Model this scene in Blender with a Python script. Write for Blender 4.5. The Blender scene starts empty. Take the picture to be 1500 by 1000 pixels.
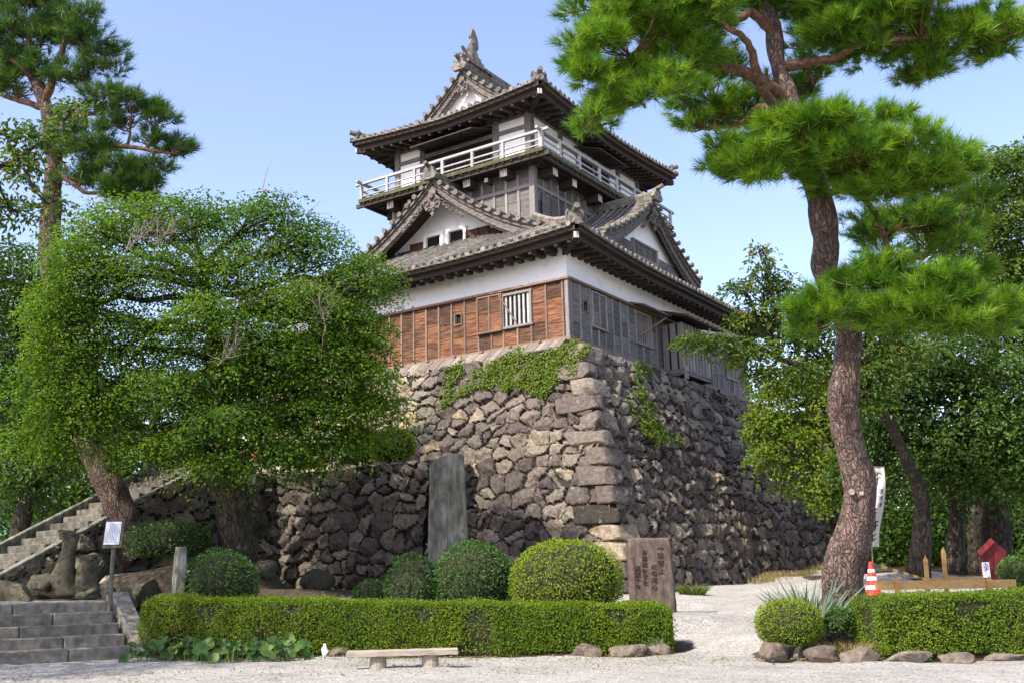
import bpy, math, random
import numpy as np
from mathutils import Vector, Matrix

# ------------------------------------------------------------------ camera, sky, sun, exposure
S = bpy.context.scene
COL = S.collection
EYE = np.array([15.75, -26.865, 1.1])
YAW, PIT, ROL, FPX = -0.586, 0.230, -0.025, 1534.9
ZS = 8.432                      # level of the keep's sill above the gravel
_fw = np.array([math.sin(YAW)*math.cos(PIT), math.cos(YAW)*math.cos(PIT), math.sin(PIT)])
_r = np.array([math.cos(YAW), -math.sin(YAW), 0.0]); _u = np.cross(_r, _fw)
RT = _r*math.cos(ROL) + _u*math.sin(ROL); UP = -_r*math.sin(ROL) + _u*math.cos(ROL)

def at(px, py, d):
    """a place seen in direction (px, py) of the 1500x1000 photo, d metres away"""
    return EYE + (_fw + RT*((px-750)/FPX) + UP*((500-py)/FPX))*d

cam = bpy.data.cameras.new('camera'); co = bpy.data.objects.new('camera', cam); COL.objects.link(co)
cam.sensor_width = 36; cam.lens = 36*FPX/1500; cam.clip_start = 0.1; cam.clip_end = 5000
M4 = Matrix(((RT[0], UP[0], -_fw[0], EYE[0]), (RT[1], UP[1], -_fw[1], EYE[1]), (RT[2], UP[2], -_fw[2], EYE[2]), (0, 0, 0, 1)))
co.matrix_world = M4
S.camera = co

SUN_EL = math.radians(46.0)
SUN_DIR = np.array([-0.25, -0.968])       # horizontal direction towards the sun
SUN_DIR = SUN_DIR/np.linalg.norm(SUN_DIR)
to_sun = np.array([SUN_DIR[0]*math.cos(SUN_EL), SUN_DIR[1]*math.cos(SUN_EL), math.sin(SUN_EL)])
W = bpy.data.worlds.new('World'); S.world = W; W.use_nodes = True
wn = W.node_tree.nodes; wl = W.node_tree.links
sky = wn.new('ShaderNodeTexSky'); sky.sky_type = 'NISHITA'; sky.sun_disc = False
sky.sun_elevation = SUN_EL; sky.sun_rotation = math.atan2(SUN_DIR[0], SUN_DIR[1])
sky.air_density = 1.0; sky.dust_density = 1.5; sky.ozone_density = 3.2; sky.altitude = 0
bg = wn['Background']; bg.inputs['Strength'].default_value = 0.15
tint = wn.new('ShaderNodeVectorMath'); tint.operation = 'MULTIPLY'; tint.inputs[1].default_value = (1.26, 1.06, 1.05)
wl.new(sky.outputs['Color'], tint.inputs[0]); wl.new(tint.outputs[0], bg.inputs['Color'])
sun = bpy.data.lights.new('sun', 'SUN'); sun.energy = 3.4; sun.angle = math.radians(0.5); sun.color = (1.0, 0.93, 0.82)
so = bpy.data.objects.new('sun', sun); COL.objects.link(so)
so.rotation_euler = Vector(-to_sun).to_track_quat('-Z', 'Y').to_euler()
S.view_settings.view_transform = 'Standard'; S.view_settings.look = 'None'
S.view_settings.exposure = 1.22; S.view_settings.gamma = 1.0
S.cycles.use_denoising = True
S.cycles.max_bounces = 6; S.cycles.diffuse_bounces = 3; S.cycles.transmission_bounces = 4; S.cycles.transparent_max_bounces = 4
S.cycles.caustics_reflective = False; S.cycles.caustics_refractive = False

# ------------------------------------------------------------------ helpers
rng = np.random.default_rng(7)
PI = math.pi

def tag(o, label=None, cat=None, group=None, kind=None):
    if label: o['label'] = label
    if cat: o['category'] = cat
    if group: o['group'] = group
    if kind: o['kind'] = kind
    return o

def worigin(o):
    p = np.zeros(3)
    while o is not None:
        p = p + np.array(o.location); o = o.parent
    return p

def empty(name, loc, label, cat, group=None):
    o = bpy.data.objects.new(name, None); COL.objects.link(o); o.location = [float(c) for c in loc]
    o.empty_display_size = 0.2
    return tag(o, label, cat, group)

def link(name, me, parent=None, loc=None):
    o = bpy.data.objects.new(name, me); COL.objects.link(o)
    if parent is not None: o.parent = parent
    if loc is not None: o.location = [float(c) for c in loc]
    return o

def np_mesh(name, v, loops, totals, mats, tone=None, smooth=False, mi=None, hue=None):
    me = bpy.data.meshes.new(name)
    v = np.asarray(v, np.float32); loops = np.asarray(loops, np.int32).ravel(); totals = np.asarray(totals, np.int32)
    me.vertices.add(len(v)); me.vertices.foreach_set('co', v.ravel())
    me.loops.add(len(loops)); me.loops.foreach_set('vertex_index', loops)
    me.polygons.add(len(totals))
    st = np.zeros(len(totals), np.int32); st[1:] = np.cumsum(totals)[:-1]
    me.polygons.foreach_set('loop_start', st); me.polygons.foreach_set('loop_total', totals)
    if mi is not None: me.polygons.foreach_set('material_index', np.asarray(mi, np.int32))
    me.polygons.foreach_set('use_smooth', np.full(len(totals), bool(smooth)))
    for m in (mats if isinstance(mats, (list, tuple)) else [mats]): me.materials.append(m)
    for nm, arr in (('tone', tone), ('hue', hue)):
        if arr is not None:
            a = me.attributes.new(nm, 'FLOAT', 'FACE'); a.data.foreach_set('value', np.asarray(arr, np.float32))
    me.update(calc_edges=True); me.validate()
    return me

class MB:
    """collects shapes in world coordinates and links them as ONE mesh object"""
    def __init__(s): s.v = []; s.f = []; s.mi = []; s.t = []; s.n = 0
    def add(s, verts, faces, m=0, tone=None):
        verts = np.asarray(verts, float).reshape(-1, 3)
        s.v.append(verts)
        t = rng.random() if tone is None else tone
        for f in faces:
            s.f.append([i+s.n for i in f]); s.mi.append(m); s.t.append(t)
        s.n += len(verts); return s
    def obb(s, c, ax, ay, az, m=0, tone=None):
        """box with centre c and half-axis vectors"""
        c = np.asarray(c, float); ax = np.asarray(ax, float); ay = np.asarray(ay, float); az = np.asarray(az, float)
        v = [c+a*ax+b*ay+d*az for d in (-1, 1) for b in (-1, 1) for a in (-1, 1)]
        return s.add(v, [(0, 2, 3, 1), (4, 5, 7, 6), (0, 1, 5, 4), (2, 6, 7, 3), (0, 4, 6, 2), (1, 3, 7, 5)], m, tone)
    def box(s, x0, x1, y0, y1, z0, z1, m=0, tone=None):
        return s.obb(((x0+x1)/2, (y0+y1)/2, (z0+z1)/2), ((x1-x0)/2, 0, 0), (0, (y1-y0)/2, 0), (0, 0, (z1-z0)/2), m, tone)
    def beam(s, p0, p1, w, h, m=0, tone=None, up=(0, 0, 1)):
        p0 = np.asarray(p0, float); p1 = np.asarray(p1, float); d = p1-p0; L = np.linalg.norm(d); d = d/L
        sd = np.cross(d, np.asarray(up, float))
        if np.linalg.norm(sd) < 1e-4: sd = np.cross(d, (1, 0, 0))
        sd = sd/np.linalg.norm(sd); u = np.cross(sd, d)
        return s.obb((p0+p1)/2, d*L/2, sd*w/2, u*h/2, m, tone)
    def tube(s, path, rad, n=8, m=0, tone=None, cap=True):
        P = np.asarray(path, float); K = len(P); rad = np.broadcast_to(np.asarray(rad, float), (K,))
        T = np.gradient(P, axis=0); T /= (np.linalg.norm(T, axis=1)[:, None]+1e-9)
        ref = np.array([0, 0, 1.0]) if abs(T[0, 2]) < 0.9 else np.array([1.0, 0, 0])
        a = np.cross(T[0], ref); a /= np.linalg.norm(a); V = []
        for i in range(K):
            a = a - T[i]*(a@T[i]); a /= (np.linalg.norm(a)+1e-9); b = np.cross(T[i], a)
            for k in range(n):
                g = 2*PI*k/n; V.append(P[i]+rad[i]*(a*math.cos(g)+b*math.sin(g)))
        F = [(i*n+k, i*n+(k+1) % n, (i+1)*n+(k+1) % n, (i+1)*n+k) for i in range(K-1) for k in range(n)]
        if cap: F += [tuple(range(n-1, -1, -1)), tuple((K-1)*n+k for k in range(n))]
        return s.add(V, F, m, tone)
    def sheet(s, G, m=0, tone=None):
        G = np.asarray(G, float); a, b = G.shape[:2]
        return s.add(G.reshape(-1, 3), [(i*b+j, (i+1)*b+j, (i+1)*b+j+1, i*b+j+1) for i in range(a-1) for j in range(b-1)], m, tone)
    def prism(s, poly, ext, m=0, tone=None):
        """flat outline (list of points) pushed along ext"""
        P = np.asarray(poly, float); e = np.asarray(ext, float); n = len(P)
        return s.add(np.vstack([P, P+e]), [tuple(range(n-1, -1, -1)), tuple(range(n, 2*n))]+[(k, (k+1) % n, n+(k+1) % n, n+k) for k in range(n)], m, tone)
    def band(s, lo, hi, ext, m=0, tone=None):
        """strip between two lines, with thickness ext"""
        lo = np.asarray(lo, float); hi = np.asarray(hi, float); e = np.asarray(ext, float); n = len(lo)
        V = np.vstack([lo, hi, lo+e, hi+e]); F = []
        for k in range(n-1):
            F += [(k, k+1, n+k+1, n+k), (2*n+k, 3*n+k, 3*n+k+1, 2*n+k+1), (k, 2*n+k, 2*n+k+1, k+1), (n+k, n+k+1, 3*n+k+1, 3*n+k)]
        F += [(0, n, 3*n, 2*n), (n-1, 3*n-1, 4*n-1, 2*n-1)]
        return s.add(V, F, m, tone)
    def raw(s, v, f, m=0, tone=None):
        s.v.append(np.asarray(v, float)); t = np.broadcast_to(np.asarray(0.5 if tone is None else tone, float), (len(f),))
        for q, tt in zip(f, t): s.f.append([int(i)+s.n for i in q]); s.mi.append(m); s.t.append(float(tt))
        s.n += len(v); return s
    def build(s, name, mats, parent=None, smooth=False, bevel=0, loc=None, label=None, local=False):
        v = np.vstack(s.v)
        o0 = np.zeros(3)
        if not local:
            if loc is not None: o0 = o0 + np.asarray(loc, float)
            if parent is not None: o0 = o0 + worigin(parent)
        me = np_mesh(name, v-o0, [i for f in s.f for i in f], [len(f) for f in s.f], mats, s.t, smooth, s.mi)
        o = link(name, me, parent, loc)
        if bevel:
            b = o.modifiers.new('bevel', 'BEVEL'); b.width = bevel; b.segments = 1; b.limit_method = 'ANGLE'; b.angle_limit = 0.7
        if label: o['label'] = label
        return o

# value noise on points, for uneven shapes
_ph = np.random.default_rng(3)
_K = _ph.normal(size=(24, 3)); _P = _ph.random(24)*2*PI
def vnoise(p, scale=1.0, octs=3, seed=0):
    p = np.asarray(p, float)*scale; r = np.zeros(p.shape[:-1]); amp = 1.0; tot = 0
    for o in range(octs):
        acc = 0
        for k in range(5):
            i = (o*5+k+seed*3) % 24
            acc = acc + np.sin(p@(_K[i]*1.9*2**o)+_P[i]+seed*1.7*k)
        r = r + amp*acc/2.6; tot += amp; amp *= 0.5
    return r/tot

# ------------------------------------------------------------------ materials
def _new(name):
    m = bpy.data.materials.new(name); m.use_nodes = True
    nt = m.node_tree; b = nt.nodes['Principled BSDF']; return m, nt, b
def _n(nt, t, **kw):
    n = nt.nodes.new(t)
    for k, v in kw.items(): setattr(n, k, v)
    return n
def rgb(c): return (c[0], c[1], c[2], 1)
def ramp(nt, src, stops):
    r = _n(nt, 'ShaderNodeValToRGB'); e = r.color_ramp.elements
    while len(e) < len(stops): e.new(0.5)
    for q, (p, c) in zip(e, stops): q.position = p; q.color = rgb(c)
    nt.links.new(src, r.inputs[0]); return r.outputs[0]
def noise(nt, scale, detail=5, stretch=(1, 1, 1), rough=0.6, rot=(0, 0, 0)):
    tc = _n(nt, 'ShaderNodeTexCoord'); mp = _n(nt, 'ShaderNodeMapping'); mp.inputs['Scale'].default_value = stretch
    mp.inputs['Rotation'].default_value = rot
    nt.links.new(tc.outputs['Object'], mp.inputs[0])
    n = _n(nt, 'ShaderNodeTexNoise'); n.inputs['Scale'].default_value = scale; n.inputs['Detail'].default_value = detail
    n.inputs['Roughness'].default_value = rough
    nt.links.new(mp.outputs[0], n.inputs['Vector']); return n.outputs['Fac']
def mixc(nt, fac, a, b, mode='MIX'):
    m = _n(nt, 'ShaderNodeMix', data_type='RGBA', blend_type=mode)
    for sock, val in ((m.inputs['Factor'], fac), (m.inputs['A'], a), (m.inputs['B'], b)):
        pass
    ins = [i for i in m.inputs if i.enabled]
    for sock, val in zip((m.inputs[0], m.inputs[6], m.inputs[7]), (fac, a, b)):
        if isinstance(val, (int, float)): sock.default_value = val
        elif isinstance(val, tuple): sock.default_value = rgb(val)
        else: nt.links.new(val, sock)
    return m.outputs[2]
def attr(nt, name):
    a = _n(nt, 'ShaderNodeAttribute'); a.attribute_name = name; return a.outputs['Fac']
def bump(nt, b, h, strength=0.4, dist=0.02):
    u = _n(nt, 'ShaderNodeBump'); u.inputs['Strength'].default_value = strength; u.inputs['Distance'].default_value = dist
    nt.links.new(h, u.inputs['Height']); nt.links.new(u.outputs[0], b.inputs['Normal'])
def surf(name, stops, scale=4, rough=0.85, bmp=0.4, bdist=0.02, bscale=None, stretch=(1, 1, 1), tone=0.0, tstops=None, spots=None, spec=0.3, rot=(0, 0, 0)):
    """noise-coloured surface; tone = how far each piece differs; spots = (colour, scale, threshold)"""
    m, nt, b = _new(name)
    c = ramp(nt, noise(nt, scale, 6, stretch, rot=rot), stops)
    if tone:
        t = ramp(nt, attr(nt, 'tone'), tstops or [(0, (1-tone,)*3), (1, (1+tone*0.6,)*3)])
        c = mixc(nt, 1.0, c, t, 'MULTIPLY')
    if spots:
        for (sc, ss, th) in spots:
            f = ramp(nt, noise(nt, ss, 4), [(th, (0, 0, 0)), (min(1, th+0.08), (1, 1, 1))])
            c = mixc(nt, f, c, sc)
    nt.links.new(c, b.inputs['Base Color'])
    b.inputs['Roughness'].default_value = rough; b.inputs['Specular IOR Level'].default_value = spec
    if bmp: bump(nt, b, noise(nt, bscale or scale*3, 6, stretch, 0.7, rot), bmp, bdist)
    return m
def leafm(name, stops, trans=0.4, tcol=1.5, rough=0.5, spec=0.35):
    m, nt, b = _new(name)
    c = ramp(nt, attr(nt, 'tone'), stops)
    nt.links.new(c, b.inputs['Base Color']); b.inputs['Roughness'].default_value = rough; b.inputs['Specular IOR Level'].default_value = spec
    tr = _n(nt, 'ShaderNodeBsdfTranslucent'); k = mixc(nt, 1.0, c, (tcol*1.05, tcol, tcol*0.45), 'MULTIPLY'); nt.links.new(k, tr.inputs[0])
    mx = _n(nt, 'ShaderNodeMixShader'); mx.inputs[0].default_value = trans
    nt.links.new(b.outputs[0], mx.inputs[1]); nt.links.new(tr.outputs[0], mx.inputs[2])
    nt.links.new(mx.outputs[0], nt.nodes['Material Output'].inputs[0]); return m
def plain(name, c, rough=0.6, spec=0.4, scale=12, var=0.12):
    return surf(name, [(0.3, tuple(x*(1-var) for x in c)), (0.7, tuple(min(1, x*(1+var)) for x in c))], scale, rough, 0.1, 0.005, spec=spec)

MAT = {}
MAT['plaster'] = surf('plaster', [(0.25, (0.84, 0.84, 0.83)), (0.6, (0.89, 0.89, 0.885))], 1.3, 0.9, 0.12, 0.01, 14, stretch=(2.2, 2.2, 0.5), spots=[((0.74, 0.73, 0.70), 2.2, 0.60)])
MAT['wood_orange'] = surf('sun_toned_boards', [(0.34, (0.036, 0.018, 0.011)), (0.48, (0.108, 0.048, 0.023)), (0.66, (0.225, 0.118, 0.062))], 4.0, 0.8, 0.35, 0.008, 6, (0.5, 0.5, 5), 0.5,  # orange is part weathering, part sunlight put into the colour
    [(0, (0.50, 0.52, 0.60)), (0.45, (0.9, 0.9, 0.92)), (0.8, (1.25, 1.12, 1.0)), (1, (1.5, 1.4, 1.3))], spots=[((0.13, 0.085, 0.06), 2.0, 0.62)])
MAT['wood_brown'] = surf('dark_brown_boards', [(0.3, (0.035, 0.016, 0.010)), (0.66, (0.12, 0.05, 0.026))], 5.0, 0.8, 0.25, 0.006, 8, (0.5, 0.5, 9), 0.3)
MAT['wood_grey'] = surf('weathered_boards', [(0.3, (0.062, 0.055, 0.050)), (0.5, (0.14, 0.13, 0.122)), (0.7, (0.25, 0.235, 0.22))], 5.0, 0.85, 0.25, 0.006, 8, (0.5, 0.5, 9), 0.4)  # same wood greyed by weather, with sky shade also put into the colour
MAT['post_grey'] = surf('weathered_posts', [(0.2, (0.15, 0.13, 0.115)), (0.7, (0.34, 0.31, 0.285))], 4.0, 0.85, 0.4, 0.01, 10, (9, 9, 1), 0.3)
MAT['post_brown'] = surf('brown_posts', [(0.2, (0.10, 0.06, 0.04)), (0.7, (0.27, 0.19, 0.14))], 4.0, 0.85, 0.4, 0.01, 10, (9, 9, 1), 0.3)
MAT['wood_dark'] = surf('dark_timber', [(0.2, (0.022, 0.016, 0.013)), (0.7, (0.07, 0.052, 0.042))], 3.0, 0.8, 0.4, 0.01, 10, (2, 2, 5), 0.3)
MAT['wood_barge'] = surf('silvered_bargeboard', [(0.3, (0.055, 0.043, 0.035)), (0.5, (0.135, 0.115, 0.098)), (0.7, (0.25, 0.23, 0.21))], 4.0, 0.8, 0.4, 0.01, 10, (1, 1, 7), 0.25)
MAT['rail'] = surf('pale_railing_wood', [(0.3, (0.28, 0.27, 0.26)), (0.7, (0.50, 0.49, 0.475))], 4.0, 0.8, 0.3, 0.01, 10, (3, 3, 3), 0.25)
MAT['end_white'] = surf('painted_beam_end', [(0.42, (0.20, 0.17, 0.15)), (0.5, (0.66, 0.64, 0.61))], 5.0, 0.8, 0.2, 0.01, 10, (4, 4, 0.4), 0.1)
MAT['tile'] = surf('stone_roof_tile', [(0.3, (0.075, 0.066, 0.055)), (0.5, (0.165, 0.148, 0.122)), (0.7, (0.28, 0.255, 0.215))], 5.5, 0.88, 0.6, 0.02, 24, tone=0.4, spots=[((0.055, 0.05, 0.042), 6.0, 0.58), ((0.15, 0.19, 0.165), 3.1, 0.62)])
MAT['tile_dark'] = surf('roof_bedding', [(0.3, (0.060, 0.052, 0.043)), (0.7, (0.17, 0.15, 0.122))], 6, 0.9, 0.6, 0.02, 20, tone=0.2)
MAT['moss'] = surf('mossy_edge', [(0.3, (0.045, 0.038, 0.028)), (0.52, (0.075, 0.078, 0.034)), (0.75, (0.16, 0.15, 0.11))], 5, 0.95, 0.6, 0.02, 20)
MAT['black'] = surf('dark_interior', [(0.3, (0.006, 0.005, 0.005)), (0.7, (0.014, 0.012, 0.011))], 3, 0.9, 0)  # near-black; the shade inside the openings is put into this colour
MAT['skirt'] = surf('skirt_planks', [(0.2, (0.12, 0.10, 0.085)), (0.7, (0.27, 0.235, 0.20))], 3, 0.85, 0.5, 0.012, 10, (5, 5, 2), 0.35)

def stone_mat(name, stops, lichen=0.62, moss=None):
    m, nt, b = _new(name)
    c = ramp(nt, attr(nt, 'tone'), stops)
    n1 = noise(nt, 9, 10, rough=0.72); c = mixc(nt, 1.0, c, ramp(nt, n1, [(0.30, (0.38, 0.38, 0.38)), (0.70, (1.5, 1.46, 1.40))]), 'MULTIPLY')
    f = ramp(nt, noise(nt, 4.5, 8, rough=0.75), [(lichen, (0, 0, 0)), (lichen+0.05, (1, 1, 1))])
    c = mixc(nt, f, c, (0.30, 0.285, 0.255))
    if moss:
        f2 = ramp(nt, noise(nt, 1.1, 5), [(moss, (0, 0, 0)), (moss+0.12, (0.8, 0.8, 0.8))]); c = mixc(nt, f2, c, (0.035, 0.045, 0.016))
    nt.links.new(c, b.inputs['Base Color']); b.inputs['Roughness'].default_value = 0.9; b.inputs['Specular IOR Level'].default_value = 0.25
    bump(nt, b, noise(nt, 13, 10, rough=0.8), 0.9, 0.05); return m
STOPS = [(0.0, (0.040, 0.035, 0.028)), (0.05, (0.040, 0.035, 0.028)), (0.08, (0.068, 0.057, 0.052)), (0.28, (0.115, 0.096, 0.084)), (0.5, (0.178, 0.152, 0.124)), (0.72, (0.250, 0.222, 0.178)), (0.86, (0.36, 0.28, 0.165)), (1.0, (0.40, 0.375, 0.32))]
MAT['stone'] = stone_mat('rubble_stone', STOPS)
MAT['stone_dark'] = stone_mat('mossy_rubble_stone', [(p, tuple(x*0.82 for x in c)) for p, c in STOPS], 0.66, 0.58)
MAT['rock'] = stone_mat('garden_rock', [(0, (0.065, 0.062, 0.042)), (0.5, (0.125, 0.118, 0.080)), (1, (0.23, 0.20, 0.13))], 0.70, 0.56)
MAT['kerb_rock'] = stone_mat('kerb_rock', [(0, (0.12, 0.098, 0.078)), (0.5, (0.18, 0.15, 0.12)), (1, (0.25, 0.215, 0.175))], 0.66)
MAT['granite'] = surf('old_granite', [(0.32, (0.055, 0.058, 0.042)), (0.5, (0.150, 0.152, 0.118)), (0.66, (0.29, 0.285, 0.235))], 3.5, 0.9, 0.8, 0.03, 30, stretch=(1.5, 1.5, 0.5), spots=[((0.05, 0.075, 0.03), 1.5, 0.60), ((0.22, 0.21, 0.18), 60, 0.62)])
MAT['redstone'] = surf('red_brown_stone', [(0.3, (0.058, 0.042, 0.034)), (0.5, (0.105, 0.078, 0.064)), (0.7, (0.175, 0.138, 0.118))], 6, 0.88, 0.9, 0.03, 24, (1.6, 1.6, 0.6), spots=[((0.34, 0.28, 0.24), 6, 0.68)])
MAT['carved'] = plain('groove_shade', (0.074, 0.052, 0.043), 0.95, 0.1)  # darker than the slab: groove shade put into the colour, nothing is cut
MAT['step'] = surf('worn_step_stone', [(0.3, (0.10, 0.088, 0.066)), (0.5, (0.20, 0.180, 0.142)), (0.7, (0.32, 0.295, 0.24))], 6, 0.9, 0.5, 0.015, 22, tone=0.2, spots=[((0.10, 0.105, 0.06), 2.5, 0.62)])
MAT['stair'] = surf('shaded_stair_stone', [(0.3, (0.055, 0.050, 0.038)), (0.5, (0.115, 0.105, 0.084)), (0.7, (0.20, 0.185, 0.155))], 6, 0.9, 0.5, 0.015, 22, tone=0.3, spots=[((0.06, 0.065, 0.035), 2.5, 0.58)])  # step stone darkened; the stairway's shade is put into the colour
MAT['bench_wood'] = surf('grey_bench_plank', [(0.2, (0.17, 0.14, 0.11)), (0.7, (0.40, 0.35, 0.28))], 4, 0.85, 0.5, 0.01, 12, (1, 1, 8), 0.2)
MAT['new_wood'] = surf('new_timber', [(0.3, (0.40, 0.22, 0.07)), (0.7, (0.58, 0.37, 0.145))], 3, 0.7, 0.2, 0.006, 12, (1.2, 1.2, 6), 0.2)
def bark_mat(name, dark, mid, warm, pale, scale=8.0, zs=0.42, bst=1.0):
    m, nt, b = _new(name)
    tc = _n(nt, 'ShaderNodeTexCoord'); mp = _n(nt, 'ShaderNodeMapping'); mp.inputs['Scale'].default_value = (1, 1, zs); nt.links.new(tc.outputs['Object'], mp.inputs[0])
    ns = _n(nt, 'ShaderNodeTexNoise'); ns.inputs['Scale'].default_value = 5; ns.inputs['Detail'].default_value = 6; nt.links.new(mp.outputs[0], ns.inputs['Vector'])
    ad = _n(nt, 'ShaderNodeVectorMath', operation='MULTIPLY_ADD'); nt.links.new(ns.outputs['Color'], ad.inputs[0]); ad.inputs[1].default_value = (0.30, 0.30, 0.30); nt.links.new(mp.outputs[0], ad.inputs[2])
    def vor(feature):
        v = _n(nt, 'ShaderNodeTexVoronoi'); v.feature = feature; v.inputs['Scale'].default_value = scale; nt.links.new(ad.outputs[0], v.inputs['Vector']); return v
    ed = vor('DISTANCE_TO_EDGE').outputs['Distance']; ce = vor('F1').outputs['Color']
    c = ramp(nt, noise(nt, 14, 8, (1, 1, zs), 0.75), [(0.32, dark), (0.5, mid), (0.62, warm), (0.75, pale)])
    c = mixc(nt, 1.0, c, ramp(nt, ce, [(0.2, (0.62, 0.62, 0.64)), (0.8, (1.30, 1.22, 1.15))]), 'MULTIPLY')
    c = mixc(nt, ramp(nt, ed, [(0.0, (0.85, 0.85, 0.85)), (0.085, (0, 0, 0))]), c, tuple(x*0.55 for x in dark))
    nt.links.new(c, b.inputs['Base Color']); b.inputs['Roughness'].default_value = 0.92; b.inputs['Specular IOR Level'].default_value = 0.2
    hgt = _n(nt, 'ShaderNodeMath', operation='ADD'); nt.links.new(ramp(nt, ed, [(0.0, (0, 0, 0)), (0.22, (1, 1, 1))]), hgt.inputs[0]); nt.links.new(noise(nt, 20, 8, (1, 1, zs), 0.75), hgt.inputs[1])
    bump(nt, b, hgt.outputs[0], bst, 0.035); return m
MAT['bark_red'] = bark_mat('red_pine_bark', (0.070, 0.055, 0.049), (0.190, 0.144, 0.124), (0.26, 0.172, 0.135), (0.38, 0.335, 0.30), 15, 0.5)
MAT['bark_limb'] = surf('orange_pine_limb', [(0.3, (0.055, 0.034, 0.024)), (0.5, (0.14, 0.075, 0.045)), (0.7, (0.26, 0.15, 0.095))], 12, 0.9, 0.9, 0.03, 22)
MAT['bark'] = bark_mat('grey_bark', (0.028, 0.024, 0.019), (0.070, 0.062, 0.050), (0.10, 0.092, 0.060), (0.17, 0.155, 0.12), 9, 0.4, 0.8)
MAT['twig'] = plain('bare_twig', (0.22, 0.185, 0.14), 0.9, 0.2)
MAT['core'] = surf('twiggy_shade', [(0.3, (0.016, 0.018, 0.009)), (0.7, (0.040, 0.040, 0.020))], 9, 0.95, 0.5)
G = lambda *s: [(p, c) for p, c in s]
MAT['leaf_maple'] = leafm('maple_leaf', G((0, (0.032, 0.085, 0.010)), (0.5, (0.075, 0.160, 0.012)), (0.93, (0.155, 0.245, 0.016)), (1, (0.30, 0.19, 0.03))), 0.5, 1.8)
MAT['leaf_bright'] = leafm('bright_maple_leaf', G((0, (0.085, 0.155, 0.014)), (0.6, (0.16, 0.235, 0.022)), (1, (0.27, 0.275, 0.035))), 0.45, 1.7)
MAT['leaf_dark'] = leafm('dark_broadleaf', G((0, (0.024, 0.060, 0.010)), (0.6, (0.050, 0.108, 0.014)), (1, (0.110, 0.180, 0.022))), 0.36)
MAT['leaf_cherry'] = leafm('cherry_leaf', G((0, (0.042, 0.088, 0.014)), (0.6, (0.085, 0.150, 0.018)), (0.93, (0.150, 0.205, 0.026)), (1, (0.24, 0.12, 0.03))), 0.42, 1.7)
MAT['leaf_hedge'] = leafm('box_leaf', G((0, (0.058, 0.118, 0.010)), (0.6, (0.135, 0.215, 0.015)), (1, (0.235, 0.300, 0.024))), 0.30, spec=0.2)
MAT['leaf_azalea'] = leafm('azalea_leaf', G((0, (0.095, 0.160, 0.012)), (0.6, (0.180, 0.262, 0.017)), (1, (0.28, 0.325, 0.028))), 0.30, spec=0.2)
MAT['leaf_shrub'] = leafm('dark_shrub_leaf', G((0, (0.026, 0.080, 0.014)), (0.6, (0.056, 0.138, 0.020)), (1, (0.105, 0.195, 0.028))), 0.28)
MAT['leaf_ivy'] = leafm('ivy_leaf', G((0, (0.075, 0.135, 0.014)), (0.6, (0.140, 0.205, 0.020)), (1, (0.22, 0.25, 0.035))), 0.3)
MAT['leaf_big'] = leafm('butterbur_leaf', G((0, (0.030, 0.085, 0.018)), (0.6, (0.065, 0.135, 0.028)), (1, (0.15, 0.22, 0.04))), 0.3)
MAT['needle'] = leafm('pine_needle', G((0, (0.034, 0.105, 0.008)), (0.5, (0.098, 0.225, 0.011)), (1, (0.225, 0.355, 0.020))), 0.30, 1.6, rough=0.45)
MAT['needle_dark'] = leafm('dark_pine_needle', G((0, (0.022, 0.070, 0.015)), (0.6, (0.050, 0.120, 0.020)), (1, (0.110, 0.190, 0.028))), 0.30, rough=0.45)
MAT['yucca'] = leafm('yucca_blade', G((0, (0.10, 0.15, 0.10)), (0.6, (0.17, 0.23, 0.16)), (1, (0.30, 0.33, 0.20))), 0.2)
MAT['drygrass'] = leafm('dry_grass', G((0, (0.12, 0.13, 0.03)), (0.5, (0.26, 0.22, 0.09)), (1, (0.38, 0.27, 0.12))), 0.3)
MAT['grass'] = leafm('green_grass', G((0, (0.055, 0.095, 0.014)), (0.6, (0.11, 0.15, 0.025)), (1, (0.22, 0.22, 0.06))), 0.3)
# ------------------------------------------------------------------ the castle keep
L1, M1 = 12.5, 14.6                      # ground storey
CX, CY = -6.24, 7.35
def K(x, y, h): return (x, y, h+ZS)
castle = empty('castle_keep', (CX, CY, ZS), 'wooden castle keep with white plaster, stone tiled roofs and balcony on the stone base', 'castle')

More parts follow.
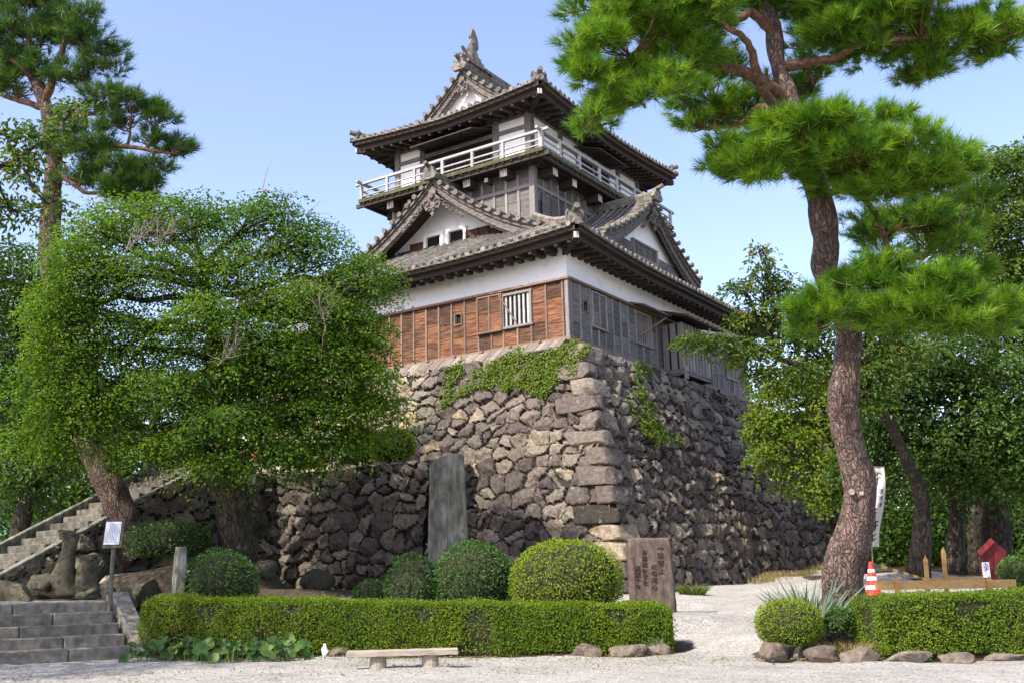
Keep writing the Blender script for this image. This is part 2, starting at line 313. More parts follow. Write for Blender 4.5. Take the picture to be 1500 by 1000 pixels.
def hip_roof(name, X0, X1, Y0, Y1, H, dmax, lift, over, wall_h, soffit_to, parent):
    """tiled hip roof going inwards from the eaves; returns the roof object"""
    sides = [((X0, Y0), (1, 0), (0, 1), X1-X0), ((X1, Y0), (0, 1), (-1, 0), Y1-Y0), ((X1, Y1), (-1, 0), (0, -1), X1-X0), ((X0, Y1), (0, -1), (1, 0), Y1-Y0)]
    tb = MB(); bb = MB(); ev = MB(); rf = MB()
    for (a, al, inn, L) in sides:
        def P(s, d, dz=0.0):
            c = min(s, L-s); z = H(d) + lift*max(0.0, 1-c/5.5)**1.6*max(0.0, 1-d/2.2) + dz
            return K(a[0]+al[0]*s+inn[0]*d, a[1]+al[1]*s+inn[1]*d, z)
        nd = 9; ns = 41
        ds = np.linspace(0, dmax, nd)
        bb.sheet([[P(d+(L-2*d)*k/(ns-1), d) for k in range(ns)] for d in ds], 0, 0.5)
        n = int(round(L/0.31)); sp = L/n
        for k in range(1, n):
            s = k*sp; dd = min(dmax, s-0.12, L-s-0.12)
            if dd < 0.15: continue
            pts = [P(s, d, 0.035) for d in np.linspace(-0.03, dd, max(2, int(dd/0.45)+1))]
            tb.tube(pts, 0.074, 7)
            p = np.array(P(s, -0.05, 0.03)); tb.tube([p, p+np.array((inn[0]*0.06, inn[1]*0.06, 0.0))], 0.092, 9)
            # the flat tile lip between two rolls
            q0 = P(s-sp*0.78, -0.03, -0.045); q1 = P(s-sp*0.22, -0.03, -0.045)
            tb.beam(q0, q1, 0.07, 0.05)
        # eave boards, soffit, rafters
        ss = np.linspace(0.0, L, 33)
        def line(off, dz): return [P(min(max(s, off), L-off), off, dz-(H(off)-H(0))) for s in ss]
        ev.band(line(0.05, -0.19), line(0.05, -0.06), (inn[0]*0.09, inn[1]*0.09, 0), 0, 0.9)
        ev.band(line(0.22, -0.36), line(0.22, -0.20), (inn[0]*0.10, inn[1]*0.10, 0), 0, 0.2)
        ev.sheet([line(0.05, -0.185), line(0.24, -0.205)], 0, 0.5)
        inner = [(a[0]+al[0]*min(max(s, over), L-over)+inn[0]*soffit_to, a[1]+al[1]*min(max(s, over), L-over)+inn[1]*soffit_to, ZS+wall_h+0.06) for s in ss]
        ev.sheet([line(0.30, -0.27), inner], 0, 0.4)
        nr = int(L/0.46)
        for k in range(1, nr):
            s = k*L/nr
            if s < 0.3 or s > L-0.3: continue
            w0 = np.array(P(s, 0.25, -0.38-(H(0.25)-H(0)))); sd = min(max(s, over*0.6), L-over*0.6)
            w1 = np.array([a[0]+al[0]*sd+inn[0]*over, a[1]+al[1]*sd+inn[1]*over, ZS+wall_h-0.02])
            rf.beam(w0, w1, 0.11, 0.13)
        # short bracket blocks against the wall
        for k in range(1, nr):
            s = over + (L-2*over)*k/nr
            c = np.array([a[0]+al[0]*s+inn[0]*(over-0.18), a[1]+al[1]*s+inn[1]*(over-0.18), ZS+wall_h-0.10])
            rf.obb(c, np.array([al[0], al[1], 0])*0.09, np.array([inn[0], inn[1], 0])*0.19, (0, 0, 0.07))
    roof = bb.build(name, MAT['tile_dark'], parent)
    tb.build('cover_tile', MAT['tile'], roof, smooth=False)
    ev.build('eave_board', MAT['wood_dark'], roof); rf.build('rafter', MAT['wood_dark'], roof)
    # hips with their end ornaments
    for (cx, cy, ix, iy) in ((X0, Y0, 1, 1), (X1, Y0, -1, 1), (X1, Y1, -1, -1), (X0, Y1, 1, -1)):
        hb = MB()
        def Q(d, dz=0): return K(cx+ix*d, cy+iy*d, H(d)+lift*max(0.0, 1-d/5.5)**1.6*max(0, 1-d/2.2)+dz)
        dd = np.linspace(0.18, dmax, 7)
        for i in range(6): hb.beam(Q(dd[i], 0.09), Q(dd[i+1], 0.09), 0.26, 0.17)
        hb.tube([Q(d, 0.22) for d in dd], 0.085, 8)
        dg = np.array([-ix, -iy, 0])/math.sqrt(2)
        hb.tube([np.array(Q(0.42, 0.24)), np.array(Q(0.42, 0.27))+dg*0.30, np.array(Q(0.42, 0.36))+dg*0.62], [0.10, 0.10, 0.10], 9)   # projecting roll
        hb.obb(np.array(Q(0.22, 0.12)), dg*0.10, np.cross(dg, (0, 0, 1))*0.21, (0, 0, 0.20))
        for sgn in (-1, 1):                                                                                                       # curled fins of the end tile
            sd = np.cross(dg, (0, 0, 1))*sgn
            hb.tube([np.array(Q(0.25, 0.05))+sd*(0.16+0.10*math.sin(t))+np.array([0, 0, 0.30*t/2.6])+dg*0.05 for t in np.linspace(0, 2.8, 6)], 0.045, 6)
        hb.tube([Q(-0.02, 0.02), Q(0.3, 0.04)], 0.11, 9)
        hb.build('hip_ridge', MAT['tile'], roof)
        ev2 = MB(); ev2.beam(np.array(Q(0.18, -0.40)), np.array(K(cx+ix*(over+0.1), cy+iy*(over+0.1), wall_h-0.10)), 0.17, 0.22)
        ev2.build('hip_rafter', MAT['wood_dark'], roof)
        ev3 = MB(); p = np.array(Q(0.16, -0.40)); ev3.beam(p, p+dg*0.03, 0.15, 0.19); ev3.build('rafter_end', MAT['end_white'], roof)
    return roof

def gable(name, T, hc, U, depth, setback, base, parent, ornament, roll=0.44, wall_mat='plaster', ends=True):
    """tiled gable; T(u, w, h) puts width u, outward distance w and level h into the world"""
    us = np.concatenate([np.linspace(-U, 0, 15), np.linspace(0, U, 15)[1:]])
    rb = MB()
    rb.sheet([[T(u, w, hc(abs(u))) for u in us] for w in np.linspace(0.0, -depth, 6)], 0, 0.5)
    rb.sheet([[T(u, w, hc(abs(u))-0.10) for u in us] for w in np.linspace(0.0, -depth, 6)], 0, 0.3)
    g = rb.build(name, MAT['tile_dark'], parent)
    tb = MB()
    nw = int((depth-0.5)/0.31)
    for sg in (-1, 1):
        for k in range(nw):
            w = -0.62-0.31*k
            tb.tube([T(sg*u, w, hc(u)+0.035) for u in np.linspace(0.1, U, 12)], 0.074, 7)
        # short rolls lying across the verge
        u = 0.42
        while u < U-0.05:
            z = hc(u)+0.075
            tb.tube([T(sg*u, 0.10, z), T(sg*u, -0.46, z)], 0.082, 9)
            tb.tube([T(sg*u, 0.13, z), T(sg*u, 0.07, z)], 0.10, 9)
            du = hc(u)-hc(u+0.01); u += roll/math.sqrt(1+(du/0.01)**2)
        tb.tube([T(sg*u, -0.50, hc(u)+0.05) for u in np.linspace(0.1, U, 14)], 0.085, 7)
        tb.band([T(sg*u, 0.02, hc(u)-0.05) for u in np.linspace(0.0, U, 14)], [T(sg*u, 0.02, hc(u)+0.04) for u in np.linspace(0.0, U, 14)], np.array(T(0, -0.5, 0))-np.array(T(0, 0, 0)), 0, 0.6)
    tb.build('cover_tile', MAT['tile'], g)
    # ridge
    h0 = hc(0)
    r = MB(); w0 = np.array(T(0, 0.02, h0+0.10)); w1 = np.array(T(0, -depth, h0+0.10))
    r.beam(w0, w1, 0.30, 0.26); r.tube([T(0, 0.1, h0+0.27), T(0, -depth, h0+0.27)], 0.10, 9)
    r.build('ridge', MAT['tile'], g)
    # end tile: plate with horns and a projecting roll
    o = MB()
    prof = [(-0.26, -0.06), (-0.36, 0.05), (-0.30, 0.18), (-0.22, 0.22), (-0.24, 0.34), (-0.12, 0.42), (0, 0.36), (0.12, 0.42), (0.24, 0.34), (0.22, 0.22), (0.30, 0.18), (0.36, 0.05), (0.26, -0.06)]
    o.prism([T(a, 0.06, h0+b) for a, b in prof], np.array(T(0, 0.16, 0))-np.array(T(0, 0, 0)))
    o.tube([T(0, 0.0, h0+0.36), T(0, 0.42, h0+0.50)], 0.085, 9)
    o.tube([T(0.13*math.sin(t), 0.2, h0+0.15+0.12*math.cos(t)) for t in np.linspace(0, 2*PI, 9)], 0.035, 6)
    o.build('ridge_end_tile', MAT['tile'], g)
    # barge boards: three stepped curved boards
    for sg in (-1, 1):
        bm = MB(); q = np.linspace(0.0, U+0.02, 18)
        for (w, a, b, th) in ((-0.03, 0.06, 0.20, 0.10), (-0.10, 0.18, 0.50, 0.10), (-0.17, 0.42, 0.58, 0.08)):
            bm.band([T(sg*u, w, hc(u)-b*(0.8+0.25*u/U)) for u in q], [T(sg*u, w, hc(u)-a) for u in q], np.array(T(0, -th, 0))-np.array(T(0, 0, 0)), 0, 0.4+0.2*rng.random())
        bm.build('bargeboard', MAT['wood_barge'], g)
        sf = MB(); sf.sheet([[T(sg*u, -0.12, hc(u)-0.14) for u in q], [T(sg*u, -setback, hc(u)-0.14) for u in q]]); sf.build('verge_soffit', MAT['wood_dark'], g)
    wl_ = MB(); q = np.linspace(-U, U, 31)
    lo = [T(u, -setback, min(base, hc(abs(u))-0.2)) for u in q]; hi = [T(u, -setback, hc(abs(u))-0.12) for u in q]
    wl_.band(lo, hi, np.array(T(0, -0.1, 0))-np.array(T(0, 0, 0)), 0, 0.5)
    wl_.build('gable_wall', MAT[wall_mat], g)
    # carved pendant under the apex: boss, plate with three lobes, curled side pieces
    if ornament:
        s = ornament; p = MB(); hh = hc(0)-0.62*s-0.1; w = 0.02
        ext = np.array(T(0, -0.07, 0))-np.array(T(0, 0, 0))
        lobe = [(0.0, 0.42), (0.16, 0.30), (0.13, 0.10), (0.30, -0.02), (0.40, -0.24), (0.28, -0.46), (0.12, -0.40), (0.10, -0.58), (0.0, -0.72)]
        outl = lobe+[(-a, b) for a, b in lobe[-2:0:-1]]
        p.prism([T(a*s, w, hh+b*s) for a, b in outl], ext, 0, 0.8)
        p.tube([T(0, w-0.02, hh+0.05*s), T(0, w+0.10, hh+0.05*s)], [0.15*s, 0.12*s], 8, 0, 0.2)
        for sg in (-1, 1):
            for (cu, ch, r0) in ((0.22, -0.22, 0.15), (0.10, -0.46, 0.10)):
                p.tube([T(sg*s*(cu+r0*(1-t/9)*math.cos(t)), w+0.03, hh+s*(ch+r0*(1-t/9)*math.sin(t))) for t in np.linspace(0, 6.5, 14)], 0.028*s, 5, 0, 0.1)
            # leaf scrolls running down under the board
            n = 7
            for k in range(n):
                u = (0.40+0.16*k)*s; zc = hc(u)-0.62*s*0.98-0.05*k*s*0.2
                p.tube([T(sg*(u+s*0.10*(1-t/7)*math.cos(t+k)), w, zc+s*0.09*(1-t/7)*math.sin(t+k)) for t in np.linspace(0, 5, 9)], 0.03*s, 5, 0, 0.5)
        p.build('gable_pendant', MAT['wood_barge'], g)
    return g

# ---- ground storey: white plaster band over boarded siding
b = MB(); b.box(-L1, 0, 0, M1, ZS+0.0, ZS+3.2); b.build('plaster_wall', MAT['plaster'], castle)

def face_front(x, h, out=0.0): return np.array([x, -out, ZS+h])
def face_right(y, h, out=0.0): return np.array([out, y, ZS+h])
def siding(F, posts, hole, mat, pmat, hi, skip, rows):
    """boards between battens on a wall; F(t, h, out) places a point"""
    bd = MB(); ps = MB()
    ex = F(1, 0)-F(0, 0); on = F(0, 0, 1)-F(0, 0, 0); uz = np.array([0, 0, 1.0])
    posts = sorted(posts)
    for p0, p1 in zip(posts[:-1], posts[1:]):
        cuts = [0.06]+[r+rng.uniform(-0.10, 0.10) for r in rows]+[hi]
        for h0, h1 in zip(cuts[:-1], cuts[1:]):
            segs = [(p0, p1)]
            for (a0, a1, c0, c1) in skip:                      # leave openings free
                new = []
                for (s0, s1) in segs:
                    if s1 <= a0+0.02 or s0 >= a1-0.02 or h1 <= c0+0.02 or h0 >= c1-0.02: new.append((s0, s1)); continue
                    if h0 < c0-0.02: bd.obb(F((s0+s1)/2, (h0+c0)/2, 0.045), ex*(s1-s0)/2, on*0.02, uz*((c0-h0)/2-0.003))
                    if h1 > c1+0.02: bd.obb(F((s0+s1)/2, (h1+c1)/2, 0.045), ex*(s1-s0)/2, on*0.02, uz*((h1-c1)/2-0.003))
                    if s0 < a0-0.02: new.append((s0, a0))
                    if s1 > a1+0.02: new.append((a1, s1))
                segs = new
            for (s0, s1) in segs:
                bd.obb(F((s0+s1)/2, (h0+h1)/2, 0.045+rng.uniform(0, 0.008)), ex*(s1-s0)/2, on*0.02, uz*((h1-h0)/2-0.009))
    for p in posts:
        iv = [(0.0, hi)]
        for (a0, a1, c0, c1) in skip:
            if a0+0.03 < p < a1-0.03: iv = [(0.0, c0), (c1, hi)]
        for (h0, h1) in iv:
            if h1-h0 > 0.1: ps.obb(F(p, (h0+h1)/2, 0.075), ex*0.035, on*0.03, uz*(h1-h0)/2)
    o = bd.build('siding', mat, castle); ps.build('batten', pmat, o, bevel=0.008)
    return o
left_posts = [-0.12, -0.73, -1.28, -1.80, -2.34, -2.80, -3.31]+[-3.86-0.533*k for k in range(17)]
sd = siding(face_front, left_posts, None, MAT['wood_orange'], MAT['post_brown'], 1.84, [(-2.34, -1.28, 0.66, 1.72), (-4.25, -4.0, 1.08, 1.42)], [0.62, 1.25])
sd['label'] = 'orange brown boards on the sunny face'
right_posts = [0.08, 0.63, 1.28, 1.75, 2.21]+[2.76+0.535*k for k in range(22)]+[14.55]
sd2 = siding(face_right, right_posts, None, MAT['wood_grey'], MAT['post_grey'], 1.84, [(4.36, 5.50, 0.66, 1.72), (12.2, 13.2, 0.66, 1.7), (0.85, 1.08, 1.02, 1.38)], [0.62, 1.25])
sd2['label'] = 'weathered grey boards on the shaded face'
# corner post, head beam and sill beam
b = MB()
b.box(-0.02, 0.10, -0.12, -0.0, ZS-0.08, ZS+1.92); b.build('corner_post', MAT['post_grey'], castle, bevel=0.01)
b = MB()
b.box(-L1, 0.17, -0.17, -0.003, ZS+1.845, ZS+1.925); b.box(0.003, 0.17, 0.0, M1, ZS+1.847, ZS+1.927)
b.box(-L1, 0.13, -0.125, -0.004, ZS-0.07, ZS+0.055); b.box(0.004, 0.13, 0.0, M1, ZS-0.072, ZS+0.053)
for x in np.arange(-12, 0, 1.1): b.box(x, x+0.1, -0.20, -0.11, ZS-0.03, ZS+0.05)
b.build('ledger', MAT['post_brown'], castle, bevel=0.01)

def lattice_window(F, a0, a1, c0, c1, bars, name='lattice_window', mat='post_grey', frame='post_grey', depth=0.03):
    ex = F(1, 0)-F(0, 0); on = F(0, 0, 1)-F(0, 0, 0); uz = np.array([0, 0, 1.0]); m = (a0+a1)/2; hm = (c0+c1)/2; W_ = (a1-a0)/2; Hh = (c1-c0)/2
    f = MB()
    f.obb(F(m, c0-0.03, 0.085), ex*(W_+0.08), on*0.06, uz*0.04); f.obb(F(m, c1+0.03, 0.085), ex*(W_+0.06), on*0.05, uz*0.04)
    f.obb(F(a0, hm, 0.087), ex*0.04, on*0.05, uz*(Hh-0.01)); f.obb(F(a1, hm, 0.087), ex*0.04, on*0.05, uz*(Hh-0.01))
    w = f.build(name, MAT[frame], castle, bevel=0.006)
    d = MB(); d.obb(F(m, hm, 0.006+depth*0), ex*(W_-0.03), on*0.004, uz*(Hh-0.01)); d.build('opening', MAT['black'], w)
    l = MB()
    for k in range(bars):
        t = a0+(a1-a0)*(k+0.7)/(bars+0.4); l.obb(F(t, hm, 0.05), ex*0.035, on*0.03, uz*(Hh-0.005))
    l.build('lattice', MAT[mat], w)
    return w
w = lattice_window(face_front, -2.34, -1.28, 0.68, 1.70, 6, mat='rail')
b = MB(); b.beam(face_front(-2.42, 1.74, 0.20), face_front(-1.80, 0.72, 0.13), 0.03, 0.04); b.build('prop_stick', MAT['post_brown'], w)
w = lattice_window(face_right, 4.36, 5.50, 0.68, 1.72, 6)
b = MB(); b.beam(face_right(4.5, 0.9, 0.12), face_right(5.9, 1.75, 0.55), 0.035, 0.045); b.build('prop_stick', MAT['post_brown'], w)
b = MB(); p = [face_right(4.1, 1.98, 0.02), face_right(6.1, 1.98, 0.02), face_right(6.15, 1.80, 0.62), face_right(4.05, 1.80, 0.62)]
b.prism(p, (0, 0, 0.05)); b.build('top_hung_shutter', MAT['wood_grey'], w)
lattice_window(face_right, 12.2, 13.2, 0.66, 1.7, 6)
# little gun ports
for F, t, h in ((face_front, -4.125, 1.25), (face_right, 0.965, 1.20)):
    ex = F(1, 0)-F(0, 0); on = F(0, 0, 1)-F(0, 0, 0); uz = np.array([0, 0, 1.0])
    f = MB()
    for sx in (-1, 1): f.obb(F(t+sx*0.135, h, 0.07), ex*0.02, on*0.03, uz*0.20)
    for sz in (-1, 1): f.obb(F(t, h+sz*0.18, 0.07), ex*0.115, on*0.03, uz*0.02)
    pt = f.build('gun_port', MAT['post_brown'], castle)
    d = MB(); d.obb(F(t, h, 0.01), ex*0.115, on*0.004, uz*0.16); d.build('opening', MAT['black'], pt)
# slid shutters beside the windows
def shutter(F, a0, a1, c0, c1, mat, pm):
    ex = F(1, 0)-F(0, 0); on = F(0, 0, 1)-F(0, 0, 0); uz = np.array([0, 0, 1.0]); s = MB(); m = (a0+a1)/2
    for (p, q) in ((a0, m-0.02), (m+0.02, a1)):
        n = 2
        for k in range(n):
            h0 = c0+(c1-c0)*k/n; h1 = c0+(c1-c0)*(k+1)/n
            s.obb(F((p+q)/2, (h0+h1)/2, 0.125), ex*(q-p)/2, on*0.018, uz*((h1-h0)/2-0.003))
    o = s.build('shutter', mat, castle)
    f = MB()
    for p in (a0, m, a1): f.obb(F(p, (c0+c1)/2, 0.145), ex*0.03, on*0.03, uz*(c1-c0)/2)
    f.obb(F(m, c0-0.03, 0.13), ex*((a1-a0)/2+0.03), on*0.06, uz*0.03); f.obb(F(m, c1+0.025, 0.13), ex*((a1-a0)/2+0.03), on*0.05, uz*0.025)
    f.build('shutter_frame', pm, o, bevel=0.006)
shutter(face_front, -3.30, -2.37, 0.64, 1.76, MAT['wood_orange'], MAT['post_brown'])
shutter(face_right, 1.30, 2.20, 0.64, 1.72, MAT['wood_grey'], MAT['post_grey'])
# projecting bay on the shaded face
bay = MB(); y0, y1, xo = 6.35, 8.60, 0.92
bay.box(0.05, xo+0.02, y0, y1, ZS-0.13, ZS-0.03); bay.beam(face_right(y0-0.05, -0.19, xo-0.05), face_right(y1+0.05, -0.19, xo-0.05), 0.12, 0.10)
bay.beam((0.05, y0+0.05, ZS-0.19), (xo+0.10, y0+0.05, ZS-0.19), 0.13, 0.13); bay.beam((0.05, y1-0.05, ZS-0.19), (xo+0.10, y1-0.05, ZS-0.19), 0.13, 0.13)
by = bay.build('projecting_bay', MAT['wood_grey'], castle, bevel=0.008)
d = MB(); d.box(0.06, xo-0.10, y0+0.06, y1-0.06, ZS-0.03, ZS+1.5); d.build('opening', MAT['black'], by)
s = MB()
for k in range(9):
    yy = y0+0.06+k*(y1-y0-0.12)/8; s.box(xo-0.06, xo, yy-0.075, yy+0.075, ZS-0.03, ZS+1.62)
for k in range(3): s.box(0.12+k*0.30, 0.34+k*0.30, y0-0.0, y0+0.05, ZS-0.03, ZS+1.62)
s.box(xo-0.02, xo+0.09, y0-0.04, y0+0.10, ZS-0.42, ZS+0.05); s.build('bay_slat', MAT['post_grey'], by, bevel=0.006)
r = MB(); r.prism([(0.03, y0-0.35, ZS+2.04), (0.03, y1+0.5, ZS+2.04), (xo+0.42, y1+0.55, ZS+1.66), (xo+0.42, y0-0.40, ZS+1.66)], (0, 0, 0.05))
for k in range(8):
    yy = y0-0.3+k*(y1-y0+0.7)/7; r.beam((0.05, yy, ZS+2.12), (xo+0.42, yy, ZS+1.735), 0.05, 0.04)
r.build('bay_roof', MAT['wood_dark'], by)
# plank skirt between wall and stone base
sk = MB()
n = 56
for k in range(n):
    x = -L1-0.5+(L1+0.5)*k/n; wd = (L1+0.5)/n
    sk.prism([(x+0.008, -0.10, ZS-0.03), (x+wd-0.008, -0.10, ZS-0.03), (x+wd-0.008, -0.78, ZS-0.56), (x+0.008, -0.78, ZS-0.56)], (0, 0.0, 0.035+0.01*(k % 2)))
sk.build('skirt_roof', MAT['skirt'], castle); sk = MB()
for k in range(60):
    y = 1.6+13.3*k/60; wd = 13.3/60
    sk.prism([(0.10, y+0.008, ZS-0.03), (0.10, y+wd-0.008, ZS-0.03), (0.78, y+wd-0.008, ZS-0.56), (0.78, y+0.008, ZS-0.56)], (0, 0.0, 0.035+0.01*(k % 2)))
sk.build('skirt_roof', MAT['skirt'], castle)

# ---- lower roof
OV = 1.09
lowH = lambda d: 2.97+0.50*d+0.018*d*d
low = hip_roof('lower_roof', -L1-OV, OV, -OV, M1+OV, lowH, 4.15, 0.25, OV, 2.86, OV, castle)
g1h = lambda u: 7.12-0.86*u+0.057*u*u
g1 = gable('front_gable', lambda u, w, h: (CX+u, 1.30-w, ZS+h), g1h, 4.9, 2.2, 1.10, 4.3, castle, 1.0)
# windows and boards in the front gable
for (x0, x1) in ((-7.32, -6.67), (-6.26, -5.61)):
    f = MB(); yy = 2.40
    f.box(x0-0.12, x0, yy-0.13, yy-0.002, ZS+4.70, ZS+5.48); f.box(x1, x1+0.12, yy-0.13, yy-0.002, ZS+4.70, ZS+5.48); f.box(x0, x1, yy-0.13, yy-0.002, ZS+5.36, ZS+5.477)
    wi = f.build('gable_window', MAT['plaster'], g1)
    d = MB(); d.box(x0, x1, yy-0.02, yy-0.006, ZS+4.6, ZS+5.36); d.build('opening', MAT['black'], wi)
for (x0, x1) in ((-10.4, -7.46), (-5.47, -3.0)):
    n = 5; bd = MB()
    for k in range(n):
        a = x0+(x1-x0)*k/n; c = x0+(x1-x0)*(k+1)/n; hi = min(5.26, g1h(max(abs(a-CX), abs(c-CX)))-0.35)
        if hi > 4.45: bd.box(a+0.01, c-0.01, 2.31, 2.395, ZS+4.4, ZS+hi)
        if hi > 4.45: bd.box(a-0.03, a+0.03, 2.27, 2.35, ZS+4.4, ZS+hi)
    bd.build('gable_boarding', MAT['wood_brown'], g1)
# dormer on the shaded side
g2h = lambda u: 6.75-0.80*u+0.055*u*u
g2 = gable('side_dormer', lambda u, w, h: (-0.35+w, 7.30+u, ZS+h), g2h, 4.0, 2.9, 0.50, 3.6, castle, 0.85)
f = MB(); f.box(-0.84, -0.74, 6.2, 8.25, ZS+4.98, ZS+5.06); f.box(-0.84, -0.74, 6.2, 8.25, ZS+4.42, ZS+4.50); 
for yy in (6.2, 8.17): f.box(-0.838, -0.738, yy, yy+0.08, ZS+4.501, ZS+4.98)
lw = f.build('lattice_window', MAT['post_grey'], g2)
l = MB()
for k in range(14): yy = 6.36+k*0.137; l.box(-0.82, -0.77, yy-0.035, yy+0.035, ZS+4.5, ZS+4.98)
l.build('lattice', MAT['wood_grey'], lw); d = MB(); d.box(-0.848, -0.835, 6.28, 8.17, ZS+4.5, ZS+4.98); d.build('opening', MAT['black'], lw)
bd = MB(); bd.box(-0.80, -0.748, 3.9, 6.17, ZS+4.0, ZS+4.85); bd.build('gable_boarding', MAT['wood_grey'], g2); bd = MB(); bd.box(-0.80, -0.748, 8.28, 10.6, ZS+4.0, ZS+4.75); bd.build('gable_boarding', MAT['wood_grey'], g2)

# ---- middle storey of the tower
TX0, TX1, TY0, TY1 = CX-3.22, -2.97, 2.95, CY+4.40
b = MB(); b.box(TX0, TX1, TY0, TY1, ZS+4.2, ZS+7.5); b.build('tower_wall', MAT['wood_grey'], castle)
bt = MB(); bd = MB()
for k in range(13):
    x = TX0+0.06+(TX1-TX0-0.12)*k/12; bt.box(x-0.05, x+0.05, TY0-0.085, TY0-0.002, ZS+4.5, ZS+7.1)
    if k < 12:
        c = TX0+0.06+(TX1-TX0-0.12)*(k+1)/12
        for j in range(5): bd.box(x+0.05, c-0.05, TY0-0.035-0.01*(j % 2), TY0-0.004, ZS+4.8+0.44*j, ZS+5.23+0.44*j)
for k in range(18):
    y = TY0+0.06+(TY1-TY0-0.12)*k/17; bt.box(TX1+0.002, TX1+0.085, y-0.05, y+0.05, ZS+4.5, ZS+7.1)
    if k < 17:
        c = TY0+0.06+(TY1-TY0-0.12)*(k+1)/17
        for j in range(5): bd.box(TX1+0.004, TX1+0.035+0.01*(j % 2), y+0.05, c-0.05, ZS+4.8+0.44*j, ZS+5.23+0.44*j)
bt.box(TX0, TX1+0.1, TY0-0.10, TY0-0.003, ZS+6.55, ZS+6.68); bt.box(TX1+0.003, TX1+0.10, TY0, TY1, ZS+6.552, ZS+6.682)
bt.box(TX1-0.09, TX1+0.13, TY0-0.13, TY0+0.07, ZS+4.4, ZS+7.3)
bo = bd.build('siding', MAT['wood_grey'], castle); bt.build('batten', MAT['post_grey'], bo)
s = MB()
for (y0, y1) in ((3.35, 3.85), (3.92, 4.42)):
    s.box(TX1+0.10, TX1+0.15, y0, y1, ZS+5.1, ZS+6.45)
s.build('shutter', MAT['wood_grey'], castle, bevel=0.01)

# ---- balcony
BX0, BX1, BY0, BY1, BH = CX-4.26, CX+4.26, CY-5.29, CY+5.29, 7.40
b = MB(); b.box(BX0, BX1, BY0, BY1, ZS+BH, ZS+BH+0.14); bal = b.build('balcony', MAT['moss'], castle)
def bbeam(box, end, nm='balcony_beam'):
    b = MB(); b.box(*box); b.build(nm, MAT['wood_dark'], bal, bevel=0.01)
    if end: b = MB(); b.box(*end); b.build('beam_end', MAT['end_white'], bal)
for xx in (-9.19, -7.40, -5.53, -3.89):
    bbeam((xx-0.17, xx+0.17, BY0+0.38, TY0+0.2, ZS+6.98, ZS+7.30), (xx-0.155, xx+0.155, BY0+0.365, BY0+0.383, ZS+6.995, ZS+7.285))
    bbeam((xx-0.17, xx+0.17, TY1-0.2, BY1-0.38, ZS+6.98, ZS+7.30), None)
for yy in (3.50, 4.86, 6.80, 8.8, 11.0):
    bbeam((TX1-0.2, BX1-0.38, yy-0.17, yy+0.17, ZS+6.98, ZS+7.30), (BX1-0.383, BX1-0.365, yy-0.155, yy+0.155, ZS+6.995, ZS+7.285))
    bbeam((BX0+0.38, TX0+0.2, yy-0.17, yy+0.17, ZS+6.98, ZS+7.30), None)
for xx in (-8.3, -6.45, -4.7): bbeam((xx-0.08, xx+0.08, BY0+0.46, TY0+0.1, ZS+6.99, ZS+7.17), (xx-0.07, xx+0.07, BY0+0.44, BY0+0.462, ZS+7.0, ZS+7.16))
b = MB()
for (dx, h0, h1) in ((0.40, 7.302, 7.398), (0.10, 7.25, 7.395), (0.72, 7.30, 7.397)):
    b.box(BX0+dx-0.3, BX1-dx+0.3, BY0+dx, BY0+dx+0.12, ZS+h0, ZS+h1); b.box(BX1-dx-0.12, BX1-dx, BY0+dx+0.121, BY1-dx+0.3, ZS+h0, ZS+h1); b.box(BX0+dx, BX0+dx+0.12, BY0+dx+0.121, BY1-dx, ZS+h0, ZS+h1)
for k in range(23):                                         # joists under the floor boards
    x = BX0+0.25+k*(BX1-BX0-0.5)/22; b.box(x-0.04, x+0.04, BY0+0.03, TY0, ZS+7.34, ZS+7.399)
for k in range(27):
    y = BY0+1.0+k*(BY1-BY0-1.3)/26; b.box(TX1, BX1-0.03, y-0.04, y+0.04, ZS+7.34, ZS+7.399)
b.build('girder', MAT['wood_dark'], bal)
# railing: posts, three rails, crossed ends at the corners
r = MB(); R0 = 0.10; top = BH+0.14+0.66
lx = [-10.42, -9.1, -7.75, -6.42, -5.05, -3.70, -2.10]; ly = [2.16, 3.4, 4.8, 6.3, 7.7, 9.2, 10.6, 12.54]
for x in lx[:-1]: r.box(x-0.055, x+0.055, BY0+R0-0.05, BY0+R0+0.05, ZS+BH+0.14, ZS+top-0.02)
for y in ly[1:]: r.box(BX1-R0-0.05, BX1-R0+0.05, y-0.055, y+0.055, ZS+BH+0.14, ZS+top-0.02)
for y in ly[1:]: r.box(BX0+R0-0.05, BX0+R0+0.05, y-0.055, y+0.055, ZS+BH+0.14, ZS+top-0.02)
for (hh, th, w) in ((top, 0.05, 0.055), (BH+0.48, 0.028, 0.03), (BH+0.27, 0.028, 0.03)):
    ex = 0.32 if hh == top else 0.0
    r.box(BX0-ex+R0, BX1-R0+ex, BY0+R0-w, BY0+R0+w, ZS+hh-th, ZS+hh+th)
    r.box(BX1-R0-w, BX1-R0+w, BY0-ex+R0, BY1-R0+ex, ZS+hh-th+0.012, ZS+hh+th+0.012)
    r.box(BX0+R0-w, BX0+R0+w, BY0-ex+R0, BY1-R0+ex, ZS+hh-th+0.012, ZS+hh+th+0.012)
r.box(BX1-R0-0.075, BX1-R0+0.075, BY0+R0-0.075, BY0+R0+0.075, ZS+BH+0.14, ZS+top+0.08)
r.build('railing', MAT['rail'], bal, bevel=0.008)

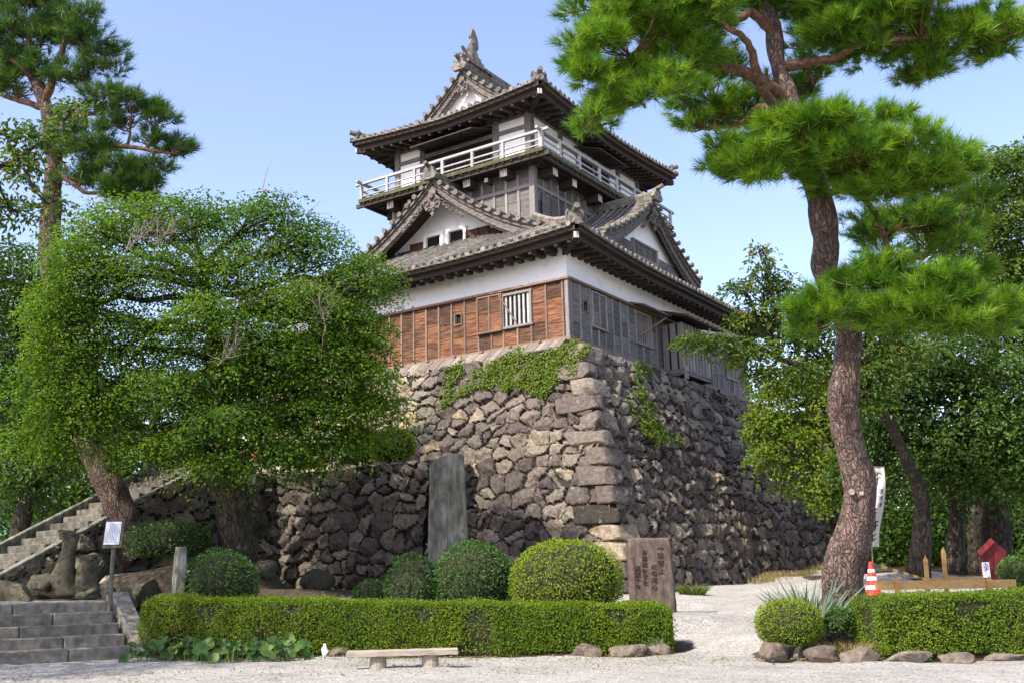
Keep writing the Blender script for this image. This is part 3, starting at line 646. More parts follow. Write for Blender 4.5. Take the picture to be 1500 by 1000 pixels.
# ---- top storey
UX0, UX1, UY0, UY1 = CX-3.13, CX+3.13, CY-4.27, CY+4.27
b = MB(); b.box(UX0, UX1, UY0, UY1, ZS+7.54, ZS+10.0); b.build('top_wall', MAT['plaster'], castle)
p = MB()
for h0, h1 in ((8.93, 9.09), (9.42, 9.56), (7.54, 7.66)):
    p.box(UX0-0.05, UX1+0.06, UY0-0.06, UY0-0.002, ZS+h0, ZS+h1); p.box(UX1+0.002, UX1+0.06, UY0, UY1, ZS+h0+0.002, ZS+h1+0.002); p.box(UX0-0.06, UX0-0.002, UY0, UY1, ZS+h0+0.002, ZS+h1+0.002)
for x in (UX0+0.05, -8.05, -4.60, UX1-0.07): p.box(x-0.12, x+0.12, UY0-0.09, UY0-0.003, ZS+7.55, ZS+9.75)
for y in (UY0+0.05, 5.15, 9.75, UY1-0.1): p.box(UX1+0.003, UX1+0.09, y-0.12, y+0.12, ZS+7.55, ZS+9.75)
p.build('timber_frame', MAT['wood_grey'], castle, bevel=0.01)
ow = MB(); ow.box(-7.93, -4.72, UY0-0.03, UY0-0.006, ZS+7.66, ZS+8.93); ow.box(-7.93, -4.72, UY0-0.04, UY0-0.006, ZS+9.09, ZS+9.42)
w1 = ow.build('balcony_opening', MAT['black'], castle)
l = MB()
for k in range(16): x = -7.8+k*0.2; l.box(x-0.025, x+0.025, UY0-0.07, UY0-0.035, ZS+7.66, ZS+8.25)
l.box(-7.93, -4.72, UY0-0.075, UY0-0.03, ZS+8.25, ZS+8.31); l.build('lattice', MAT['wood_dark'], w1)
ow = MB(); ow.box(UX1+0.006, UX1+0.03, 6.4, 8.9, ZS+7.66, ZS+8.93); w2 = ow.build('balcony_opening', MAT['black'], castle)
l = MB()
for y in (6.4, 7.65, 8.9): l.box(UX1+0.03, UX1+0.08, y-0.05, y+0.05, ZS+7.66, ZS+8.93)
l.build('opening_frame', MAT['wood_grey'], w2)
# boards propped out horizontally over the openings
a = MB(); a.prism([(-8.0, UY0-0.06, ZS+9.26), (-4.75, UY0-0.06, ZS+9.26), (-5.02, UY0-1.0, ZS+9.06), (-7.93, UY0-1.0, ZS+9.03)], (0, 0, 0.045))
for x in (-7.6, -6.5, -5.4): a.beam((x, UY0-0.1, ZS+9.22), (x, UY0-0.95, ZS+9.02), 0.06, 0.05)
aw = a.build('top_hung_shutter', MAT['wood_dark'], w1)
c = MB()
for x in (-7.5, -5.6): c.tube([(x, UY0-0.9, ZS+9.08), (x, UY0-0.95, ZS+9.75)], 0.012, 5)
c.build('hanging_rod', MAT['black'], aw)
a = MB(); a.prism([(UX1+0.06, 6.2, ZS+9.24), (UX1+0.06, 9.1, ZS+9.24), (UX1+0.98, 8.95, ZS+9.04), (UX1+0.98, 6.55, ZS+9.04)], (0, 0, 0.045))
for y in (6.7, 7.6, 8.6): a.beam((UX1+0.1, y, ZS+9.20), (UX1+0.93, y, ZS+9.02), 0.06, 0.05)
aw = a.build('top_hung_shutter', MAT['wood_dark'], w2)
c = MB()
for y in (7.0,): c.tube([(UX1+0.9, y, ZS+9.08), (UX1+0.92, y, ZS+9.75)], 0.012, 5)
c.build('hanging_rod', MAT['black'], aw)

# ---- upper roof
EXH, EYH = 4.45, 5.56
upH0 = lambda u: 12.25-0.992*u+0.0927*u*u
upH = lambda d: upH0(EXH-d)
hip_roof('upper_roof', CX-EXH, CX+EXH, CY-EYH, CY+EYH, upH, 1.52, 0.30, 1.28, 9.66, 1.29, castle)
YG = CY-EYH+1.42
gt = gable('top_gable', lambda u, w, h: (CX+u, YG-w, ZS+h), upH0, 2.98, 2*(CY-YG), 0.40, 9.9, castle, 0.75)
b = MB()
for yy in (YG-0.02,):
    for k in range(4): b.box(CX-0.19+0.02*k, CX+0.19-0.02*k, yy, 2*CY-yy, ZS+12.28+0.13*k, ZS+12.395+0.13*k)
b.tube([(CX, YG-0.1, ZS+12.86), (CX, 2*CY-YG+0.1, ZS+12.86)], 0.11, 10)
rg = b.build('main_ridge', MAT['tile'], gt)
# fish finial: swelling body that rises to a forked, curled tail, with back fins
def finial(y, sg):
    f = MB()
    t = np.linspace(0, 1, 15)
    py = y+sg*np.interp(t, [0, 0.15, 0.35, 0.6, 0.8, 1.0], [0.72, 0.50, 0.34, 0.36, 0.46, 0.42]); pz = ZS+12.72+1.36*t
    ru = np.interp(t, [0, 0.12, 0.35, 0.6, 0.8, 1.0], [0.22, 0.22, 0.17, 0.12, 0.09, 0.05])       # across
    rw = np.interp(t, [0, 0.12, 0.35, 0.6, 0.8, 1.0], [0.80, 0.62, 0.36, 0.26, 0.20, 0.10])       # along the ridge
    n = 12; V = []
    for i in range(15):
        for k in range(n):
            g = 2*PI*k/n; V.append((CX+ru[i]*math.cos(g), py[i]+rw[i]*math.sin(g), pz[i]))
    F = [(i*n+k, i*n+(k+1) % n, (i+1)*n+(k+1) % n, (i+1)*n+k) for i in range(14) for k in range(n)]+[tuple(range(n)), tuple(14*n+k for k in range(n))]
    f.add(V, F)
    def plate(pts, th): f.prism([(CX-th/2, y+sg*a, ZS+12.72+c) for a, c in pts], (th, 0, 0))
    plate([(0.22, 1.22), (0.30, 1.50), (0.36, 1.62), (0.52, 1.52), (0.66, 1.30), (0.74, 1.00), (0.70, 0.80), (0.62, 0.92), (0.56, 1.08), (0.48, 1.20), (0.46, 1.05), (0.38, 1.02)], 0.12)      # tail, hooked back over the ridge
    plate([(0.60, 0.52), (0.72, 0.66), (0.74, 0.44), (0.90, 0.50), (0.92, 0.30), (1.10, 0.36), (1.14, 0.14), (1.34, 0.18), (1.40, 0.0), (0.7, 0.0)], 0.08)      # back fins
    plate([(-0.16, 0.0), (-0.16, 0.34), (-0.34, 0.56), (-0.30, 0.60), (-0.06, 0.46), (0.02, 0.62), (0.06, 0.3), (0.1, 0.0)], 0.10)      # horned end tile
    f.tube([(CX, y+sg*0.36, ZS+14.3), (CX, y+sg*0.37, ZS+14.62)], 0.008, 4)
    f.box(CX-0.26, CX+0.26, min(y-sg*0.2, y+sg*1.5), max(y-sg*0.2, y+sg*1.5), ZS+12.64, ZS+12.76)
    f.build('fish_finial', MAT['tile'], gt)
finial(YG+0.35, 1); finial(2*CY-YG-0.35, -1)
# ------------------------------------------------------------------ rubble stone walls
def rubble(Pf, W_, Hh, res, cell, rg, depth=0.16, jit=0.42, seeds_extra=None, tone_p=None, squash=1.35):
    """a wall of fitted stones: Pf(s, t) gives points and outward normals; returns vertices, faces and a tone per face"""
    ns = int(W_/res)+1; nt = int(Hh/res)+1
    s = np.linspace(0, W_, ns); t = np.linspace(0, Hh, nt); Sg, Tg = np.meshgrid(s, t, indexing='ij')
    seeds = []
    tt = -cell[1]
    while tt < Hh+cell[1]:
        rh = cell[1]*rg.uniform(0.7, 1.35); ss = -cell[0]*rg.random()
        while ss < W_+cell[0]:
            rw = cell[0]*rg.uniform(0.55, 1.55)
            seeds.append((ss+rw/2+rg.uniform(-0.1, 0.1)*cell[0], tt+rh/2+rg.uniform(-jit, jit)*cell[1]*0.8)); ss += rw
        tt += rh
    for _ in range(int(len(seeds)*0.16)): seeds.append((rg.uniform(0, W_), rg.uniform(0, Hh)))      # wedge stones
    seeds = np.array(seeds)
    q = np.stack([Sg, Tg, 0*Sg], -1)
    ws = Sg+0.10*vnoise(q, 1.7, 2, 1)+0.035*vnoise(q, 6, 2, 4); wt = Tg+0.09*vnoise(q, 1.9, 2, 2)+0.03*vnoise(q, 6, 2, 5)
    x = ws.ravel().astype(np.float32); y = wt.ravel().astype(np.float32)
    F1 = np.zeros(len(x), np.float32); F2 = np.zeros(len(x), np.float32); ID = np.zeros(len(x), np.int32)
    for i in range(0, len(x), 4000):
        d = np.sqrt(((x[i:i+4000, None]-seeds[None, :, 0])/squash)**2+(y[i:i+4000, None]-seeds[None, :, 1])**2)
        k = np.argpartition(d, 1, axis=1)[:, :2]; dd = np.take_along_axis(d, k, 1); o = dd[:, 0] > dd[:, 1]
        ID[i:i+4000] = np.where(o, k[:, 1], k[:, 0]); F1[i:i+4000] = dd.min(1); F2[i:i+4000] = dd.max(1)
    e = F2-F1; M = len(seeds)
    dx = x-seeds[ID, 0]; dy = y-seeds[ID, 1]
    top = depth*rg.uniform(0.75, 1.45, M)[ID]+rg.normal(0, 0.10, M)[ID]*dx+(rg.normal(-0.10, 0.12, M))[ID]*dy
    for j in range(4):                      # split faces of each stone
        an = rg.uniform(0, 2*PI, M); sl = rg.uniform(0.25, 0.95, M); a0 = depth*rg.uniform(1.0, 1.7, M)
        top = np.minimum(top, a0[ID]-sl[ID]*(np.cos(an)[ID]*dx*0.8+np.sin(an)[ID]*dy))
    top = np.maximum(top, depth*0.25)
    h = top*(1-np.exp(-np.maximum(e-0.010, 0)/0.019))
    h = h + (0.026*vnoise(q, 5.5, 3, 7)+0.012*vnoise(q, 17, 3, 9)).ravel()*np.clip(e/0.06, 0.2, 1)
    P, N = Pf(Sg, Tg)
    V = P.reshape(-1, 3)+N.reshape(-1, 3)*h[:, None]
    idx = np.arange(ns*nt).reshape(ns, nt)
    F = np.stack([idx[:-1, :-1], idx[1:, :-1], idx[1:, 1:], idx[:-1, 1:]], -1).reshape(-1, 4)
    tn = np.clip(rg.beta(1.6, 2.2, M), 0, 1); 
    if tone_p is not None: tn = tone_p(seeds, tn)
    eF = e[F[:, 0]]
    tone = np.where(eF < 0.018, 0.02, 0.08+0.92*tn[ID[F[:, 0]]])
    return V, F, tone
def quads_mesh(name, parts, mats, smooth=False):
    V = np.vstack([p[0] for p in parts]); o = np.cumsum([0]+[len(p[0]) for p in parts[:-1]])
    F = np.vstack([p[1]+k for p, k in zip(parts, o)]); t = np.concatenate([p[2] for p in parts])
    return np_mesh(name, V, F, np.full(len(F), 4), mats, t, smooth)
_g = np.arange(7)
def rock_verts(rg, n=7):
    """rounded, faceted block on a cube grid: unit half size"""
    V = []; F = []
    ax = np.linspace(-1, 1, n)
    for d in range(3):
        for sg in (-1, 1):
            A, B = np.meshgrid(ax, ax, indexing='ij'); p = np.zeros((n, n, 3)); p[..., d] = sg; p[..., (d+1) % 3] = A; p[..., (d+2) % 3] = B
            o = len(V)*n*n; V.append(p.reshape(-1, 3)); idx = np.arange(n*n).reshape(n, n)+o
            q = np.stack([idx[:-1, :-1], idx[1:, :-1], idx[1:, 1:], idx[:-1, 1:]], -1).reshape(-1, 4)
            F.append(q if sg > 0 else q[:, ::-1])
    V = np.vstack(V); F = np.vstack(F); return V, F
def rock(rg, half, power=3.2, rough=0.12, seed=None):
    V, F = rock_verts(rg, 11)
    r = (np.abs(V)**power).sum(1)**(1/power); V = V/r[:, None]
    for _ in range(9 if rough > 0.1 else 5):                  # split faces
        nn = rg.normal(size=3); nn /= np.linalg.norm(nn); dd = V@nn-(rg.uniform(0.55, 0.88) if rough > 0.1 else rg.uniform(0.95, 1.25)); V = V-np.maximum(dd, 0)[:, None]*nn*0.9
    sd = rg.uniform(-50, 50, 3)
    V = V*(1+rough*vnoise(V+sd, 0.9, 2, 3)+rough*0.5*vnoise(V+sd, 2.4, 3, 5))[:, None]
    return V*np.asarray(half), F

def batter(z):                          # how far the base stands out at level z
    t = 7.93-z; return 0.91+0.41*t-0.0115*t*t
ZT, ZB = 7.90, 0.35
HB = ZT-ZB
def front_pf(s, t):
    z = ZB+t; e = batter(z); x = 3.4-s
    P = np.stack([x, -e, z], -1); N = np.zeros_like(P); N[..., 1] = -0.93; N[..., 2] = 0.37; return P, N
def right_pf(s, t):
    z = ZB+t; e = batter(z)
    P = np.stack([e, s-3.4, z], -1); N = np.zeros_like(P); N[..., 0] = 0.93; N[..., 2] = 0.37; return P, N
def left_pf(s, t):
    z = ZB+t; e = batter(z); P = np.stack([-L1-e, s-3.4, z], -1); N = np.zeros_like(P); N[..., 0] = -0.93; N[..., 2] = 0.37; return P, N
def back_pf(s, t):
    z = ZB+t; e = batter(z); P = np.stack([3.4-s, M1+e, z], -1); N = np.zeros_like(P); N[..., 1] = 0.93; N[..., 2] = 0.37; return P, N
def clip_corner(V, F, t, axis, lim_fn):
    return V, F, t
rgs = np.random.default_rng(11)
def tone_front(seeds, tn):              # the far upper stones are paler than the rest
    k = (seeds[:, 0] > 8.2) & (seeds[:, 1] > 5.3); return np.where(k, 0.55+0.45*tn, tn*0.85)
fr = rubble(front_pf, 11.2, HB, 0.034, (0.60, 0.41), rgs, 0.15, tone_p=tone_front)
fr2 = rubble(lambda s, t: front_pf(s+11.2, t), 8.5, HB, 0.09, (0.70, 0.47), rgs, 0.18, tone_p=lambda s, t: 0.5+0.5*t)
ri = rubble(right_pf, M1+7.0, HB, 0.042, (0.54, 0.40), rgs, 0.165, tone_p=lambda s, t: t*0.85)
le = rubble(left_pf, M1+7.0, HB, 0.3, (0.9, 0.6), rgs, 0.1); ba = rubble(back_pf, L1+7.0, HB, 0.3, (0.9, 0.6), rgs, 0.1)
# trim each face where it meets its neighbour at the corner
def trim(part, keep):
    V, F, t = part; c = V[F].mean(1); k = keep(c); return V, F[k], t[k]
fr2 = trim(fr2, lambda c: c[:, 0] > -L1-batter(c[:, 2]))
fr = trim(fr, lambda c: (c[:, 0] < batter(c[:, 2])+0.02) & (c[:, 0] > -L1-batter(c[:, 2])))
ri = trim(ri, lambda c: (c[:, 1] > -batter(c[:, 2])-0.02) & (c[:, 1] < M1+batter(c[:, 2])))
base_loc = (CX, CY, 0.9)
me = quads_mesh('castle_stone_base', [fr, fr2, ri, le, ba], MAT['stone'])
me.transform(Matrix.Translation([-c for c in base_loc]))
base = link('castle_stone_base', me, None, base_loc)
tag(base, 'sloping stone base of rough fitted boulders under the castle keep', 'stone base')
# top fill and corner stones, long and short by turns
q = MB()
cap = MB(); cap.box(-L1-0.6, 0.6, -0.6, M1+0.6, 7.6, 7.84); cap.build('base_top', MAT['stone_dark'], base)
z = 0.30; k = 0
for cor in ((0, 0, 1, -1), (0, M1, 1, 1)):
    z = 0.30; k = 0; qs = []
    while z < 7.75:
        hgt = rgs.uniform(0.40, 0.56)
        if z+hgt > 7.75: hgt = 7.95-z
        la, lb = (rgs.uniform(1.05, 1.35), rgs.uniform(0.55, 0.7)) if k % 2 else (rgs.uniform(0.55, 0.72), rgs.uniform(1.05, 1.35))
        V, F = rock(rgs, (la/2, lb/2, hgt/2+0.005), 9.0, 0.055)
        zc = z+hgt/2; e0 = batter(zc)+0.205; sl = 0.37
        V = V+np.array([-la/2, lb/2*(-cor[3]), 0]) ; V[:, 0] *= cor[2]
        V[:, 0] += cor[0]+cor[2]*(e0-sl*V[:, 2]); V[:, 1] += cor[1]+cor[3]*(e0-sl*V[:, 2]); V[:, 2] += zc
        qs.append((V, F, np.full(len(F), np.clip(0.38+rgs.normal()*0.22+(0.14 if 1.2 < z < 2.6 else 0), 0, 1)))); z += hgt; k += 1
    me = quads_mesh('corner_stone', qs, MAT['stone']); me.transform(Matrix.Translation([-c for c in base_loc])); link('corner_stone', me, base)

# low retaining wall in front of the base
RY, RZ0, RZ1 = -4.15, 0.6, 4.55
def ret_pf(s, t):
    z = RZ0+t; P = np.stack([-2.05-s, RY-0.16*(RZ1-z), z], -1); N = np.zeros_like(P); N[..., 1] = -0.98; N[..., 2] = 0.17; return P, N
def retr_pf(s, t):
    z = RZ0+t; P = np.stack([-2.05+0*s, RY+s-0.16*(RZ1-z), z], -1); N = np.zeros_like(P); N[..., 0] = 1.0; return P, N
rw = rubble(ret_pf, 6.4, RZ1-RZ0, 0.038, (0.60, 0.42), rgs, 0.17, tone_p=lambda s, t: t*0.9)
rr = rubble(retr_pf, 2.6, RZ1-RZ0, 0.08, (0.6, 0.42), rgs, 0.12)
rl = (-4.5, RY, 0.9)
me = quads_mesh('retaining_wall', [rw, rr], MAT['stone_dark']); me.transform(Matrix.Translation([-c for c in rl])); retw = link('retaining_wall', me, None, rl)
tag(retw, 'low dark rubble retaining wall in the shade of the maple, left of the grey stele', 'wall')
# ------------------------------------------------------------------ ground
CTRL = np.array([(5.5, -14.6, 0.0), (-0.8, -14.4, 0.08), (7.9, -11.0, -0.04), (2.5, -13.2, 0.05), (6.2, -7.8, 0.56), (3.3, -3.3, 0.86), (3.3, 2.5, 1.0), (3.3, 7.5, 1.22), (3.3, 12, 1.45), (3.3, 18, 1.65),
    (9.2, -9.2, 0.28), (9.0, -4.0, 0.80), (10.4, -11.9, 0.0), (10.6, -9.8, 0.42), (11.6, -12.2, 0.0), (13.4, -10.6, -0.02), (12.2, -9.6, 0.30), (10, -6, 0.72), (13, -6, 0.6), (10.8, 2, 0.95), (8.8, 3, 1.25), (16, 6, 1.1),
    (-1, -5, 1.05), (-5, -6, 1.15), (-9, -5, 1.25), (2, -8.5, 0.85), (4.5, -9.4, 0.55), (0, -11.5, 0.9), (-3, -9.5, 1.2), (14, -24, -0.25), (10, -20, -0.12), (3, -19, 0.0), (-3, -20, 0.05), (19, -14, -0.1), (22, -6, 0.3),
    (0, 40, 1.4), (30, 20, 1.0), (-30, 10, 1.2), (-30, -40, 0.2), (30, -40, -0.3), (15, 40, 1.2), (-14, -10, 1.15)]+[(*at(px, 960, dd)[:2], zz) for px, dd, zz in ((250, 18.3, 0.0), (340, 18.0, -0.02), (430, 17.8, -0.03), (520, 17.6, -0.04), (610, 17.4, -0.05), (700, 17.2, -0.06), (790, 17.0, -0.07), (880, 16.8, -0.08), (960, 16.7, -0.08), (500, 16.6, -0.02), (800, 16.0, -0.05), (650, 18.3, -0.02), (820, 18.0, -0.02), (920, 17.7, -0.03), (1260, 14.4, -0.02), (1400, 14.5, -0.06), (1500, 14.6, -0.07))])
A_UP = np.array([-0.93, 0.365]); A_UP /= np.linalg.norm(A_UP); A_AL = np.array([A_UP[1], -A_UP[0]])*-1   # the front steps climb along A_UP, their edges run along A_AL
if A_AL[1] < 0: A_AL = -A_AL
ST0 = np.array([-0.72, -14.55])            # right end of the lowest step's front edge
def smooth(x): x = np.clip(x, 0, 1); return x*x*(3-2*x)
BED = [(at(262, 850, 24.8)[:2], 2.2), (at(195, 805, 27.3)[:2], 2.0), (at(338, 820, 25.8)[:2], 1.5)]
def gz(x, y):
    x = np.asarray(x, float); y = np.asarray(y, float)
    w = 0; acc = 0
    for (a, b, c) in CTRL:
        k = 1/(((x-a)**2+(y-b)**2)+0.35)**1.9; w = w+k; acc = acc+k*c
    z = acc/w
    u = (x-ST0[0])*A_UP[0]+(y-ST0[1])*A_UP[1]; v = (x-ST0[0])*A_AL[0]+(y-ST0[1])*A_AL[1]
    m = smooth((0.35-v)/0.3)*smooth((u+0.3)/0.2)*smooth((9-u)/3)       # upper court behind the steps
    land = np.clip(0.02+(u)*0.68, 0.0, 1.02)-0.06*smooth((1.75-u)/0.2)
    z = z*(1-m)+m*np.where(u > 1.7, 1.03+0.012*(u-1.7), land-0.16)
    bed = 0
    for c, r in BED: bed = np.maximum(bed, smooth((r-np.hypot(x-c[0], y-c[1]))/0.7))
    z = z+0.70*bed
    return z
def axis(lo, hi, step, far):
    a = list(np.arange(lo, hi+1e-6, step)); d = step
    while a[-1] < far: d *= 1.35; a.append(a[-1]+d)
    d = step
    while a[0] > -far: d *= 1.35; a.insert(0, a[0]-d)
    return np.array(a)
xs = axis(-14, 20, 0.16, 1500); ys = axis(-27, 20, 0.16, 1500)
X, Y = np.meshgrid(xs, ys, indexing='ij'); Z = gz(X, Y)
Z = Z+0.018*vnoise(np.stack([X, Y, 0*X], -1), 1.2, 3, 2)+0.010*vnoise(np.stack([X, Y, 0*X], -1), 5.5, 2, 6)
idx = np.arange(X.size).reshape(X.shape)
F = np.stack([idx[:-1, :-1], idx[1:, :-1], idx[1:, 1:], idx[:-1, 1:]], -1).reshape(-1, 4)
m, nt, b = _new('gravel')
tcg = _n(nt, 'ShaderNodeTexCoord'); vg = _n(nt, 'ShaderNodeTexVoronoi'); vg.inputs['Scale'].default_value = 40; nt.links.new(tcg.outputs['Object'], vg.inputs['Vector'])
c = ramp(nt, vg.outputs['Color'], [(0.05, (0.17, 0.160, 0.14)), (0.3, (0.41, 0.395, 0.355)), (0.6, (0.56, 0.545, 0.50)), (0.9, (0.68, 0.665, 0.62))])
c = mixc(nt, ramp(nt, vg.outputs['Distance'], [(0.35, (0, 0, 0)), (0.8, (0.55, 0.55, 0.55))]), c, (0.25, 0.235, 0.21))
c = mixc(nt, 1.0, c, ramp(nt, noise(nt, 0.55, 8, rough=0.7), [(0.32, (0.70, 0.68, 0.64)), (0.48, (0.95, 0.94, 0.92)), (0.65, (1.10, 1.09, 1.07))]), 'MULTIPLY')
c = mixc(nt, 1.0, c, ramp(nt, noise(nt, 2.2, 8, (1.0, 2.4, 1), 0.75, (0, 0, 0.55)), [(0.34, (0.74, 0.72, 0.68)), (0.5, (1, 1, 1))]), 'MULTIPLY')
c = mixc(nt, ramp(nt, noise(nt, 26, 2), [(0.70, (0, 0, 0)), (0.74, (0.7, 0.7, 0.7))]), c, (0.17, 0.15, 0.12))
# soil under the planting: brown where the beds are
sf = _n(nt, 'ShaderNodeMath', operation='ADD'); nt.links.new(attr(nt, 'tone'), sf.inputs[0]); nt.links.new(ramp(nt, noise(nt, 3.5, 8), [(0.3, (0, 0, 0)), (0.7, (0.6, 0.6, 0.6))]), sf.inputs[1])
nt.links.new(mixc(nt, ramp(nt, sf.outputs[0], [(0.62, (0, 0, 0)), (0.78, (1, 1, 1))]), c, ramp(nt, noise(nt, 9, 6), [(0.3, (0.045, 0.035, 0.022)), (0.7, (0.14, 0.11, 0.07))])), b.inputs['Base Color'])
b.inputs['Roughness'].default_value = 0.95; b.inputs['Specular IOR Level'].default_value = 0.2
bump(nt, b, noise(nt, 42, 3, rough=0.9), 0.9, 0.04)
cx = X.ravel(); cy = Y.ravel()
def seg(a, b_, w):
    a = np.asarray(a)[:2]; b_ = np.asarray(b_)[:2]; d = b_-a; t = np.clip(((cx-a[0])*d[0]+(cy-a[1])*d[1])/(d@d), 0, 1)
    return smooth((w-np.hypot(cx-a[0]-t*d[0], cy-a[1]-t*d[1]))/0.35)
HL0, HL1 = at(212, 955, 18.9)[:2], at(978, 960, 17.3)[:2]
HR0, HR1 = at(1258, 965, 14.5)[:2], at(1640, 965, 14.9)[:2]
soil = np.maximum.reduce([seg(HL0+[0.2, 0.5], HL1+[-0.6, 0.5], 0.95), seg(HR0+[0.1, 0.4], HR1+[0.1, 0.4], 0.75), seg(at(1230, 890, 16.5), at(1160, 925, 15.5), 0.75), seg((-8, -5.5), (0, -6.3), 1.9), seg(at(220, 850, 24), at(380, 850, 25), 2.6), seg((0.5, -10.5), (4.4, -9.2), 1.3), seg((14, 4), (6, 16), 4.0), seg((9, 8), (30, 0), 5.0),
    smooth((cy-22)/3), smooth((-14-cx)/3)])
me = np_mesh('ground', np.stack([X.ravel(), Y.ravel(), Z.ravel()], 1), F, np.full(len(F), 4), m, None, True)
at_ = me.attributes.new('tone', 'FLOAT', 'POINT'); at_.data.foreach_set('value', soil.astype(np.float32))
gr = link('ground', me); tag(gr, 'pale gravel court rising to the castle base', None, None, 'structure')

# upper terrace behind the retaining wall and at the head of the stairs
tb = MB()
tb.box(-8.5, -2.2, RY+0.12, -1.0, 0.5, 4.42)
tt = tb.build('terrace', surf('terrace_soil', [(0.3, (0.04, 0.033, 0.02)), (0.7, (0.11, 0.09, 0.06))], 3, 0.95, 0.6, 0.03, 20)); tag(tt, 'earth terrace above the retaining wall', kind='structure')
tb = MB(); tb.box(-11.2, -8.5, -7.0, 18, 0.5, 4.60); t2 = tb.build('terrace', tt.data.materials[0]); tag(t2, 'earth terrace at the head of the long stairs', kind='structure')

# ------------------------------------------------------------------ steps and stairs
ST = empty('stone_steps', (ST0[0], ST0[1], 0.05), 'short flight of five worn stone steps at the lower left edge of the court', 'steps')
def A2(u, v, z): q = ST0+A_UP*u+A_AL*v; return np.array([q[0], q[1], z])
run, z0, rise = 0.36, 0.06, 0.195
for k in range(5):
    sb = MB(); cuts = np.cumsum([0]+[rng.uniform(1.0, 1.9) for _ in range(6)]); sh = rng.uniform(0, 1.0)
    for a, c in zip(cuts[:-1], cuts[1:]):
        u0 = k*run; u1 = u0+run+0.16; m_ = -(a+c)/2+0.0-k*0.02
        half = (c-a)/2-0.006; jz = rng.uniform(-0.008, 0.008); ju = rng.uniform(-0.012, 0.012)
        ctr = A2((u0+u1)/2+ju, m_, z0+rise*(k+0.5)-0.06+jz)
        sb.obb(ctr, np.append(A_UP, 0)*(u1-u0)/2, np.append(A_AL, 0)*half, (0, 0, rise/2+0.06))
    sb.build('step', MAT['step'], ST, bevel=0.02)
sb = MB()
sb.prism([A2(-0.10, 0.03, 0.0), A2(0.12, 0.03, 0.36), A2(1.75, 0.03, 1.20), A2(2.1, 0.03, 1.16), A2(2.1, 0.03, 0.0)], np.append(A_AL*0.34, 0))
sb.build('side_kerb', MAT['step'], ST, bevel=0.03)

SX0, SX1, SY0, SY1, SZ0, SZ1 = -10.0, -8.35, -13.75, -7.0, 1.02, 4.62
stt = empty('long_stairs', ((SX0+SX1)/2, SY0, 1.0), 'long narrow stone stairway with sloping side kerbs climbing to the terrace', 'stairs')
n = 18; sb = MB()
for k in range(n):
    y0 = SY0+(SY1-SY0)*k/n; y1 = SY0+(SY1-SY0)*(k+1)/n; z1 = SZ0+(SZ1-SZ0)*(k+1)/n
    sb.box(SX0, SX1, y0+rng.uniform(-0.01, 0.01), y1+0.12, z1-0.42, z1)
sb.build('stair_tread', MAT['stair'], stt, bevel=0.015)
sl = (SZ1-SZ0)/(SY1-SY0)
for x, w in ((SX0-0.11, 0.2), (SX1+0.13, 0.24)):
    dk = 0.0 if x < SX0 else -0.24
    sb = MB(); c0 = np.array([x, SY0-0.25, SZ0+0.16+dk]); c1 = np.array([x, SY1+0.1, SZ1+0.26+dk]); N_ = 5
    for k in range(N_):
        p = c0+(c1-c0)*k/N_; q = c0+(c1-c0)*(k+0.996)/N_; sb.beam(p, q, w, 0.16)
    sb.beam(c0+np.array([0.0, 0.05, -0.28]), c1+np.array([0, 0, -0.28]), w-0.03, 0.42)
    sb.build('side_kerb', MAT['granite'], stt, bevel=0.02)
# rubble flank under the stairs
def flank_pf(s, t):
    y = SY0-0.4+s; top = np.clip(SZ0+0.12+sl*(y-SY0), 0.8, 4.62); z = 0.7+t
    P = np.stack([SX1+0.24+0.08*(4.6-z), y, z], -1); N = np.zeros_like(P); N[..., 0] = 0.98; N[..., 2] = 0.18; return P, N
fl = rubble(flank_pf, RY-SY0+0.5, 4.0, 0.06, (0.62, 0.5), rgs, 0.17, tone_p=lambda s, t: 0.25+0.7*t)
fl = trim(fl, lambda c: c[:, 2] < np.clip(SZ0+0.10+sl*(c[:, 1]-SY0), 0.8, 4.62))
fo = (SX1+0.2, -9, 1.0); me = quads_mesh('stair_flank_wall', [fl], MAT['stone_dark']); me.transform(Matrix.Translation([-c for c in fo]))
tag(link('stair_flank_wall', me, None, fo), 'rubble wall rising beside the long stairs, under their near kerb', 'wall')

# ------------------------------------------------------------------ loose rocks
def put_rock(name, loc, half, rz, label, cat='rock', group=None, mat='rock', power=2.8, rough=0.16, tilt=0.0, seed=0, lift=0.6):
    rg = np.random.default_rng(seed+100)
    V, F = rock(rg, half, power, rough)
    if tilt: V = V@np.array(Matrix.Rotation(tilt, 3, 'Y')).T
    V = V@np.array(Matrix.Rotation(rz, 3, 'Z')).T; V[:, 2] += half[2]*lift
    o = link(name, np_mesh(name, V, F, np.full(len(F), 4), MAT[mat], np.full(len(F), rg.uniform(0.15, 0.95)), False), None, loc)
    return tag(o, label, cat, group)
def on_ground(p, dz=0.0): return np.array([p[0], p[1], float(gz(p[0], p[1]))+dz])
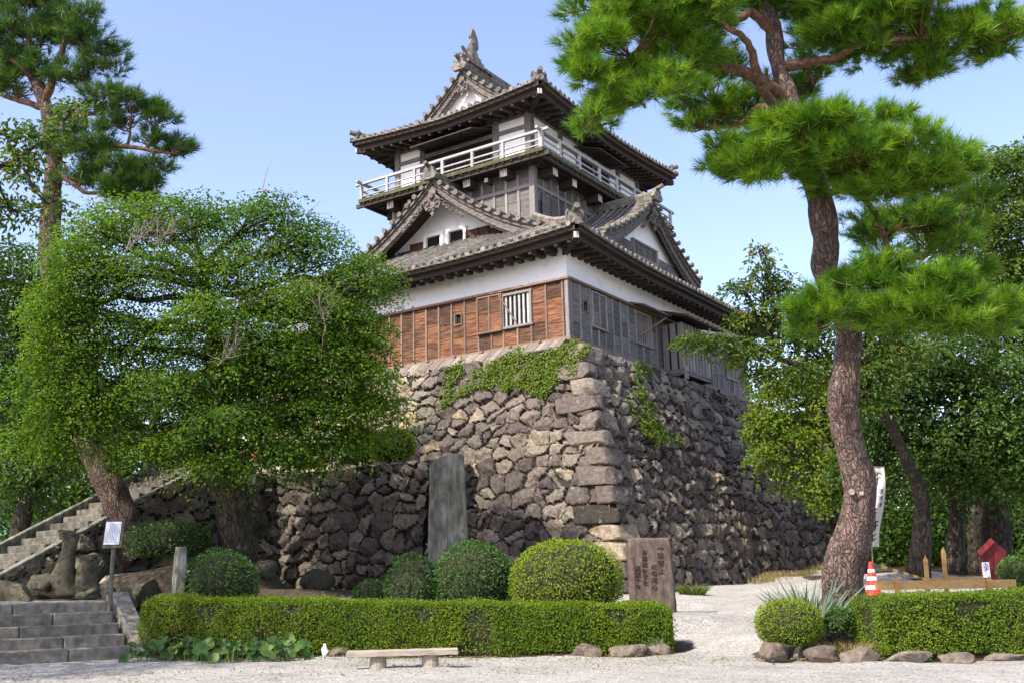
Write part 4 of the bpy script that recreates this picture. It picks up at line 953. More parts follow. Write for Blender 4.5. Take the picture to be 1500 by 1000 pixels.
# ------------------------------------------------------------------ foliage builders
def unit(a): return a/(np.linalg.norm(a, axis=-1, keepdims=True)+1e-9)
def rdir(rg, n): return unit(rg.normal(size=(n, 3)))
def leaf_cards(name, C, D, N, ln, wd, mat, tone, parent=None, loc=(0, 0, 0), fold=0.25):
    """one small folded leaf per point: C base, D axis, N upper side"""
    n = len(C); ln = np.broadcast_to(ln, (n,))[:, None]; wd = np.broadcast_to(wd, (n,))[:, None]
    D = unit(D); Sd = unit(np.cross(D, N)); U = np.cross(Sd, D)
    V = np.stack([C, C+D*ln*0.45+Sd*wd*0.5+U*wd*fold, C+D*ln-U*ln*0.10, C+D*ln*0.45-Sd*wd*0.5+U*wd*fold], 1).reshape(-1, 3)-np.asarray(loc)
    b4 = np.arange(n)[:, None]*4
    L = np.concatenate([b4+[0, 1, 2], b4+[0, 2, 3]], 1).ravel()
    me = np_mesh(name, V, L, np.full(2*n, 3), mat, np.repeat(tone, 2))
    return link(name, me, parent, None if parent is not None else loc)
def tonev(rg, n, lo=0.0, hi=0.95, rare=0.0):
    t = lo+(hi-lo)*np.clip(rg.beta(2, 2, n), 0, 1)
    if rare: t = np.where(rg.random(n) < rare, 1.0, t)
    return t
def limb(mb, p0, p1, r0, r1, rg, sag=0.15, n=7, wob=0.10, m=0):
    p0 = np.asarray(p0, float); p1 = np.asarray(p1, float); L = np.linalg.norm(p1-p0); t = np.linspace(0, 1, n)[:, None]
    P = p0+(p1-p0)*t; side = unit(rg.normal(size=3)); P = P+np.sin(t*PI)*side*wob*L+np.array([0, 0, 1.0])*np.sin(t*PI)*sag*L
    P[1:-1] += rg.normal(size=(n-2, 3))*0.02*L
    mb.tube(P, np.linspace(r0, r1, n), 7 if r0 > 0.05 else 5, m)
    return P
def spray_crown(rg, blobs, K, r, flat=0.35, shell=0.5):
    """clumps of leaves spread through rough ellipsoids; each clump is a drooping, roughly level spray"""
    Cs = []; Ds = []; Ns = []; cl = []; tn = []
    for (c, rad, n) in blobs:
        d = rdir(rg, n); u = shell+(1-shell)*rg.random(n)**0.7; u = u*np.where(rg.random(n) < 0.14, rg.uniform(1.1, 1.3, n), 1)
        P = np.asarray(c)+d*np.asarray(rad)*u[:, None]*(1+0.22*vnoise(d*2.0+np.asarray(c), 1.3, 2, 3))[:, None]
        cl.append(P)
        up = unit(np.array([0, 0, 1.0])+0.55*d+rg.normal(size=(n, 3))*0.22)
        k = K
        R = r*rg.uniform(0.6, 1.35, n)
        arms = rg.uniform(0, 2*PI, (n, 7)); pick = rg.integers(0, 7, (n, k)); q = rg.random((n, k))**0.7
        a = np.take_along_axis(arms, pick, 1)+rg.normal(0, 0.20, (n, k))*(0.4+q)
        t1 = unit(np.cross(up, rdir(rg, n))); t2 = np.cross(up, t1)
        rad_ = (t1[:, None]*np.cos(a)[..., None]+t2[:, None]*np.sin(a)[..., None])
        off = rad_*(q*R[:, None])[..., None]+up[:, None]*(rg.normal(size=(n, k))*flat*0.28*R[:, None]-0.30*q**2*R[:, None])[..., None]
        Cs.append((P[:, None]+off).reshape(-1, 3)); Ds.append((rad_+rg.normal(size=(n, k, 3))*0.5+np.array([0, 0, -0.25])).reshape(-1, 3))
        Ns.append((up[:, None]+rg.normal(size=(n, k, 3))*0.45).reshape(-1, 3))
        tn.append(np.repeat(rg.uniform(-0.32, 0.26, n), k)+rg.uniform(-0.18, 0.14))
    return np.vstack(Cs), np.vstack(Ds), np.vstack(Ns), np.vstack(cl), np.concatenate(tn)
def broadleaf(name, label, cat, loc, trunk, blobs, K, r, ln, wd, mat, seed, bark='bark', group=None, limbs=14, rare=0.0, twigs=0, flat=0.35, shell=0.5, limb_r=0.07):
    """tree > trunk, crown; trunk = list of (point, radius)"""
    rg = np.random.default_rng(seed); root = empty(name, loc, label, cat, group)
    tb = MB(); P = np.array([p for p, _ in trunk]); R = [q for _, q in trunk]
    Q = np.array([np.interp(np.linspace(0, len(P)-1, len(P)*3), range(len(P)), P[:, i]) for i in range(3)]).T
    Q[1:-1] = (Q[:-2]+2*Q[1:-1]+Q[2:])/4
    RR = np.interp(np.linspace(0, len(P)-1, len(P)*3), range(len(P)), R); RR[0] *= 1.25
    tb.tube(Q, RR*(1+0.08*rg.normal(size=len(RR))), 12)
    C, D, N, cl, tj = spray_crown(rg, blobs, K, r, flat, shell)
    for (c, rad, n) in blobs:
        c = np.asarray(c); j = np.argmin(np.linalg.norm(Q[len(Q)//3:]-c, axis=1)+0.5*np.maximum(0, Q[len(Q)//3:, 2]-c[2]))+len(Q)//3
        lp = limb(tb, Q[j], c, min(limb_r*1.3, RR[j]*0.8), limb_r*0.45, rg, 0.05)
        sel = cl[np.linalg.norm((cl-c)/np.asarray(rad), axis=1) < 1.4]
        for q in sel[rg.permutation(len(sel))[:limbs]]:
            k = rg.integers(3, 7); limb(tb, lp[k], q, limb_r*0.42, 0.008, rg, 0.06, 6)
    tb.build('trunk', MAT[bark], root, smooth=True)
    leaf_cards('crown', C, D, N, ln*rg.uniform(0.7, 1.25, len(C)), wd*rg.uniform(0.75, 1.2, len(C)), MAT[mat], np.where(rg.random(len(C)) < rare, 1.0, np.clip(tonev(rg, len(C))+tj, 0, 0.90)), root, loc)
    if twigs:
        tw = MB()
        for q in cl[rg.permutation(len(cl))[:twigs]]:
            o = np.asarray(blobs[0][0])
            for _ in range(4): limb(tw, q, q+unit(q-o)*rg.uniform(0.3, 0.9)+rg.normal(size=3)*0.25, 0.012, 0.004, rg, 0.0, 5)
        tw.build('bare_twigs', MAT['twig'], root)
    return root
def pix_blobs(lst, seed=0, depth_k=0.8, dens=1.0):
    """(px, py, depth, rx, ry, number) in photo pixels at a distance -> world ellipsoids"""
    out = []
    for (px, py, d, rx, ry, n) in lst:
        k = d/FPX; out.append((at(px, py, d), (rx*k*0.95, rx*k*0.95*depth_k, ry*k), int(n*dens)))
    return out
def needles(name, C, D, per, ln, mat, rg, parent, loc, spread=1.0, wd=0.010, tone=None):
    """tufts: a fan of thin needles round each axis"""
    n = len(C); T = unit(D)[:, None]+rg.normal(size=(n, per, 3))*(0.56*spread*rg.uniform(0.6, 1.2, (n, 1, 1))); T = unit(T); T[..., 2] -= 0.04
    L = ln*rg.uniform(0.65, 1.15, (n, per, 1)); L = L*rg.uniform(0.75, 1.2, (n, 1, 1)); base = C[:, None]+T*0.015+unit(D)[:, None]*rg.uniform(-0.10, 0.06, (n, per, 1))
    sd = unit(np.cross(T, rdir(rg, n*per).reshape(n, per, 3)))*wd/2
    V = np.stack([base-sd, base+sd, base+T*L], 2).reshape(-1, 3)-np.asarray(loc)
    t = np.clip(np.repeat(rg.random(n), per)*0.80+rg.uniform(0, 0.20, n*per), 0, 1) if tone is None else tone
    me = np_mesh(name, V, np.arange(len(V)), np.full(n*per, 3), mat, t)
    return link(name, me, parent)
def pine(name, label, loc, trunk, limbs_, pads, per, ln, mat, seed, bark='bark_red', limb_bark='bark_limb', wd=0.010, spacing=1.0, inner=10):
    rg = np.random.default_rng(seed); root = empty(name, loc, label, 'pine tree')
    P = np.array([p for p, _ in trunk]); R = [q for _, q in trunk]; m = len(P)*5; x = np.linspace(0, len(P)-1, m)
    Q = np.array([np.interp(x, range(len(P)), P[:, i]) for i in range(3)]).T
    for _ in range(3): Q[1:-1] = (Q[:-2]+2*Q[1:-1]+Q[2:])/4
    RR = np.interp(x, range(len(P)), R); RR[:4] *= [1.25, 1.12, 1.05, 1.0]
    n = 28; V = []                                              # rough-barked trunk with its own relief
    T = unit(np.gradient(Q, axis=0)); a = unit(np.cross(T[0], np.array([0.3, 1, 0.1])))
    dense = np.linspace(0, m-1, m*5); Qd = np.array([np.interp(dense, range(m), Q[:, i]) for i in range(3)]).T; Rd = np.interp(dense, range(m), RR)
    Td = unit(np.gradient(Qd, axis=0))
    for i in range(len(Qd)):
        a = unit(a-Td[i]*(a@Td[i])); b_ = np.cross(Td[i], a)
        for k in range(n):
            g = 2*PI*k/n; V.append(Qd[i]+Rd[i]*(a*math.cos(g)+b_*math.sin(g)))
    V = np.array(V); ctr = np.repeat(Qd, n, axis=0); out = unit(V-ctr); rel = vnoise(V*np.array([1, 1, 0.55]), 5.5, 3, 2)
    V = V+out*(0.020*np.sign(rel)*np.abs(rel)**0.6+0.03*vnoise(V, 1.3, 2, 8)*1.0)[:, None]
    F = [(i*n+k, i*n+(k+1) % n, (i+1)*n+(k+1) % n, (i+1)*n+k) for i in range(len(Qd)-1) for k in range(n)]
    me = np_mesh('trunk', V-np.asarray(loc), F, np.full(len(F), 4), MAT[bark], None, True); link('trunk', me, root)
    lb = MB(); ends = []
    for path, r0, r1 in limbs_:
        p = np.array(path); x2 = np.linspace(0, len(p)-1, len(p)*4); q = np.array([np.interp(x2, range(len(p)), p[:, i]) for i in range(3)]).T
        for _ in range(2): q[1:-1] = (q[:-2]+2*q[1:-1]+q[2:])/4
        q[1:-1] += rg.normal(size=(len(q)-2, 3))*r0*0.12
        lb.tube(q, np.linspace(r0, r1, len(q)), 10); ends.append(q)
    allp = np.vstack(ends+[Q[m//3:]]); C = []; D = []
    for (c, rad, dens) in pads:
        c = np.asarray(c); rad = np.asarray(rad)
        area = rad[0]*rad[1]*PI*1.6+rad[2]*rad[0]*3
        nt_ = int(area*62*dens/spacing**2)
        ms = max(3, int(4+5*rad[0])); sc = rdir(rg, ms)*rad*(0.25+0.65*rg.random(ms)**0.5)[:, None]; sr = rg.uniform(0.26, 0.46, ms)
        pk = rg.integers(0, ms, nt_)
        d = rdir(rg, nt_); d[:, 2] = np.where(d[:, 2] < -0.25, -d[:, 2]*0.8, d[:, 2]); d = unit(d)
        u = 0.25+0.75*rg.random(nt_)**0.5
        sub_r = np.stack([sr[pk]*rad[0]+0.10, sr[pk]*rad[1]+0.10, sr[pk]*rad[2]*1.1+0.06], 1)
        p = c+sc[pk]+d*sub_r*u[:, None]
        C.append(p); D.append(d*np.array([1, 1, 0.8])+unit(sc[pk])*0.35+np.array([0, 0, 0.55])+rg.normal(size=(nt_, 3))*0.22)
        j = np.argmin(np.linalg.norm(allp-c, axis=1)); lp = limb(lb, allp[j], c-np.array([0, 0, rad[2]*0.3]), 0.045, 0.02, rg, 0.02)
        for q in p[rg.permutation(nt_)[:inner]]: 
            k = rg.integers(2, 7); l2 = limb(lb, lp[k], q, 0.018, 0.006, rg, -0.03, 6)
    lb.build('limb', MAT[limb_bark], root, smooth=True)
    needles('crown', np.vstack(C), np.vstack(D), per, ln, MAT[mat], rg, root, loc, wd=wd)
    return root
def shell_leaves(rg, P, N, jit, ln, wd):
    D = unit(np.cross(N, rdir(rg, len(P)))*1.0+N*rg.uniform(0.2, 1.2, (len(P), 1)))
    return P, D, unit(N+rg.normal(size=P.shape)*jit)
def ball_shrub(label, c, rad, n, ln, mat, seed, name='round_shrub', group=None, flat_bottom=-0.6, rough=0.05, power=2.0, cat='shrub'):
    rg = np.random.default_rng(seed); c = np.asarray(c, float); rad = np.asarray(rad, float)
    loc = c+np.array([0, 0, flat_bottom*rad[2]]); root = empty(name, loc, label, cat, group)
    d = rdir(rg, int(n*1.4)); d = d[d[:, 2] > flat_bottom][:n]; d = d/((np.abs(d)**power).sum(1)**(1/power))[:, None]
    lump = 1+rough*vnoise(d*rad, 2.2, 3, 4)
    P = c+d*rad*(lump*rg.uniform(0.90, 1.015, len(d))+(rg.random(len(d)) < 0.03)*rg.uniform(0, 0.07, len(d)))[:, None]; N = unit(d/rad)
    C, D, Nn = shell_leaves(rg, P, N, 0.55, ln, ln)
    leaf_cards('foliage', C, D, Nn, ln*rg.uniform(0.6, 1.4, len(C)), ln*0.55, MAT[mat], np.clip(tonev(rg, len(C))+0.25*vnoise(C, 1.6, 3, 9), 0, 1), root, loc)
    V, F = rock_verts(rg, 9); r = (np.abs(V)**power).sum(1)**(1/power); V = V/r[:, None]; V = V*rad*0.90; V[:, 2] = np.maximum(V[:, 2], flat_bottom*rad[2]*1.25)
    link('light_block_core', np_mesh('light_block_core', V+c-loc, F, np.full(len(F), 4), MAT['core'], None, True), root)  # solid core added inside the shrub to block light, instead of branches
    return root
def hedge(label, p0, p1, wd, hts, n_m2, ln, mat, seed, ragged=0.18, name='clipped_hedge'):
    """clipped hedge from p0 to p1; hts = (height at p0, height at p1); uneven skirts"""
    rg = np.random.default_rng(seed); p0 = np.asarray(p0, float); p1 = np.asarray(p1, float); L = np.linalg.norm(p1[:2]-p0[:2])
    al = (p1-p0)/L; al[2] = 0; al = unit(al); sd = np.array([al[1], -al[0], 0.0])
    if sd@(EYE-p0) < 0: sd = -sd
    loc = (p0+p1)/2; root = empty(name, loc, label, 'hedge')
    def pt(s, a, h):
        t = np.clip(s/L, 0, 1); zb = p0[2]+(p1[2]-p0[2])*t; H = hts[0]+(hts[1]-hts[0])*t
        return p0[None]*0+np.stack([p0[0]+al[0]*s+sd[0]*a, p0[1]+al[1]*s+sd[1]*a, zb+H*h], 1)
    Hm = max(hts); PP = []; NN = []
    def face(n, fs, fa, fh, nrm):
        s = fs(n); a = fa(n); h = fh(n); PP.append((s, a, h)); NN.append(np.broadcast_to(nrm, (len(s), 3)))
    A = n_m2
    face(int(L*wd*A), lambda n: rg.uniform(0, L, n), lambda n: rg.uniform(-wd/2, wd/2, n), lambda n: np.ones(n)-0.02*rg.random(n), np.array([0, 0, 1.0]))
    for sg in (1, -1):
        face(int(L*Hm*A*(1.0 if sg > 0 else 0.5)), lambda n: rg.uniform(0, L, n), lambda n, sg=sg: np.full(n, sg*wd/2), lambda n: rg.uniform(0.02, 1, n), sd*sg+np.array([0, 0, 0.25]))
    face(int(wd*Hm*A), lambda n: np.zeros(n), lambda n: rg.uniform(-wd/2, wd/2, n), lambda n: rg.uniform(0.05, 1, n), -al)
    face(int(wd*Hm*A), lambda n: np.full(n, L), lambda n: rg.uniform(-wd/2, wd/2, n), lambda n: rg.uniform(0.05, 1, n), al)
    s = np.concatenate([q[0] for q in PP]); a = np.concatenate([q[1] for q in PP]); h = np.concatenate([q[2] for q in PP]); N = np.vstack(NN)
    # rounded shoulders, wavy clipped surface, ragged skirt
    hh = np.clip((h-0.80)/0.20, 0, 1); a = a*(1-0.05*hh**2); ee = np.minimum(s, L-s)
    h = h*(1-0.10*np.clip(1-ee/0.25, 0, 1)**2)
    q3 = np.stack([s, a*0, h*0], 1); skirt = 0.06+ragged*(0.5+0.5*vnoise(q3, 0.9, 3, 6))
    thin = vnoise(pt(s, a, h), 1.9, 3, 11) > 0.44; keep = ((h > skirt) | (rg.random(len(s)) < 0.06)) & ~(thin & (h < 0.9) & (rg.random(len(s)) < 0.75))
    P = pt(s, a, h); wv = 0.045*vnoise(P, 1.4, 3, 2)+0.02*vnoise(P, 5, 2, 7); P = P+N*(wv*1.3+rg.uniform(-0.08, 0.015, len(s))+(rg.random(len(s)) < 0.035)*rg.uniform(0, 0.09, len(s)))[:, None]
    P = P[keep]; N = unit(N[keep])
    C, D, Nn = shell_leaves(rg, P, N, 0.55, ln, ln)
    patch = 0.22*vnoise(C, 0.8, 2, 9)
    leaf_cards('foliage', C, D, Nn, ln*rg.uniform(0.7, 1.3, len(C)), ln*0.55, MAT[mat], np.clip(tonev(rg, len(C))+patch, 0, 1), root, loc)
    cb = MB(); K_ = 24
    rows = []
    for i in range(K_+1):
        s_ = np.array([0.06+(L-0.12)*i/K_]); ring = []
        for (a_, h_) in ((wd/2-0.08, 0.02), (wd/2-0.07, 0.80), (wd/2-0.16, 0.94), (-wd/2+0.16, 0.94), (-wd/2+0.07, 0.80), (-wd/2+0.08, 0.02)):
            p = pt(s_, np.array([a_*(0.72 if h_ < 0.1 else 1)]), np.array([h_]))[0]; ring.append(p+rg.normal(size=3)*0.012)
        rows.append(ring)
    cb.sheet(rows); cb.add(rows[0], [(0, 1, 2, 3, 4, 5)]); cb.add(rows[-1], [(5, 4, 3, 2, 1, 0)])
    cb.build('light_block_core', MAT['core'], root)  # closed hull added to stop light passing through the hedge
    return root
# ------------------------------------------------------------------ trees
def tr(lst): return [(at(px, py, d), w/2*d/FPX) for (px, py, d, w) in lst]
def pth(lst): return [at(px, py, d) for (px, py, d) in lst]
def foot(px, py, d):
    p = at(px, py, d); p[2] = float(gz(p[0], p[1])); return p

# right pine
t = tr([(1238, 895, 16.5, 78), (1231, 842, 16.5, 72), (1252, 775, 16.5, 62), (1263, 718, 16.5, 60), (1246, 660, 16.5, 53), (1233, 600, 16.5, 49), (1241, 540, 16.5, 48), (1246, 490, 16.5, 46), (1222, 430, 16.5, 45), (1206, 395, 16.5, 44), (1211, 350, 16.5, 45), (1203, 300, 16.6, 43), (1186, 245, 16.7, 40), (1170, 190, 16.8, 38), (1155, 140, 16.9, 35), (1140, 95, 17, 31), (1134, 45, 17.1, 27), (1120, 0, 17.2, 23), (1100, -45, 17.3, 15)])
lim = [(pth([(1155, 148, 16.9), (1105, 112, 16.6), (1060, 96, 16.4), (1032, 92, 16.3), (1008, 108, 16.1)]), 0.15, 0.06),
       (pth([(1150, 165, 16.9), (1120, 140, 16.4), (1105, 95, 16.0), (1098, 60, 15.8), (1060, 35, 15.6)]), 0.12, 0.05),
       (pth([(1145, 98, 17), (1195, 92, 17), (1235, 80, 16.8), (1260, 62, 16.6), (1340, 55, 16.6), (1430, 52, 16.6)]), 0.12, 0.03),
       (pth([(1135, 50, 17.1), (1100, 15, 16.8), (1085, 30, 16.5), (1040, 10, 16.2), (960, 20, 16)]), 0.11, 0.04),
       (pth([(1150, 160, 17), (1110, 155, 17.6), (1090, 180, 17.9), (1040, 190, 18)]), 0.09, 0.03),
       (pth([(1008, 108, 16.1), (960, 90, 16), (900, 90, 15.9)]), 0.06, 0.02),
       (pth([(1200, 285, 16.6), (1255, 275, 17), (1285, 315, 17.3), (1303, 375, 17.4), (1350, 380, 17.6)]), 0.085, 0.03),
       (pth([(1190, 250, 16.6), (1230, 235, 16.1), (1300, 240, 15.8), (1370, 250, 15.6)]), 0.09, 0.03),
       (pth([(1190, 250, 16.6), (1140, 232, 16.1), (1090, 222, 15.8)]), 0.08, 0.03),
       (pth([(1212, 420, 16.4), (1260, 430, 15.7), (1350, 435, 15.4), (1430, 440, 15.3)]), 0.09, 0.03),
       (pth([(1120, 0, 17.2), (1180, -30, 17), (1260, 10, 16.8)]), 0.08, 0.03)]
pads = [(925, 62, 15.9, 95, 62, 1.1), (890, 118, 15.8, 62, 45, 1), (868, 182, 15.8, 36, 22, 1.1), (945, 148, 15.9, 70, 36, 1), (985, 30, 16.1, 110, 50, 1), (1000, 85, 16, 60, 40, 0.9), (1050, 12, 15.8, 70, 34, 0.9), (900, 15, 16.2, 60, 45, 1),
        (1045, 140, 18.0, 70, 44, 0.9), (1020, 180, 18.1, 34, 18, 0.6), (1120, 170, 18.2, 80, 42, 0.9), (1185, 130, 18.2, 45, 40, 0.7),
        (1250, 28, 16.8, 105, 40, 1), (1345, 45, 16.6, 100, 45, 1), (1425, 55, 16.6, 62, 32, 1), (1460, 72, 16.6, 32, 20, 0.8), (1335, 98, 17.0, 62, 26, 0.8), (1190, 5, 17.1, 70, 34, 0.9), (1300, -20, 17, 120, 40, 0.8), (1100, -30, 17, 100, 40, 0.8),
        (1175, 215, 15.6, 95, 36, 1.25), (1095, 228, 15.7, 60, 30, 1.15), (1050, 240, 15.8, 24, 14, 0.9), (1270, 238, 15.5, 95, 44, 1.25), (1345, 252, 15.6, 72, 42, 1.2), (1400, 250, 15.7, 36, 26, 0.9), (1225, 195, 15.9, 85, 26, 1.1), (1300, 275, 15.5, 70, 30, 1), (1120, 252, 15.6, 55, 22, 0.9),
        (1310, 330, 17.6, 70, 42, 0.8), (1370, 350, 17.7, 62, 42, 0.8), (1420, 320, 17.8, 50, 40, 0.7),
        (1225, 455, 15.4, 52, 32, 1.2), (1190, 475, 15.5, 30, 24, 1), (1320, 445, 15.3, 85, 34, 1.25), (1410, 455, 15.2, 70, 32, 1.2), (1462, 455, 15.2, 36, 26, 1), (1285, 415, 15.6, 70, 26, 1.1), (1350, 475, 15.1, 70, 22, 1), (1370, 415, 15.8, 80, 26, 1), (1420, 485, 15.1, 50, 16, .9)]
def padw(l):
    o = []
    for (px, py, d, rx, ry, dn) in l:
        k = d/FPX; o.append((at(px, py, d), (rx*k*1.1, rx*k*0.8, ry*k*1.15), dn*1.15))
    return o
t = [(p, r_*0.81) for p, r_ in t]; lim = [(p, a*0.78, b_*0.8) for p, a, b_ in lim]
pr_loc = foot(1238, 890, 16.5)
pine('pine_tree', 'tall leaning red pine with bright needle pads and curved trunk beside the right hedge', pr_loc, t, lim, [(c, (r[0], r[1], r[2]*0.86), d_) for c, r, d_ in padw(pads)], 48, 0.195, 'needle', 21, wd=0.0095, spacing=0.92, inner=16)
# pruned knot on the right pine trunk
b = MB(); c = at(1248, 720, 16.26); ax = unit(EYE-c)
b.tube([c-ax*0.05, c+ax*0.05], [0.055, 0.045], 9); b.tube([at(1262, 722, 16.26)-ax*0.05, at(1262, 722, 16.26)+ax*0.04], [0.05, 0.035], 8)
pr = bpy.data.objects['pine_tree']; b.build('pruned_knot', MAT['bench_wood'], pr)

# left pine
PD = 27.2
def tl(l): return tr([(px, py, PD+dd, w) for (px, py, dd, w) in l])
def pl(l): return pth([(px, py, PD+dd) for (px, py, dd) in l])
t = tl([(200, 815, 0, 46), (178, 752, 0, 42), (150, 692, 0, 39), (126, 640, 0, 36), (100, 560, 0, 33), (84, 480, 0, 31), (74, 400, 0, 29), (72, 340, 0, 27), (77, 285, 0, 25), (80, 240, 0, 22), (75, 190, 0, 20), (66, 150, 0, 17), (48, 115, .1, 14), (38, 80, .1, 10), (45, 40, .1, 7)])
lim = [(pl([(66, 152, 0), (80, 100, -.2), (98, 60, -.3), (110, 35, -.3)]), 0.12, 0.04), (pl([(75, 182, 0), (110, 168, -.3), (140, 168, -.4)]), 0.09, 0.04),
       (pl([(80, 225, 0), (120, 215, -.3), (170, 212, -.6), (215, 220, -.8), (262, 226, -.8)]), 0.10, 0.03), (pl([(72, 160, 0), (40, 152, 0), (0, 138, .2)]), 0.10, 0.05),
       (pl([(80, 250, 0), (105, 268, -.3), (128, 285, -.4), (170, 280, -.5)]), 0.08, 0.03), (pl([(48, 115, 0), (15, 85, 0), (-20, 70, 0)]), 0.08, 0.03), (pl([(100, 60, -.3), (150, 80, -.5), (180, 80, -.6)]), 0.06, 0.02)]
pads = [(30, 30, .2, 50, 34, 1), (88, 22, 0, 55, 32, 1), (118, 45, -.3, 60, 34, 1), (60, 66, .3, 50, 28, .9), (140, 68, -.5, 44, 24, .9), (15, 90, .2, 46, 30, .9), (95, 108, -.3, 40, 22, .7), (152, 98, -.5, 40, 22, .8), (165, 148, -.6, 48, 24, 1), (190, 168, -.7, 50, 26, 1), (228, 176, -.7, 34, 22, 1),
        (255, 218, -.8, 34, 24, 1), (110, 200, -.4, 50, 24, 1), (135, 222, -.5, 50, 22, .9), (172, 262, -.5, 56, 26, 1), (222, 258, -.5, 40, 22, .9), (125, 258, -.4, 46, 20, .8), (5, 55, .2, 40, 36, .9), (8, 112, .2, 40, 26, .8), (60, 98, .1, 44, 24, .7), (225, 200, -.7, 30, 16, .9), (70, -15, .2, 80, 30, .9), (195, 290, -.5, 50, 24, .9), (30, 130, .1, 40, 18, .6)]
pads = [(px, py, PD+dd, rx, ry, dn) for (px, py, dd, rx, ry, dn) in pads]
pine('pine_tree', 'dark pine with leaning trunk rising behind the maple beside the long stairs', foot(200, 812, PD), t, lim, [(c, (r[0]*0.92, r[1]*0.9, r[2]*0.85), d_*0.8) for c, r, d_ in padw(pads)], 24, 0.27, 'needle_dark', 22, wd=0.015, spacing=1.05, inner=12)

# the maple in front of the stairs
mb_ = pix_blobs([(205, 318, 26, 85, 34, 70), (285, 322, 25.5, 80, 36, 75), (395, 318, 25.5, 66, 30, 60), (455, 358, 25.5, 66, 30, 60), (525, 400, 25, 56, 26, 50), (350, 392, 25, 105, 38, 85), (225, 402, 25, 95, 40, 80), (130, 410, 25, 70, 40, 65), (440, 445, 24.6, 95, 32, 80), (522, 470, 25, 58, 28, 50), (310, 470, 24.4, 100, 34, 85), (190, 490, 25, 95, 40, 80), (105, 520, 24.8, 66, 46, 65),
    (400, 535, 24.4, 105, 30, 85), (505, 540, 24.6, 76, 32, 62), (250, 575, 24.4, 95, 36, 80), (135, 605, 24.6, 76, 40, 66), (345, 615, 24, 100, 28, 80), (460, 605, 24.4, 78, 28, 65), (225, 655, 24.5, 70, 20, 45), (410, 660, 24, 66, 16, 40), (60, 640, 25.2, 60, 40, 50), (150, 345, 26, 66, 30, 50), (550, 590, 24.8, 40, 22, 28), (90, 445, 25.4, 50, 36, 40), (330, 680, 23.8, 60, 14, 28), (545, 425, 25, 24, 18, 16), (530, 500, 25, 34, 24, 22), (545, 548, 24.8, 24, 16, 16), (480, 500, 24.6, 70, 26, 44), (525, 640, 24.8, 44, 16, 26), (470, 660, 24.4, 60, 16, 34), (390, 500, 24.4, 90, 24, 54), (520, 585, 24.6, 60, 20, 34), (110, 380, 25, 50, 34, 45), (95, 470, 24.6, 55, 40, 55), (110, 570, 24.4, 55, 36, 50), (60, 560, 24.8, 46, 40, 40), (350, 560, 28, 90, 40, 75), (430, 570, 28, 80, 36, 65), (290, 520, 28, 80, 40, 65), (400, 620, 27.5, 70, 24, 45)], 0, 0.85, 1.1)
mt = tr([(348, 835, 25.5, 64), (346, 790, 25.5, 52), (342, 730, 25.5, 46), (330, 670, 25.5, 42), (322, 610, 25.5, 36), (320, 540, 25.4, 28), (310, 470, 25.3, 20), (300, 400, 25.3, 12)])
broadleaf('maple_tree', 'large spreading green maple in front of the retaining wall and long stairs', 'maple tree', foot(348, 832, 25.5), mt, [(c, r, int(n*0.94)) for c, r, n in mb_], 56, 0.84, 0.082, 0.060, 'leaf_maple', 31, limbs=12, rare=0.006, twigs=26, flat=0.22, shell=0.35)

# bare grey twigs in the front of the maple
mr_ = [o for o in bpy.data.objects if o.name == 'maple_tree'][0]; rgq = np.random.default_rng(17)
for (px, py, dd, L_) in ((212, 345, 23.9, 0.9), (250, 330, 23.9, 0.7), (468, 448, 23.4, 0.8), (345, 505, 23.0, 0.7)):
    tw = MB(); p = at(px, py, dd); main = unit(RT*rgq.uniform(-0.3, 0.9)+UP*rgq.uniform(0.5, 1.0)); q = limb(tw, p-main*0.6, p, 0.016, 0.010, rgq, 0.0, 6)
    for _ in range(11):
        o_ = q[rgq.integers(1, 6)]; e_ = o_+unit(main+rgq.normal(size=3)*0.55)*L_*rgq.uniform(0.5, 1.1); l_ = limb(tw, o_, e_, 0.009, 0.003, rgq, 0.0, 5)
        for _ in range(2): limb(tw, l_[2], l_[2]+unit(main+rgq.normal(size=3)*0.8)*0.3, 0.005, 0.002, rgq, 0.0, 4)
    tw.build('bare_twigs', MAT['twig'], mr_)

# cherry whose branches reach in from the left; most of it stands outside the picture
cb_ = pix_blobs([(30, 245, 18, 48, 24, 20), (62, 205, 18, 46, 24, 20), (112, 158, 18, 24, 18, 9), (15, 310, 18, 36, 18, 14), (70, 300, 18, 26, 14, 8), (10, 190, 18, 30, 20, 10), (-40, 260, 17.6, 60, 50, 28), (-130, 300, 17, 70, 60, 60)], 0)
for (x, y, z, rx, ry, rz, n) in ((-1.6, -21.6, 7.3, 2.2, 1.7, 1.3, 230), (-4.4, -20.9, 7.6, 2.1, 1.8, 1.4, 230), (-7.2, -20.2, 7.4, 2.0, 1.8, 1.3, 200), (-3.4, -19.0, 8.2, 2.0, 1.6, 1.2, 170), (-6.4, -18.2, 8.4, 2.0, 1.6, 1.2, 170), (-0.4, -22.9, 6.3, 1.5, 1.2, 1.0, 110), (-3.0, -23.0, 6.0, 1.8, 1.2, 1.0, 130)):
    cb_.append((np.array([x, y, z]), (rx, ry, rz), n))
cf_ = np.array([-3.6, -21.3, float(gz(-3.6, -21.3))-0.05])
ct = [(cf_, 0.26), (cf_+[0.1, 0, 1.5], 0.21), (cf_+[0.05, 0.1, 3.0], 0.19), (cf_+[-0.1, 0.2, 4.6], 0.16), (cf_+[0.1, 0.8, 6.0], 0.12), (at(-330, 300, 15.6), 0.11), (at(-220, 280, 16.6), 0.09), (at(-100, 262, 17.4), 0.065), (at(20, 245, 18), 0.04), (at(130, 142, 18), 0.012)]
